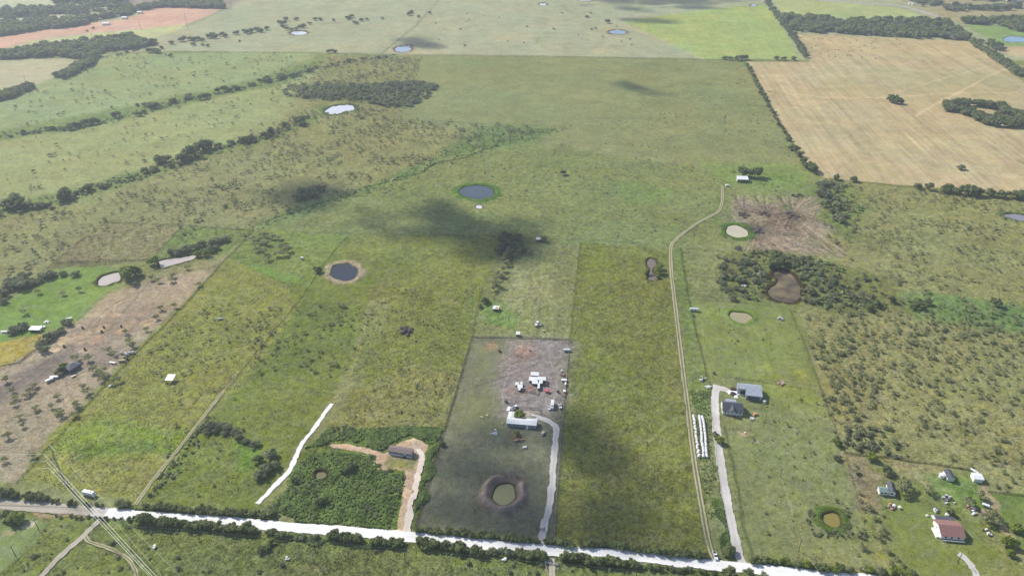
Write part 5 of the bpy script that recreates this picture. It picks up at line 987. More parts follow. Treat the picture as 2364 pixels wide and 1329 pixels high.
def tufts(name, polys, n, h0, h1, m, seed, label, cat='weeds', clump=.4, quads=5, w_=.5):
    """knee to head high growth: each tuft a few crossed upright blades of foliage"""
    r = np.random.default_rng(seed); V = []; F = []; n0 = 0
    tot = sum(p[1] for p in polys)
    for q, share in polys:
        pts = np.array([(at(a, b).x, at(a, b).y) for a, b in inpoly(q, int(n * share / tot), seed + int(share * 10), clump)]).reshape(-1, 2)
        k = len(pts)
        for j in range(quads):
            a = r.random(k) * 6.28; hh = (h0 + (h1 - h0) * r.random(k) ** 2); ww = hh * w_ * (.7 + .6 * r.random(k))
            ox = (r.random(k) - .5) * hh * .9; oy = (r.random(k) - .5) * hh * .9; lean = (r.random(k) - .5) * hh * .9; lean2 = (r.random(k) - .5) * hh * .9
            cx = pts[:, 0] + ox; cy = pts[:, 1] + oy; dx = np.cos(a) * ww; dy = np.sin(a) * ww
            v = np.stack((np.stack((cx - dx, cy - dy, -.3 + 0 * cx), 1), np.stack((cx + dx, cy + dy, -.3 + 0 * cx), 1), np.stack((cx + dx * .8 + lean, cy + dy * .8 + lean2, hh * .9), 1), np.stack((cx - dx * .6 + lean, cy - dy * .6 + lean2, hh), 1)), 1).reshape(-1, 3)
            V.append(v); F.append(np.arange(k * 4).reshape(-1, 4) + n0); n0 += k * 4
    me = mesh_np(name, np.concatenate(V), np.concatenate(F), m)
    return tag(link(name, me), label, cat, kind='stuff')
tufts('weeds', [([(615, 1178), (655, 1130), (690, 1065), (760, 1040), (860, 1055), (862, 1080), (930, 1092), (934, 1112), (912, 1222), (760, 1212)], 3), ([(700, 1040), (760, 990), (900, 985), (1015, 985), (1018, 1012), (992, 1022), (950, 1008), (886, 1034), (780, 1018), (745, 1030)], 1.6), ([(992, 1030), (1015, 1015), (962, 1205), (950, 1200), (972, 1110)], .7)], 9000, .3, 1.1, M_WEED, 5, 'tall dark green weeds filling the lot round the brown-roofed mobile home')
tufts('grass_tufts', [([(1340, 560), (1542, 578), (1600, 1000), (1640, 1270), (1282, 1248), (1316, 780)], 4), ([(860, 650), (1120, 650), (1090, 776), (1020, 1000), (780, 1000)], 3), ([(50, 1110), (300, 830), (520, 610), (700, 660), (500, 950), (330, 1150)], 3.5), ([(300, 1215), (1900, 1345), (1900, 1400), (300, 1400)], 2), ([(600, 1150), (760, 940), (840, 720), (700, 650), (560, 860), (340, 1140)], 2)], 14000, .15, .42, mat('leaf_grass', (.26, .28, .11), .85, var=.15, scale=.08, trans=.55, hue=(.36, .37, .16)), 6, 'coarse grass tufts standing in the near pastures', 'grass', .5, 4, .7)
tufts('roadside_weeds', [([(245, 1172), (600, 1196), (930, 1226), (930, 1233), (600, 1205), (245, 1178)], 1), ([(240, 1196), (600, 1226), (1600, 1312), (1600, 1320), (600, 1236), (240, 1204)], 2.4), ([(1655, 1150), (1672, 1150), (1712, 1295), (1668, 1288)], 1), ([(1596, 900), (1640, 900), (1650, 1100), (1660, 1200), (1636, 1200), (1612, 1060), (1600, 950)], .5)], 4600, .3, 1.0, M_WEED, 7, 'rank green weeds along the road verges and between the two lanes')

# ------------------------------------------------------------------ buildings
def frame(fl, fr):
    a = at(*fl); b = at(*fr); d_ = b - a; return a, math.atan2(d_.y, d_.x), d_.length
def roof_mesh(L_, D_, h, rise, axis, over=.35, rp=.5, x0=0.0, y0=0.0, th=.12):
    b = MB()
    if axis == 'x':
        r = D_ * rp
        prof = [(y0 - over, h - rise * over / r), (y0 + r, h + rise), (y0 + D_ + over, h - rise * over / (D_ - r)), (y0 + D_ + over, h - rise * over / (D_ - r) + th), (y0 + r, h + rise + th), (y0 - over, h - rise * over / r + th)]
        b.prism(prof, 'x', x0 - over, x0 + L_ + over)
    else:
        r = L_ * rp
        prof = [(x0 - over, h - rise * over / r), (x0 + r, h + rise), (x0 + L_ + over, h - rise * over / (L_ - r)), (x0 + L_ + over, h - rise * over / (L_ - r) + th), (x0 + r, h + rise + th), (x0 - over, h - rise * over / r + th)]
        b.prism(prof, 'y', y0 - over, y0 + D_ + over)
    return b
def walls(b, L_, D_, h, rise, axis, rp=.5, x0=0.0, y0=0.0):
    if axis == 'x': b.prism([(y0, -.3), (y0 + D_, -.3), (y0 + D_, h), (y0 + D_ * rp, h + rise - .02), (y0, h)], 'x', x0, x0 + L_)
    else: b.prism([(x0, -.3), (x0 + L_, -.3), (x0 + L_, h), (x0 + L_ * rp, h + rise - .02), (x0, h)], 'y', y0, y0 + D_)
    return b
def window(parent, x, z, w_=1.1, h=1.1, y=0.0):
    f = MB().box(x - w_ / 2 - .08, x + w_ / 2 + .08, y - .06, y + .05, z - h / 2 - .08, z + h / 2 + .08).build('window', M_TRIM, parent)
    MB().box(x - w_ / 2, x + w_ / 2, y - .09, y - .05, z - h / 2, z + h / 2).build('pane', M_GLASS, f)
def door(parent, x, y=0.0, w_=1.0, h=2.0, m=None, z=0.2):
    d_ = MB().box(x - w_ / 2, x + w_ / 2, y - .08, y + .05, z, z + h).build('door', m or M_TRIM, parent)
    MB().box(x + w_ * .32, x + w_ * .4, y - .14, y - .08, z + h * .45, z + h * .5).build('handle', M_STEEL, d_)
def building(name, label, cat, fl, fr, D_, h, rise, axis, wm, rm, rp=.5, wins=(), doors=(), sidewins=(), over=.35, L_=None, group=None):
    a, rz, L0 = frame(fl, fr); L_ = L_ or L0; e = empty(name, a, rz); tag(e, label, cat, group)
    walls(MB(), L_, D_, h, rise, axis, rp).build('wall', wm, e)
    roof_mesh(L_, D_, h, rise, axis, over, rp).build('roof', rm, e)
    for t in wins: window(e, t * L_, h * .58)
    for t in doors: door(e, t * L_)
    for t in sidewins:
        f = MB().box(-.06, .05, t * D_ - .5, t * D_ + .5, h * .4, h * .4 + 1).build('window', M_TRIM, e)
        MB().box(-.09, -.05, t * D_ - .42, t * D_ + .42, h * .4 + .08, h * .4 + .92).build('pane', M_GLASS, f)
    return e, L_
# white mobile home
e, L_ = building('mobile_home', 'long white-roofed mobile home with a bright tree behind it', 'mobile home', (1170, 983), (1237.5, 988.5), 6.2, 2.7, .75, 'x', M_SIDING, M_WHITE, wins=(.1, .24, .4, .56, .85), doors=(.7,))
wing = roof_mesh(4.2, 5.4, 2.55, .35, 'y', .2, .5, 0.0, 6.5).build('roof', M_WHITE, e)
MB().box(.1, 4.1, 6.25, 11.7, -.3, 2.5).build('wall', M_PALE, e)
MB().box(L_ * .66, L_ * .74, -1.7, -.1, -.2, .35).build('step', M_TRIM, e)
# brown mobile home
e, L_ = building('mobile_home', 'grey-blue mobile home with brown shingle roof on a bare tan pad', 'mobile home', (896.5, 1047), (950, 1055.5), 5.0, 2.9, .8, 'x', M_SIDING, M_BSHING, wins=(.12, .3, .58, .85), doors=(.7,))
MB().box(L_ * .67, L_ * .76, -1.5, -.1, -.2, .7).build('step', M_WOODP, e)
MB().box(-.05, L_ + .05, -.12, -.02, -.2, .55).build('skirting', M_TRIM, e)
# dark-roofed house
e, L_ = building('house', 'one-storey house with dark shingle gable roof and front gable beside the drive', 'house', (1668, 955), (1713.5, 959), 10.5, 3.0, 3.0, 'x', M_PALE, M_SHING, rp=.5, wins=(.12, .3, .72, .88), doors=(.5,), sidewins=(.3, .7), over=.5)
g_ = MB(); g_.prism([(L_ * .28, 2.9), (L_ * .5, 5.6), (L_ * .72, 2.9), (L_ * .72, 3.05), (L_ * .5, 5.75), (L_ * .28, 3.05)], 'y', -1.5, 4.4); g_.build('porch_gable', M_SHING, e)
g_ = MB(); g_.prism([(L_ * .31, 2.9), (L_ * .5, 5.2), (L_ * .69, 2.9)], 'y', -1.1, -.9); g_.build('gable_panel', M_SIDING, e)
for t in (.31, .43, .57, .69): MB().box(L_ * t - .1, L_ * t + .1, -1.15, -.95, -.1, 2.9).build('porch_post', M_TRIM, e)
MB().box(L_ * .22, L_ * .78, 10.6, 14.0, 2.6, 2.72).build('patio_roof', M_GALV, e)
for t in (.24, .76): MB().box(L_ * t - .08, L_ * t + .08, 13.6, 13.8, -.1, 2.6).build('patio_post', M_TRIM, e)
# barn
a, rz, L0 = frame((1702, 919), (1757.5, 925.5)); e = empty('barn', a, rz); tag(e, 'large grey metal barn with stepped low gable roof', 'barn')
h, yr, rr = 4.0, 9.5, 1.6
xw = L0 * .345
b = MB(); b.prism([(0, -.3), (13.2, -.3), (13.2, h), (yr, h + rr - .05), (0, h)], 'x', xw, L0); b.prism([(5.6, -.3), (12.2, -.3), (12.2, h), (yr, h + rr - .08), (5.6, h + .8)], 'x', .2, xw - .01); b.build('wall', M_GALV, e)
b = MB(); sl1 = rr / yr; sl2 = rr / (13.2 - yr)
b.prism([(-.4, h - .4 * sl1), (yr, h + rr), (13.6, h - .4 * sl2), (13.6, h - .4 * sl2 + .12), (yr, h + rr + .12), (-.4, h - .4 * sl1 + .12)], 'x', xw + .02, L0 + .3)
b.prism([(5.2, h + 5.2 * sl1), (yr, h + rr), (12.4, h + rr - 2.9 * sl2), (12.4, h + rr - 2.9 * sl2 + .12), (yr, h + rr + .12), (5.2, h + 5.2 * sl1 + .12)], 'x', -.1, xw)
b.build('roof', M_GALV, e)
MB().box(xw - 3.4, xw - .2, 5.5, 5.6, 0, 3.2).build('roll_up_door', M_DARKP, e)
for t in (.5, .66, .82): MB().box(L0 * t - 1.4, L0 * t + 1.4, -.06, -.01, .1, 3.2).build('roll_up_door', M_DARKW, e)
# red-roofed house
e, L_ = building('house', 'house with red shingle roof and white side wall, grey patio roof behind', 'house', (2171, 1243), (2224.5, 1247.5), 11.5, 2.9, 2.3, 'x', M_PALE, M_RSHING, wins=(.2, .45, .75), doors=(.58,), sidewins=(.25, .6), over=.5)
MB().box(1.4, L_ - .6, 12.05, 15.2, 2.5, 2.62).build('patio_roof', M_SHING, e)
MB().box(-.3, 1.35, 12.05, 15.2, 2.45, 2.57).build('patio_roof', M_WHITE, e)
for t in (.1, .3, .5, .7, .9): MB().box(L_ * t - .08, L_ * t + .08, 14.9, 15.1, -.1, 2.5).build('patio_post', M_TRIM, e)
for i in range(9): MB().box(.6 + i * 1.4, .7 + i * 1.4, -1.9, -1.8, 0, 1.0).build('porch_post', M_TRIM, e)
MB().box(.5, L_ - .5, -1.95, -1.75, 1.0, 1.1).build('porch_rail', M_TRIM, e)
MB().box(.5, L_ - .5, -1.7, -.12, -.2, .35).build('porch_deck', M_DARKW, e)
MB().box(-2.2, -.15, .5, 7.5, -.2, .9).build('side_deck', M_TRIM, e)
# cottages and sheds at the right
building('cottage', 'small green-roofed cottage with bright white end wall', 'cottage', (2029.5, 1140.5), (2048.5, 1142.5), 4.2, 2.4, 1.0, 'x', M_PALE, M_GREENR, wins=(.3, .7))
e, L_ = building('cottage', 'dark-roofed cottage joined to the green-roofed one, white gable trim', 'cottage', (2050, 1141.5), (2066, 1144.5), 7.6, 2.6, 1.4, 'y', M_PALE, M_SHING, wins=(.5,))
building('shed', 'dark grey-roofed shed with shaded front above the green weeds', 'shed', (2186, 1109), (2202.5, 1110.5), 7.0, 2.5, .8, 'y', M_PALE, M_SHING, doors=(.5,))
e, L_ = building('shed', 'white-roofed shed at the upper right corner of the cottage lot', 'shed', (2247, 1111.5), (2268, 1113.5), 5.0, 2.6, .5, 'x', M_PALE, M_WHITE, doors=(.4,))
building('shed', 'small brown-roofed shed beside the dirt lane', 'shed', (2269, 1193), (2279, 1194.5), 4.2, 2.1, .4, 'y', M_DARKW, mat('brown_sheet', (.26, .17, .13), .7, var=.15))
# other sheds: front-left, front-right, depth, height, roof, label
def shed(fl, fr, D_, h, m, label, wall=True, wm=None, group=None, slope=.5, name='shed', cat='shed'):
    a, rz, L_ = frame(fl, fr); e = empty(name, a, rz); tag(e, label, cat, group)
    b = MB(); b.prism([(-.25, h), (D_ + .25, h + slope), (D_ + .25, h + slope + .1), (-.25, h + .1)], 'x', -.25, L_ + .25); b.build('roof', m, e)
    for x in (.1, L_ - .1):
        for y in (.1, D_ - .1): MB().box(x - .08, x + .08, y - .08, y + .08, -.3, h + (slope if y > 1 else 0) * .9).build('post', M_WOODP, e)
    if wall:
        b = MB(); b.box(.02, L_ - .02, D_ - .05, D_ + .03, 0, h + slope * .9); b.box(-.03, .03, .2, D_ - .06, 0, h - .02); b.box(L_ - .03, L_ + .03, .2, D_ - .06, 0, h - .02); b.build('wall', wm or M_GALVW, e)
    return e, L_
LS = 'white roofs of the livestock pens'
shed((1225.5, 872), (1243, 873), 3.2, 2.6, M_WHITE, 'white-roofed livestock shed, rearmost of the cluster', group=LS)
shed((1221.5, 883), (1239.5, 884), 3.9, 2.0, M_WHITE, 'large white-roofed livestock shed left in the cluster', group=LS)
shed((1241.5, 882), (1259, 883), 2.9, 2.3, M_WHITE, 'long white-roofed livestock shed right in the cluster', group=LS)
shed((1228.5, 889), (1241, 889.8), 2.6, 1.7, M_WHITE, 'white-roofed livestock shed, front middle of the cluster', group=LS)
shed((1244.8, 889), (1251.5, 889.5), 2.6, 2.0, M_WHITE, 'small square white-roofed shed, front right of the cluster', group=LS)
shed((1241.4, 900), (1244.8, 900.2), 5.0, 1.8, M_WHITE, 'narrow white-roofed lean-to pointing at the camera', group=LS)
shed((1189.8, 892), (1196.5, 892.5), 2.4, 1.6, M_WHITE, 'small white hutch, upper left of the pens', group=LS)
shed((1201.5, 890), (1205.5, 890.4), 1.8, 1.6, M_WHITE, 'small white hutch, upper of the left pens', group=LS)
shed((1194.8, 899), (1205, 899.8), 3.0, 1.8, M_WHITE, 'white-roofed hutch at the left side of the pens', group=LS)
shed((1196.5, 903), (1200.5, 903.4), 1.6, 1.4, M_WHITE, 'lowest small white hutch of the left pens', group=LS)
shed((1702, 420.5), (1727, 421.5), 8.5, 3.6, M_WHITE, 'long white-roofed barn under a dark tree at the end of the track', name='barn', cat='barn', slope=1.1)
shed((1237.5, 557), (1250.5, 557.6), 4.4, 2.0, M_WHITE, 'small white-roofed shed right of the cloud shadow', slope=.3)
e, L_ = shed((1137.5, 717), (1150, 718.3), 4.6, 2.0, M_WHITE, 'white-roofed shed with a rust patch in the green weeds', slope=.3)
b = MB(); b.prism([(0.2, 2.12), (2.6, 2.29), (2.6, 2.33), (.2, 2.16)], 'x', L_ * .45, L_ * .95); b.build('rust_patch', M_RUSTW, e)
shed((1191.5, 776), (1198.8, 776.5), 3.2, 1.9, M_WHITE, 'small white shed just behind the bare lot fence')
e, L_ = shed((383.5, 883), (399.5, 883.4), 5.6, 2.4, M_GALVW, 'lone open shed with pale metal roof in the west pasture', wall=False, slope=.9)
MB().box(-2.2, -.3, -.2, 2.4, 1.9, 2.0).build('lower_roof', M_DARKW, e)
e, L_ = shed((68, 766), (92, 766.6), 4.6, 2.2, M_WHITE, 'white-roofed shed among trees above the yellow plot', slope=.5)
shed((1601, 719.5), (1608, 719.8), 0, 0, M_WHITE, '') if False else None
# derelict house with a hip roof
a, rz, L0 = frame((148, 855.5), (166, 861.5)); e = empty('house', a, rz); tag(e, 'derelict grey house with a hip roof among trees', 'house')
W_, D_ = 7.2, 9.0
MB().box(0, W_, 0, D_, -.3, 2.8).build('wall', M_DARKW, e)
b = MB(); vs_ = [(-.4, -.4, 2.75), (W_ + .4, -.4, 2.75), (W_ + .4, D_ + .4, 2.75), (-.4, D_ + .4, 2.75), (W_ / 2, 3.2, 4.6), (W_ / 2, D_ - 3.2, 4.6)]
vv = [b.bm.verts.new(v) for v in vs_]
for f in ((0, 1, 4), (1, 2, 5, 4), (2, 3, 5), (3, 0, 4, 5), (3, 2, 1, 0)): b.bm.faces.new([vv[i] for i in f])
b.build('roof', mat('old_grey_shingle', (.15, .155, .17), .85, var=.2, scale=1.2), e)
for x in (1.6, 5.2): window(e, x, 1.6)
door(e, 3.6, m=M_BLACK)
# far white farm buildings
for q, D_, hh, lab in (((236, 58.5), (252, 58), 14, 'white farm building on the left of the pink field'), ) + (((280, 45), (292, 44.6), 12, 'white farm building at the track end of the pink field'), ((317, 32), (328, 31.6), 12, 'white farm building on the upper edge of the pink field'), ((264, 39), (277, 38.6), 12, 'white farm building in the far trees')) if False else ():
    pass
for fl, fr, D_, lab in (((236, 59), (252, 58.4), 12, 'low white farm building on the left of the pink field'), ((281, 45), (292, 44.7), 12, 'white farm building where a track meets the pink field'), ((317, 32.5), (328, 32), 12, 'white farm building on the upper edge of the pink field'), ((265, 39), (277, 38.5), 12, 'white farm building among the far trees'), ((-4, 78), (5, 77.6), 10, 'white farm building at the left photo edge'), ((2137, 2.5), (2164, 3), 20, 'long white building at the top right'), ((2325, 3.5), (2356, 4.5), 20, 'long white building in the top right corner'), ((2098, 11), (2104, 11.2), 7, 'first of the small white sheds left of the top right trees'), ((2106, 12.5), (2112, 12.7), 7, 'second small white shed left of the top right trees')):
    building('farm_building', lab, 'farm building', fl, fr, D_, 4, 1.5, 'x', M_PALE, M_WHITE)

# ------------------------------------------------------------------ vehicles
def wheels(e, xs, W_, r=.38):
    for x in xs:
        for y in (-W_ / 2 + .1, W_ / 2 - .1):
            t = MB().tube((x, y - .12, r), (x, y + .12, r), r, r, 12).build('wheel', M_BLACK, e)
            MB().tube((x, y - .14, r), (x, y + .14, r), r * .5, r * .5, 8).build('rim', M_STEEL, t)
def veh(name, X_, Y_, head, label, cat):
    p = at(X_, Y_); e = empty(name, p, head); return tag(e, label, cat)
def pickup(X_, Y_, head, label, m=M_CARW, bed=M_BLACK, s=1.0):
    e = veh('pickup_truck', X_, Y_, head, label, 'pickup truck'); e.scale = (s, s, s)
    b = MB(); b.prism([(-2.8, .45), (2.8, .45), (2.8, .95), (2.5, 1.12), (1.2, 1.2), (-2.8, 1.2)], 'y', -.95, .95); b.build('body', m, e, bevel=.06)
    b = MB(); b.prism([(-.75, 1.2), (1.15, 1.2), (.45, 1.85), (-.6, 1.85)], 'y', -.82, .82); b.build('cab_glass', M_GLASS, e, bevel=.04)
    MB().box(-.62, .42, -.8, .8, 1.83, 1.9).build('cab_roof', m, e, bevel=.02)
    MB().box(-2.65, -.9, -.75, .75, 1.18, 1.215).build('bed', bed, e)
    wheels(e, (-1.8, 1.8), 1.9)
    for y in (-.7, .7): MB().box(2.78, 2.84, y - .18, y + .18, .75, .95).build('headlight', M_TRIM, e)
    return e
def car(X_, Y_, head, label, m):
    e = veh('car', X_, Y_, head, label, 'car')
    b = MB(); b.prism([(-2.3, .4), (2.3, .4), (2.3, .8), (2.1, .95), (1.1, 1.02), (-2.2, 1.05), (-2.3, .8)], 'y', -.9, .9); b.build('body', m, e, bevel=.06)
    b = MB(); b.prism([(-2.0, 1.04), (1.2, 1.02), (.5, 1.55), (-1.5, 1.55)], 'y', -.78, .78); b.build('windows', M_GLASS, e, bevel=.04)
    MB().box(-1.5, .45, -.76, .76, 1.53, 1.6).build('roof', m, e, bevel=.02)
    wheels(e, (-1.4, 1.4), 1.8, .33)
    return e
def boxbody(name, X_, Y_, head, label, cat, L_=6.0, W_=2.3, h=2.4, m=M_CARW, wx_=(-.6, .6), nose=0.0, win=True):
    e = veh(name, X_, Y_, head, label, cat)
    b = MB(); b.box(-L_ / 2, L_ / 2, -W_ / 2, W_ / 2, .5, h); b.build('body', m, e, bevel=.12)
    if win:
        for y in (-W_ / 2, W_ / 2):
            for x in (-L_ * .25, L_ * .15): MB().box(x - .5, x + .5, y - .03, y + .03, h * .55, h * .55 + .6).build('window', M_GLASS, e)
    wheels(e, wx_, W_, .36)
    if nose: MB().box(L_ / 2, L_ / 2 + nose, -.06, .06, .5, .6).build('drawbar', M_STEEL, e)
    return e
N_ = math.pi / 2 + LOT
pickup(1293, 938, -N_, 'white pickup truck with black bed beside the centre fence')
e = boxbody('box_truck', 1275.5, 936, N_ + math.pi, 'tall white box truck between two pickups', 'truck', 6.4, 2.3, 3.0, wx_=(-1.8, 2.2)); MB().box(3.2, 4.7, -1.05, 1.05, .5, 2.0).build('cab', M_CARW, e, bevel=.15); MB().box(3.9, 4.5, -.95, .95, 1.3, 1.9).build('windscreen', M_GLASS, e)
pickup(1268, 942, N_ + math.pi + .1, 'small white pickup left of the box truck', s=.85)
car(1253, 1001.5, N_ - .35, 'beige car parked alone on the grass near the white mobile home', M_BEIGE)
boxbody('camper_trailer', 1174.5, 949, N_ - .15, 'white camper trailer behind the left end of the white mobile home', 'camper', 4.6, 2.3, 2.5, wx_=(-.5, .5), nose=1.0)
pickup(1188.5, 941, N_ - .5, 'white pickup just right of the camper trailer', s=.95)
pickup(1651, 1284, -N_ - .1, 'white pickup waiting where the dirt track meets the gravel road', bed=M_DARKP)
e = boxbody('motorhome', 206, 1141.5, LOT - .12, 'silver-white motorhome parked in the field above the gravel road', 'motorhome', 7.4, 2.3, 2.9, wx_=(-2.2, 2.4)); MB().box(3.7, 4.9, -1.0, 1.0, .5, 1.9).build('cab', M_CARW, e, bevel=.2); MB().box(4.2, 4.93, -.85, .85, 1.25, 1.75).build('windscreen', M_GLASS, e)
MB().box(-1.6, -.6, -.5, .5, 2.9, 3.15).build('roof_vent', M_TRIM, e); MB().box(1.6, 2.4, -.4, .4, 2.9, 3.05).build('roof_hatch', M_BLACK, e)
car(1693, 898.5, LOT, 'dark maroon car parked at the left end of the grey barn', M_MAROON)
boxbody('stock_trailer', 1602, 717, LOT, 'pale livestock trailer standing by the fence right of the track', 'trailer', 7.0, 2.3, 2.5, M_GALVW, (-1.2, -.2), 1.2)
boxbody('stock_trailer', 1308.5, 810, LOT + .1, 'silver trailer in the top right corner of the bare lot', 'trailer', 5.4, 2.0, 1.9, M_GALVW, (-1.0, 0), 1.0, False)
boxbody('flat_trailer', 1302, 879, LOT, 'white-edged trailer with red load beside the centre fence', 'trailer', 4.2, 2.0, 1.4, M_CARW, (-.6, .4), 1.0, False)
boxbody('chest_box', 1305.5, 888, N_, 'narrow white box body against the centre fence', 'container', 3.0, 1.2, 1.5, M_WHITE, (-.5, .5), 0, False)
boxbody('horse_box', 1303, 905, N_, 'small white box body lowest along the centre fence', 'container', 2.4, 1.8, 1.6, M_WHITE, (-.5, .5), 0, False)
boxbody('farm_cart', 1296.5, 857.5, 1.2, 'small grey cart left of the centre fence', 'cart', 2.2, 1.4, 1.4, M_GALVW, (0,), .8, False)
boxbody('tractor_shed_cart', 1678, 430, .3, 'small pale cart at the far end of the dirt track', 'cart', 4.0, 2.4, 2.2, M_PALE, (-.4, .6), 1.5, False)
boxbody('hay_rake', 508, 737, .2, 'grey farm implement standing alone in the west pasture', 'implement', 4.0, 1.4, 1.3, M_GALV, (-.8, .8), 1.2, False)
pickup(97, 756, .1, 'old pale pickup right of the white-roofed shed', M_GALVW)
boxbody('boat_trailer', 160, 737, .4, 'pale covered boat beside the corner trees of the feeding yard', 'boat', 4.5, 1.8, 1.5, M_WHITE, (-.4,), .8, False)
boxbody('old_van', 126, 872, .1, 'long white van body below the derelict house', 'van', 6.0, 2.0, 1.6, M_PALE, (-1.6, 1.6), 0, False)
boxbody('old_caravan', 115, 879, .9, 'broken white caravan left below the derelict house', 'caravan', 5.4, 2.2, 1.8, M_PALE, (0,), 1.0)
boxbody('flatbed', 170, 869, .8, 'cream trailer lying right below the derelict house', 'trailer', 3.2, 1.4, 1.0, M_BEIGE, (0,), .8, False)
boxbody('flatbed', 260, 838, -.25, 'white flat trailer above the fence of the feeding yard', 'trailer', 5.4, 1.6, 1.0, M_WHITE, (-.5, .5), .8, False)
boxbody('hay_wagon', 282, 834, .1, 'straw-coloured wagon right of the white flat trailer', 'wagon', 5.4, 2.0, 1.5, M_HAY, (-1.2, 1.2), 1.0, False)
boxbody('teal_trailer', 2254, 1099, N_ + .9, 'teal covered trailer behind the white shed in the upper right lot', 'trailer', 4.8, 1.8, 1.6, M_TEAL, (-.4, .5), .8, False)
boxbody('white_trailer', 2249, 1089, N_ + .7, 'narrow white trailer behind the teal one', 'trailer', 5.0, 1.4, 1.4, M_WHITE, (-.4, .5), .8, False)
boxbody('white_trailer', 2275, 1168, -.6, 'small white trailer beside the dirt lane', 'trailer', 3.8, 1.8, 1.6, M_WHITE, (-.3, .4), .6, False)
boxbody('chest_box', 1241, 746, 1.4, 'white box above the bare lot with junk beside it', 'container', 2.6, 2.0, 1.6, M_WHITE, (0,), 0, False)
boxbody('chest_box', 1238, 752, 1.4, 'lower white box above the bare lot', 'container', 2.4, 2.0, 1.5, M_WHITE, (0,), 0, False)
boxbody('chest_box', 1255.5, 764, 0, 'tiny white box alone in the grass above the bare lot', 'container', 1.6, 1.0, 1.0, M_WHITE, (0,), 0, False)
boxbody('deer_blind', 697.5, 598, .3, 'small white hut standing alone in the field left of the dark pond', 'hut', 2.8, 2.0, 2.2, M_WHITE, (0,), 0, False)
boxbody('chest_box', 10, 767, 0, 'long white box by the left photo edge', 'container', 5, 1.6, 1.2, M_WHITE, (-1, 1), 0, False)

# tanks, troughs, bales
def drum(name, X_, Y_, r, h, m, label, cat, rim=None):
    e = empty(name, at(X_, Y_)); tag(e, label, cat)
    MB().tube((0, 0, -.1), (0, 0, h), r, r, 20).build('shell', m, e)
    MB().tube((0, 0, h + .003), (0, 0, h + .22), r * .8, r * .25, 20).build('lid', rim or m, e)
    return e
drum('water_tank', 1263, 904, 1.5, 1.7, M_RED, 'round red tank standing alone right of the livestock sheds', 'tank')
drum('water_tank', 1764, 929, 1.1, 1.9, M_WHITE, 'round white tank at the lower right corner of the grey barn', 'tank')
drum('water_tank', 2173.5, 1100, 1.7, 2.2, M_WHITE, 'large round white tank left of the dark-roofed shed', 'tank')
drum('propane_tank', 1670.5, 952, .9, 1.2, M_WHITE, 'white tank at the front left corner of the dark-roofed house', 'tank')
drum('water_tank', 2063, 1168, .9, 1.2, M_WHITE, 'left one of two white tanks below the cottages', 'tank')
drum('water_tank', 2076, 1172, .9, 1.2, M_WHITE, 'right one of two white tanks below the cottages', 'tank')
drum('water_trough', 2186, 1188, 1.1, .9, M_CONC, 'pale round trough behind the red-roofed house', 'trough')
drum('water_trough', 2140, 1190, .7, .7, M_WHITE, 'small white trough left of the red-roofed house', 'trough')
drum('water_trough', 1231, 961, .8, 1.2, M_WHITE, 'white tank behind the right half of the white mobile home', 'tank')
drum('water_trough', 1720, 999, .6, .6, M_WHITE, 'small white trough on the yard fence below the dark-roofed house', 'trough')
drum('salt_feeder', 1222, 808, .9, 1.0, M_GALVW, 'pale cattle feeder on the larger orange hay patch', 'feeder', M_BLACK)
def bale(X_, Y_, head, r, w_, m, name, label, cat, group, ridge=True):
    p = at(X_, Y_); e = None
    b = MB(); b.tube((-w_ / 2, 0, r - .1), (-w_ / 2 + .08, 0, r - .1), r * .93, r, 14); b.tube((-w_ / 2 + .08, 0, r - .1), (w_ / 2 - .08, 0, r - .1), r, r, 14); b.tube((w_ / 2 - .08, 0, r - .1), (w_ / 2, 0, r - .1), r, r * .93, 14)
    return b
bme = {}
for nm, m in (('wrapped_bale', M_WRAP), ('hay_bale', M_HAY), ('old_bale', M_HAYD)):
    b = bale(0, 0, 0, .85, 1.35, m, nm, '', '', ''); o = b.build(nm, m); bme[nm] = o.data; bpy.data.objects.remove(o)
def put_bale(nm, p, head, label, cat, group, s=1.0):
    o = link(nm, bme[nm]); o.location = p; o.rotation_euler = (0, 0, head); o.scale = (s, s, s); tag(o, label, cat, group)
    return o
ROWS = [('left', [(1600.5, 958), (1603, 975), (1606, 995), (1606, 1010), (1610, 1030), (1614, 1057)], 27, .75), ('middle', [(1614, 960), (1617, 980), (1619, 1000), (1620, 1020), (1624, 1042), (1623, 1057)], 33, .25), ('right', [(1620.5, 961), (1625, 980), (1627, 1000), (1629, 1020), (1630, 1040), (1632, 1057)], 33, .25)]
for rn, q, n, jit in ROWS:
    pts = along(q, n, jit * .5, 77); ws = [at(a, b) for a, b, _ in pts]
    for i, p in enumerate(ws):
        a = ws[max(0, i - 1)]; b = ws[min(n - 1, i + 1)]; hd = math.atan2(b.y - a.y, b.x - a.x)
        if jit > .5: hd += rnd.uniform(-.25, .25)
        put_bale('wrapped_bale', p, hd, 'white wrapped bale, %s from the far end of the %s bale row' % (ordn(i + 1), rn), 'bale', 'wrapped bales in the %s row' % rn, 1.0 + rnd.uniform(-.04, .04))
FB = [(340, 303), (365, 320), (457, 302), (495, 343), (447, 352), (525, 350), (560, 316), (598, 342), (628, 345), (650, 324), (716, 355), (830, 366), (770, 392), (962, 340), (1007, 353), (980, 380), (968, 395), (900, 412), (857, 425), (990, 438), (970, 447), (875, 460), (797, 466), (768, 465), (670, 453), (640, 451), (573, 465), (505, 485), (578, 508), (642, 513), (752, 503), (778, 500), (882, 520), (1002, 532), (930, 550), (377, 408), (367, 430), (427, 430), (465, 417), (1100, 318), (1145, 322), (1195, 357), (1220, 402)]
FB.sort()
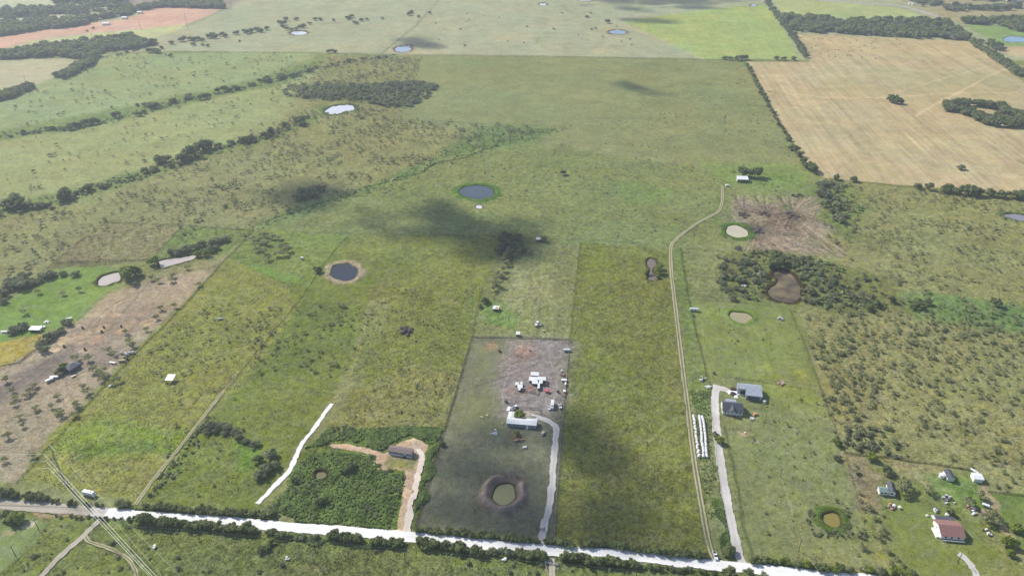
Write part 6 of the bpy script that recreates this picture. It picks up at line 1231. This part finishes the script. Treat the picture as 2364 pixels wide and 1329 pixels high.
for i, (a, b) in enumerate(FB):
    put_bale('hay_bale', at(1764 + a / 3.908, b / 3.908 + .4), rnd.uniform(0, 3), 'round hay bale in the far hay field, %s from the left' % ordn(i + 1), 'bale', 'round hay bales lying in the far hay field', 1.35)
for i, (a, b, lab) in enumerate([(281, 816, 'leftmost grey round bale by the feeding yard fence'), (290, 817.5, 'second grey round bale by the feeding yard fence'), (293, 820, 'lowest grey round bale by the feeding yard fence'), (300, 816, 'fourth grey round bale by the feeding yard fence'), (308, 815, 'rightmost grey round bale by the feeding yard fence')]):
    put_bale('wrapped_bale', at(a, b), .25, lab, 'bale', 'grey bales by the feeding yard', 1.25)
for a, b, lab in [(191, 757, 'dark old bale at the top of the feeding yard'), (240, 756, 'upper dark old bale on the pale straw'), (235, 766, 'lower dark old bale on the pale straw'), (280, 754, 'dark old bale on the orange straw patch'), (148, 800, 'dark old bale at the left straw patch'), (196, 807, 'dark old bale in the round straw patch'), (288, 828, 'left maroon old bale below the grey bales'), (294, 829, 'right maroon old bale below the grey bales'), (1153, 811, 'dark old bale on the smaller orange hay patch'), (1601, 730, 'dark old bale below the livestock trailer'), (1168.5, 928, 'dark old bale left above the white camper'), (1262, 889, 'dark feeder above the red tank'), (1288, 905, 'dark scrap heap right of the red tank'), (1648, 862, 'dark old bale at the top of the stone drive'), (1647, 925, 'x')]:
    if lab != 'x': put_bale('old_bale', at(a, b), .6, lab, 'bale', None, 1.15)

# heaps of brush and junk: many bent sticks / odd plates in one pile
def heap(X_, Y_, rx, ry, h, m, label, name='brush_heap', cat='brush heap', n=90, seed=0, chunks=14, m2=None):
    R = random.Random(seed); e = empty(name, at(X_, Y_)); tag(e, label, cat)
    b = MB()
    for i in range(chunks):
        a = R.uniform(0, 6.28); d_ = R.random() ** .7; s = R.uniform(.25, .5)
        b.blob((rx * d_ * math.cos(a), ry * d_ * math.sin(a), h * .35 * (1 - d_ * .7)), (rx * s * .6, ry * s * .7, h * s), R.randrange(999), 1, .35)
    b.build('heap', m, e)
    b = MB()
    for i in range(n):
        a = R.uniform(0, 6.28); d_ = R.random() ** .6; x, y = rx * d_ * math.cos(a), ry * d_ * math.sin(a); z = h * (1 - d_ * .8) * R.random()
        t = Vector((R.uniform(-1, 1), R.uniform(-1, 1), R.uniform(-.2, .7))).normalized() * R.uniform(.8, 2.2)
        b.tube((x, y, z), (x + t.x, y + t.y, max(.05, z + t.z)), .1, .03, 4)
    b.build('loose_branches' if m2 is None else 'scrap', m2 or m, e)
for i, (X_, Y_, rx, ry, h, lab) in enumerate([(935, 764, 7, 7, 2.2, 'grey heap of cut brush alone in the centre-left field'), (1840, 451, 6.5, 5, 2.0, 'brown brush heap at the top of the cleared plot'), (1718, 496, 6, 7, 1.6, 'left dark brush heap on the cleared plot'), (1766, 495, 6, 7, 1.6, 'middle dark brush heap on the cleared plot'), (1828, 497, 7, 9, 2.0, 'right dark brush heap on the cleared plot'), (1750, 532, 8, 8, 1.8, 'lower dark brush heap on the cleared plot'), (1705, 573, 5, 5, 1.2, 'dark brush heap above the marsh wood')]):
    heap(X_, Y_, rx, ry, h, M_DEAD, lab, seed=i)
def junk(X_, Y_, r, label, seed, mats_=(M_WHITE, M_DARKW, M_RUSTW), n=9):
    R = random.Random(seed); e = empty('junk_pile', at(X_, Y_)); tag(e, label, 'junk pile')
    for k, m in enumerate(mats_):
        b = MB()
        for i in range(n):
            x, y = R.gauss(0, r * .45), R.gauss(0, r * .45); s = R.uniform(.25, .75)
            b.box(x - s, x + s, y - s * R.uniform(.4, 1), y + s * .7, -.05, R.uniform(.3, 1.1) + k * .013)
        b.build('scrap', m, e, bevel=.03)
for i, (X_, Y_, r, lab, ms) in enumerate([
 (1802, 737, 2.6, 'white and rusty junk pile right of the oval tan pond', (M_WHITE, M_DARKW)), (1803, 885, 2.4, 'row of white and orange junk on the fence right of the grey barn', (M_WHITE, M_RUSTW)), (2054, 1170, 2.4, 'orange and dark junk pile below the cottages', (M_ORANGE, M_DARKW)),
 (2184, 1151, 3.6, 'brown junk pile above the red-roofed house', (M_BSHING, M_GALVW, M_DARKW)), (2243, 1173, 2.6, 'red junk pile right of the red-roofed house', (M_RUSTW, M_WHITE)), (2248, 1184, 1.8, 'small white junk pile by the brown shed', (M_WHITE, M_DARKW)), (2282, 1228, 2.4, 'pinkish junk pile below the mesquites', (M_PALE, M_BSHING)),
 (1636, 894, 2.2, 'white junk left of the stone drive, lower', (M_WHITE, M_CONC)), (1622, 876, 2.2, 'white junk left of the stone drive, upper', (M_WHITE, M_DARKW)), (1248, 750, 2.2, 'grey scrap right of the white boxes above the bare lot', (M_DARKW, M_GALVW)), (1143, 1000, 2.6, 'white scrap left of the white mobile home', (M_WHITE, M_GALVW)), (1195, 1017, 2.8, 'brown scrap in front of the small bright tree', (M_RUSTW, M_DARKW)), (1212, 1033, 1.6, 'small white scrap above the mounded pond', (M_WHITE,)),
 (1299, 865, 1.6, 'small red scrap beside the centre fence, upper', (M_RUSTW, M_DARKW)), (1301, 914, 1.4, 'small orange scrap beside the centre fence, lower', (M_RUSTW,)), (1742, 957, 1.8, 'orange play set right of the dark-roofed house', (M_ORANGE,)), (1736, 966, 1.6, 'white scrap right of the dark-roofed house', (M_WHITE,)), (1718, 660, 2.2, 'white scrap under the marsh wood trees', (M_WHITE,)), (1752, 632, 1.8, 'small white scrap inside the marsh wood', (M_WHITE,)),
 (108, 743, 2.4, 'pale scrap on the green lawn above the white-roofed shed', (M_PALE, M_GALVW)), (33, 768, 3.0, 'rusty junk under the trees left of the white-roofed shed', (M_RUSTW, M_GALVW, M_DARKW)), (254, 891, 1.4, 'pale scrap on the fence of the west pasture', (M_CONC,)), (357, 1262, .8, 'tiny white box in the lower field', (M_WHITE,)), (1692, 908, 1.6, 'dark scrap on the slab left of the barn', (M_BLACK, M_MAROON)), (2160, 1178, 1.8, 'dark and pale scrap above left of the red-roofed house', (M_DARKW, M_PALE)), (665, 1290, 1.2, 'pale branches in the lower field', (M_CONC,)), (1165, 1290, 1.0, 'small white scrap below the road hedge', (M_WHITE,))]):
    junk(X_, Y_, r, lab, i, ms)

# livestock
def cow(X_, Y_, head, label, m=M_COAT, s=1.0):
    e = empty('cow', at(X_, Y_), head); e.scale = (s, s, s); tag(e, label, 'cow')
    me = bpy.data.meshes.new('body')
    J = [((0, 0, 1.05), .30), ((.45, 0, 1.08), .33), ((.8, 0, 1.12), .28), ((1.1, 0, 1.3), .17), ((1.35, 0, 1.42), .15), ((1.62, 0, 1.25), .09),
         ((-.55, 0, 1.06), .33), ((-.95, 0, 1.1), .24), ((-1.12, 0, .9), .04), ((-1.16, 0, .45), .03)]
    E_ = [(0, 1), (1, 2), (2, 3), (3, 4), (4, 5), (0, 6), (6, 7), (7, 8), (8, 9)]
    for sx, root in ((.62, 2), (-.78, 7)):
        for sy in (-.2, .2):
            k = len(J); back = sx < 0
            J += [((sx, sy, .75), .13), ((sx + (-.12 if back else .03), sy, .42), .07), ((sx, sy, .04), .06)]
            E_ += [(root, k), (k, k + 1), (k + 1, k + 2)]
    me.from_pydata([j[0] for j in J], E_, []); me.materials.append(m)
    o = link('body', me, e); md = o.modifiers.new('skin', 'SKIN'); o.modifiers.new('sub', 'SUBSURF').levels = 1; o.modifiers['sub'].render_levels = 1
    for v, j in zip(me.skin_vertices[0].data, J): v.radius = (j[1], j[1])
    me.skin_vertices[0].data[0].use_root = True
    for y in (-.16, .16): MB().box(1.28, 1.36, y - .1, y + .1, 1.48, 1.54).build('ear', m, e)
cow(1112, 964, -.9, 'white cow standing left of another on the bare lot')
cow(1124, 960, -.9, 'white cow standing right of another on the bare lot')
cow(1160, 978, 2.2, 'white animal near the left end of the white mobile home', s=.8)

# ------------------------------------------------------------------ poles and wires
def utility_pole(X_, Y_, h, label, r=.17, arm=True, group=None):
    e = empty('utility_pole', at(X_, Y_), LOT); tag(e, label, 'utility pole', group)
    MB().tube((0, 0, -.5), (0, 0, h), r * 1.25, r * .8, 8).build('pole', M_WOODP, e)
    if arm:
        MB().box(-.06, .06, -1.2, 1.2, h - .6, h - .46).build('crossarm', M_WOODP, e)
        for y in (-1.1, 0, 1.1): MB().tube((0, y, h - .46), (0, y, h - .25), .07, .05, 6).build('insulator', M_TRIM, e)
    return e
UP = [(36, 1282.5, 8, 'wooden utility pole at the lower left by the field fence'), (89.5, 1222, 8, 'wooden utility pole right of the pale sand heap'), (398, 1246.5, 8.4, 'wooden utility pole below the hedge, left part'), (728.5, 1273, 8.4, 'wooden utility pole below the road left of the middle'), (935.5, 1294, 8.4, 'wooden utility pole below the road in the middle'), (1084, 1309, 9, 'wooden utility pole below the road right of the middle'), (1469, 1325, 7, 'short wooden pole below the right road hedge'), (1801, 1100.5, 7.2, 'upper wooden pole in the pasture right of the stone drive'), (1843.3, 1271, 8.2, 'lower wooden pole in the pasture above the road'), (2211, 1299, 7.6, 'wooden pole at the lower right drive'), (1767, 972, 6.0, 'wooden pole below the grey barn'), (1008, 1055, 5.0, 'wooden pole on the fence right of the brown-roofed home'), (967, 1196, 5.0, 'wooden pole at the lower end of the weedy lot fence'), (1094, 1178, 4.0, 'short pole left of the mounded pond')]
for X_, Y_, h, lab in UP: utility_pole(X_, Y_, h, lab, arm=h > 6.5)
def wire(pts, r, m, label, sag=1.0, name='power_line', cat='power line', group=None):
    b = MB()
    for A, B in zip(pts, pts[1:]):
        n = 10; prev = None
        for i in range(n + 1):
            t = i / n; p = Vector(A).lerp(Vector(B), t); p.z -= sag * 4 * t * (1 - t)
            if prev is not None: b.tube(prev, p, r, r, 5)
            prev = p
    return tag(b.build(name, m), label, cat, group)
south = [(-380, 1205, 8.4), (89.5, 1222, 7.6), (398, 1246.5, 8), (728.5, 1273, 8), (935.5, 1294, 8), (1084, 1309, 8.6), (1469, 1345, 8.4), (1900, 1390, 8.4)]
for dy_, nm in ((1.1, 'upper'), (-1.1, 'lower')):
    pts = []
    for a, b, h in south:
        p = at(a, b); pts.append((p.x, p.y + dy_, h))
    wire(pts, .022, M_STEEL, 'thin dark utility wire below the road, %s of the pair' % nm, .5)
def steel_pole(X_, Y_, h, label, arms=True, r=.55):
    e = empty('transmission_pole', at(X_, Y_)); tag(e, label, 'transmission pole', 'steel transmission poles of the high-voltage line')
    MB().tube((0, 0, -.5), (0, 0, h), r, r * .42, 12).build('pole', M_STEEL, e)
    MB().tube((0, 0, -.5), (0, 0, .4), r * 1.7, r * 1.7, 12).build('footing', M_CONC, e)
    if arms:
        for z in (h * .72, h * .8, h * .88):
            MB().tube((0, 0, z), (-2.6, -.6, z + .5), .14, .08, 6).build('arm', M_STEEL, e)
    return e
TP0 = at(150.5, 1115.5)
HT = 31.0
e = steel_pole(150.5, 1115.5, HT, 'tall steel transmission pole in the near left field, carrying the white wires', arms=False)
CORN = [((102, 1048.5), .84), ((107, 1064), .74), ((113, 1080), .64)]
ends_r = [(366, 1333), (356.5, 1333), (350.5, 1333)]
ends_l = [(-160, 1044), (-160, 1059), (-160, 1073)]
for (q, fr_), er, el in zip(CORN, ends_r, ends_l):
    z = HT * fr_ - 2; c = at(q[0], q[1], z)
    l = c - TP0
    MB().tube((0, 0, z + .3), (l.x, l.y, z), .12, .07, 6).build('arm', M_STEEL, e)
    MB().tube((l.x, l.y, z + .4), (l.x, l.y, z - .1), .16, .16, 8).build('insulator', M_TRIM, e)
    R_ = at(er[0], er[1], z - 1.5); Lp = at(el[0], el[1], z)
    dirr = (R_ - c); R2 = c + dirr * 1.6
    wire([c, R2], .085, M_WIRE, 'bright conductor from the near steel pole to the lower edge, %s of three' % {.84: 'upper', .74: 'middle', .64: 'lower'}[fr_], .8, group='conductors crossing the lower left corner')
    wire([Lp, c], .08, M_WIRE, 'bright conductor running left from the near steel pole, %s of three' % {.84: 'upper', .74: 'middle', .64: 'lower'}[fr_], .4, group='conductors leaving at the left edge')
top = TP0 + Vector((0, 0, HT - .2))
for er, nm in (((377, 1333), 'left'), ((420, 1333), 'right')):
    R_ = at(er[0], er[1], HT - 6); wire([top + Vector((.3 if nm == 'right' else -.1, .2, 0)), top + (R_ - top) * 1.5], .028, M_WIRE, 'thin shield wire from the top of the near steel pole, %s one' % nm, .5, group='shield wires')
for X_, Y_, h, lab in ((70, 220, 33, 'first far steel pole, at the left edge of the green field'), (203, 168, 31, 'second far steel pole, beside the dark hedge'), (331, 117, 30, 'third far steel pole, above the round clump'), (434, 70, 38, 'tall steel pole at the end of the pink field'), (535, 24, 28, 'far steel pole near the top edge'), (325, 68, 18, 'short far pole at the lower edge of the pink field'), (216, 98, 20, 'short far pole in the pale strip')):
    steel_pole(X_, Y_, h, lab, r=.5)
FP = [(-250, 345, 31), (70, 220, 33), (203, 168, 31), (331, 117, 30), (434, 70, 38), (535, 24, 28), (620, -14, 28)]
for k, fr_ in enumerate((.72, .8, .88)):
    pts = []
    for a, b, h in FP:
        p = at(a, b); pts.append((p.x - 2.6, p.y - .6, h * fr_ + .5))
    wire(pts, .03, M_STEEL, 'thin far conductor across the upper left fields, %s of three' % ('lower', 'middle', 'upper')[k], 3.0)

# ------------------------------------------------------------------ fences and gates
def fence(q, label, h=1.25, step=5.0, parts=False, m=M_FENCE, rails=2, pr=.09, wr=.035, name='fence'):
    P = [at(*p) for p in q]; pts = []
    for a, b in zip(P, P[1:]):
        n = max(1, int((b - a).length / step))
        for i in range(n): pts.append(a.lerp(b, i / n))
    pts.append(P[-1])
    if parts:
        e = empty(name, pts[0]); tag(e, label, 'fence'); o0 = pts[0]
        pm = None
        for i, p in enumerate(pts[:99]):
            if pm is None:
                o = MB().tube((0, 0, -.3), (0, 0, h), pr, pr * .85, 6).build('post', m, e); pm = o
            else:
                o = pm.copy(); COL.objects.link(o); o.parent = e
            o.location = p - o0
        b = MB()
        for a, c in zip(pts, pts[1:]):
            for k in range(rails): z = h * (k + 1) / (rails + .15); b.tube(a - o0 + Vector((0, 0, z)), c - o0 + Vector((0, 0, z)), wr, wr, 4)
        b.build('wire', m, e); return e
    b = MB()
    for p in pts: b.tube(p + Vector((0, 0, -.3)), p + Vector((0, 0, h)), pr, pr, 4)
    for a, c in zip(pts, pts[1:]):
        for k in range(rails): z = h * (k + 1) / (rails + .15); b.tube(a + Vector((0, 0, z)), c + Vector((0, 0, z)), wr, wr, 3)
    return tag(b.build(name, m), label, 'fence')
fence([(1090, 778), (1020, 1010), (985, 1130), (960, 1212)], 'dark post fence down the left side of the bare lot', 1.5, 3.6, True, pr=.13, wr=.06, rails=3)
fence([(1092, 778), (1200, 780), (1316, 784)], 'dark fence across the top of the bare lot', 1.4, 3.2, True, pr=.12, wr=.06, rails=3)
fence([(1316, 783), (1306, 880), (1296, 1000), (1285, 1140), (1279, 1240)], 'pale rail fence down the right side of the bare lot', 1.3, 4.0, True, M_FENCEG, 2, .1, .06)
fence([(1572, 573), (1590, 690), (1618, 810), (1632, 868), (1648, 1000), (1662, 1120), (1682, 1235)], 'wire fence right of the dirt track', 1.2, 5, True)
fence([(1552, 640), (1556, 700), (1580, 905), (1600, 1070), (1632, 1258)], 'wire fence left of the dirt track', 1.2, 4.6, True)
fence([(1632, 868), (1700, 872), (1800, 882), (1884, 890)], 'wire fence behind the grey barn', 1.2, 4.2, True)
fence([(1822, 712), (1860, 800), (1890, 885), (1935, 1010), (1950, 1046), (1985, 1175)], 'wire fence along the left side of the mesquite pasture', 1.2, 5, True)
fence([(1950, 1046), (2060, 1056), (2150, 1070), (2248, 1086)], 'dark fence along the top of the cottage lot', 1.4, 3.6, True, pr=.12, wr=.06)
fence([(2282, 1136), (2400, 1147)], 'dark fence right of the dirt lane', 1.4, 4, True, pr=.12, wr=.06)
fence([(1674, 988), (1730, 993), (1735, 962)], 'yard fence below the dark-roofed house', 1.1, 2.6, True)
fence([(1195, 942), (1248, 944), (1246, 957)], 'dark yard fence behind the white mobile home', 1.4, 2.0, True, pr=.1, wr=.07, rails=3)
fence([(1202, 903), (1224, 907), (1243, 910), (1243, 892)], 'brown pen fence in front of the livestock sheds', 1.2, 1.8, True, pr=.1, wr=.06, rails=3)
fence([(1672, 985), (1690, 1060), (1705, 1140), (1718, 1220), (1735, 1280)], 'wire fence right of the stone drive', 1.1, 5, True)
fence([(1340, 560), (1316, 782)], 'wire fence above the top right corner of the bare lot', 1.2, 6)
fence([(1150, 598), (1120, 650), (1104, 700), (1092, 776)], 'wire fence above the top left corner of the bare lot', 1.2, 5)
fence([(690, 536), (900, 540), (1130, 545), (1340, 552), (1545, 566)], 'long wire fence through the middle pasture under the cloud shadow', 1.2, 7)
fence([(1570, 571), (1668, 580)], 'short wire fence above the small square paddock', 1.2, 5)
fence([(586, 531), (500, 620), (430, 700), (300, 830), (150, 990), (40, 1112)], 'long fence between the bare brown lot and the west pasture', 1.3, 4.5, m=M_FENCE, pr=.12)
fence([(798, 548), (740, 620), (700, 680), (620, 780), (540, 880)], 'wire fence left of the dark round pond', 1.2, 6)
fence([(586, 531), (500, 526), (418, 520), (246, 512)], 'dark fence above the rough grey plot', 1.4, 5, pr=.14, wr=.06)
fence([(246, 512), (180, 560), (100, 625)], 'fence on the left side of the rough grey plot', 1.3, 5)
fence([(418, 524), (345, 602)], 'fence on the right side of the rough grey plot', 1.3, 5)
fence([(122, 606), (200, 603), (340, 600)], 'dark fence along the foot of the rough grey plot', 1.3, 4, pr=.14, wr=.06)
fence([(240, 680), (180, 740), (135, 770)], 'fence between the green lawn and the feeding yard', 1.3, 4)
fence([(0, 848), (45, 838), (85, 805), (92, 785)], 'dark brown fence round the yellow plot', 1.5, 3, pr=.14, wr=.08)
fence([(205, 838), (260, 842), (300, 838)], 'dark fence below the feeding yard', 1.4, 3, pr=.12, wr=.07)
fence([(400, 120), (640, 121), (970, 127), (1240, 130), (1620, 138), (1840, 141)], 'far fence line across the whole upper pasture', 1.4, 12, pr=.14, wr=.07)
fence([(1018, -5), (960, 60), (880, 125)], 'far slanting fence left of the far blue pond', 1.4, 12, pr=.14, wr=.07)
fence([(1724, 145), (1790, 265), (1870, 395), (1905, 412), (2170, 437), (2364, 452)], 'fence bounding the hay field', 1.3, 10)
fence([(880, 275), (1100, 285), (1300, 292)], 'far fence below the scrub wood', 1.3, 10)
fence([(8, 1322), (60, 1262), (90, 1222), (110, 1200)], 'fence by the lower left green lawn', 1.2, 4, pr=.1, wr=.05)
fence([(350, 1318), (400, 1240), (412, 1225)], 'fence slanting up to the road hedge, lower left', 1.2, 4, pr=.1, wr=.05)
fence([(700, 1335), (728, 1275), (740, 1248)], 'fence slanting up to the road hedge, lower middle', 1.2, 4, pr=.1, wr=.05)
fence([(1600, 692), (1660, 694), (1740, 702)], 'fence between the marsh wood and the tan pond paddock', 1.2, 5)
# gates
def gate(a, b, label, h=1.3, m=M_DARKW):
    A, rz, L_ = frame(a, b); e = empty('field_gate', A, rz); tag(e, label, 'gate')
    for x in (0, L_): MB().box(x - .18, x + .18, -.18, .18, -.3, h + .7).build('gate_post', m, e)
    b_ = MB()
    for k in range(5): z = .2 + k * (h - .2) / 4; b_.box(.2, L_ - .2, -.04, .04, z, z + .09)
    for x in (.2, L_ / 2, L_ - .28): b_.box(x, x + .08, -.045, .045, .1, h + .1)
    b_.build('gate_leaf', m, e)
gate((1238, 1222), (1257, 1223), 'dark gate across the centre driveway above the road', 1.5)
gate((1260, 1300), (1290, 1303), 'pale gate across the track below the road', 1.3, M_FENCEG)
fence([(1257, 1223), (1262, 1242)], 'pale rail wing beside the centre driveway gate', 1.3, 2, m=M_FENCEG, pr=.14, wr=.1)
fence([(1256, 1296), (1262, 1312)], 'left pale rail wing of the lower gate', 1.3, 2, m=M_FENCEG, pr=.14, wr=.1)
fence([(1298, 1292), (1284, 1314)], 'right pale rail wing of the lower gate', 1.3, 2, m=M_FENCEG, pr=.14, wr=.1)

# ------------------------------------------------------------------ clouds overhead: their shadows fall on the pastures
def cloud_mat():
    m = bpy.data.materials.new('cloud_wisp'); m.use_nodes = True; t = m.node_tree; N = t.nodes; L = t.links
    for n in list(N): N.remove(n)
    out = N.new('ShaderNodeOutputMaterial'); d_ = N.new('ShaderNodeBsdfDiffuse'); d_.inputs['Color'].default_value = (.9, .9, .9, 1)
    tr = N.new('ShaderNodeBsdfTranslucent'); tr.inputs['Color'].default_value = (.9, .9, .9, 1)
    tp = N.new('ShaderNodeBsdfTransparent'); m1 = N.new('ShaderNodeMixShader'); m1.inputs[0].default_value = .5
    L.new(d_.outputs[0], m1.inputs[1]); L.new(tr.outputs[0], m1.inputs[2])
    m2 = N.new('ShaderNodeMixShader'); m2.inputs[0].default_value = .19
    L.new(tp.outputs[0], m2.inputs[1]); L.new(m1.outputs[0], m2.inputs[2]); L.new(m2.outputs[0], out.inputs['Surface'])
    return m
M_CLOUD = cloud_mat()
CLOUDS = [  # shadow blobs on the ground: px, py, rx m, ry m, puffs
 ('long ragged cloud over the middle pasture', 900, [(880, 490, 34, 11, 6), (860, 512, 34, 11, 6), (930, 535, 30, 9, 7), (1010, 478, 18, 18, 12), (1035, 505, 24, 26, 26), (1060, 525, 32, 22, 34), (1110, 540, 34, 22, 40), (1150, 562, 30, 22, 40), (1175, 585, 24, 16, 30), (1200, 515, 20, 14, 9), (1205, 555, 16, 14, 12)]),
 ('small cloud left of the long one', 900, [(715, 438, 50, 26, 36), (690, 465, 34, 18, 16), (755, 445, 34, 18, 14)]),
 ('wispy cloud over the near fields', 900, [(1320, 1005, 15, 18, 16), (1335, 985, 12, 12, 7), (1370, 1055, 15, 14, 15), (1400, 1085, 17, 13, 18), (1440, 1150, 18, 16, 15), (1465, 1175, 14, 10, 6), (1130, 1012, 22, 9, 11), (1090, 1070, 16, 11, 10), (1080, 1190, 34, 8, 16), (1120, 1100, 9, 18, 6), (1215, 1115, 12, 14, 7), (1230, 1195, 16, 9, 8), (1180, 1215, 50, 9, 18), (1370, 1215, 44, 9, 24), (1530, 1235, 36, 9, 12), (1000, 1160, 14, 16, 8)]),
 ('large cloud beyond the bright green field', 900, [(1430, 2, 90, 90, 50), (1520, 4, 100, 90, 60), (1600, 2, 110, 80, 60), (1460, 22, 50, 36, 18), (1620, 17, 50, 26, 16)]),
 ('small cloud by the bright green field', 900, [(1490, 47, 50, 26, 22), (1520, 52, 34, 18, 12)]),
 ('tiny cloud by the far blue pond', 900, [(950, 94, 30, 24, 12), (970, 103, 44, 22, 18), (985, 108, 24, 12, 7)]),
 ('tiny cloud over the upper pasture', 900, [(1455, 196, 26, 22, 12), (1475, 204, 28, 20, 12), (1530, 218, 26, 12, 6)]),
]
for ci, (lab, alt, blobs) in enumerate(CLOUDS):
    R = random.Random(500 + ci); V = []; F = []; n0 = 0
    for X_, Y_, rx, ry, n in blobs:
        c = at(X_, Y_)
        for i in range(max(3, int(n * (.36 if alt and ci == 2 else .8 if ci == 0 else .6)))):
            gx, gy = R.gauss(0, .48) * rx, R.gauss(0, .48) * ry; z = alt + R.uniform(-25, 45)
            p = Vector((c.x + gx, c.y + gy, 0)) + SD * (z / SD.z)
            s = R.uniform(8, 17) * (1.6 if c.y > 1400 else 1.0); v, f = ICO2; k = 1 + (np.array([R.random() for _ in range(len(v))]) - .5) * .3
            V.append(v * k[:, None] * np.array([s * 1.2, s, s * .6]) + np.array(p)); F.append(f + n0); n0 += len(v)
    tag(link('cloud', mesh_np('cloud', np.concatenate(V), np.concatenate(F), M_CLOUD, True)), kind='structure')

# ------------------------------------------------------------------ haze: the air between the camera and the far fields
hz = bpy.data.materials.new('haze_air'); hz.use_nodes = True; t = hz.node_tree
for n in list(t.nodes): t.nodes.remove(n)
out = t.nodes.new('ShaderNodeOutputMaterial'); pv = t.nodes.new('ShaderNodeVolumePrincipled')
pv.inputs['Color'].default_value = (.80, .88, 1.0, 1); pv.inputs['Density'].default_value = .000135; pv.inputs['Anisotropy'].default_value = .25
t.links.new(pv.outputs[0], out.inputs['Volume'])
tag(MB().box(-19000, 19000, -500, 13000, -6, 360).build('haze', hz), kind='stuff')
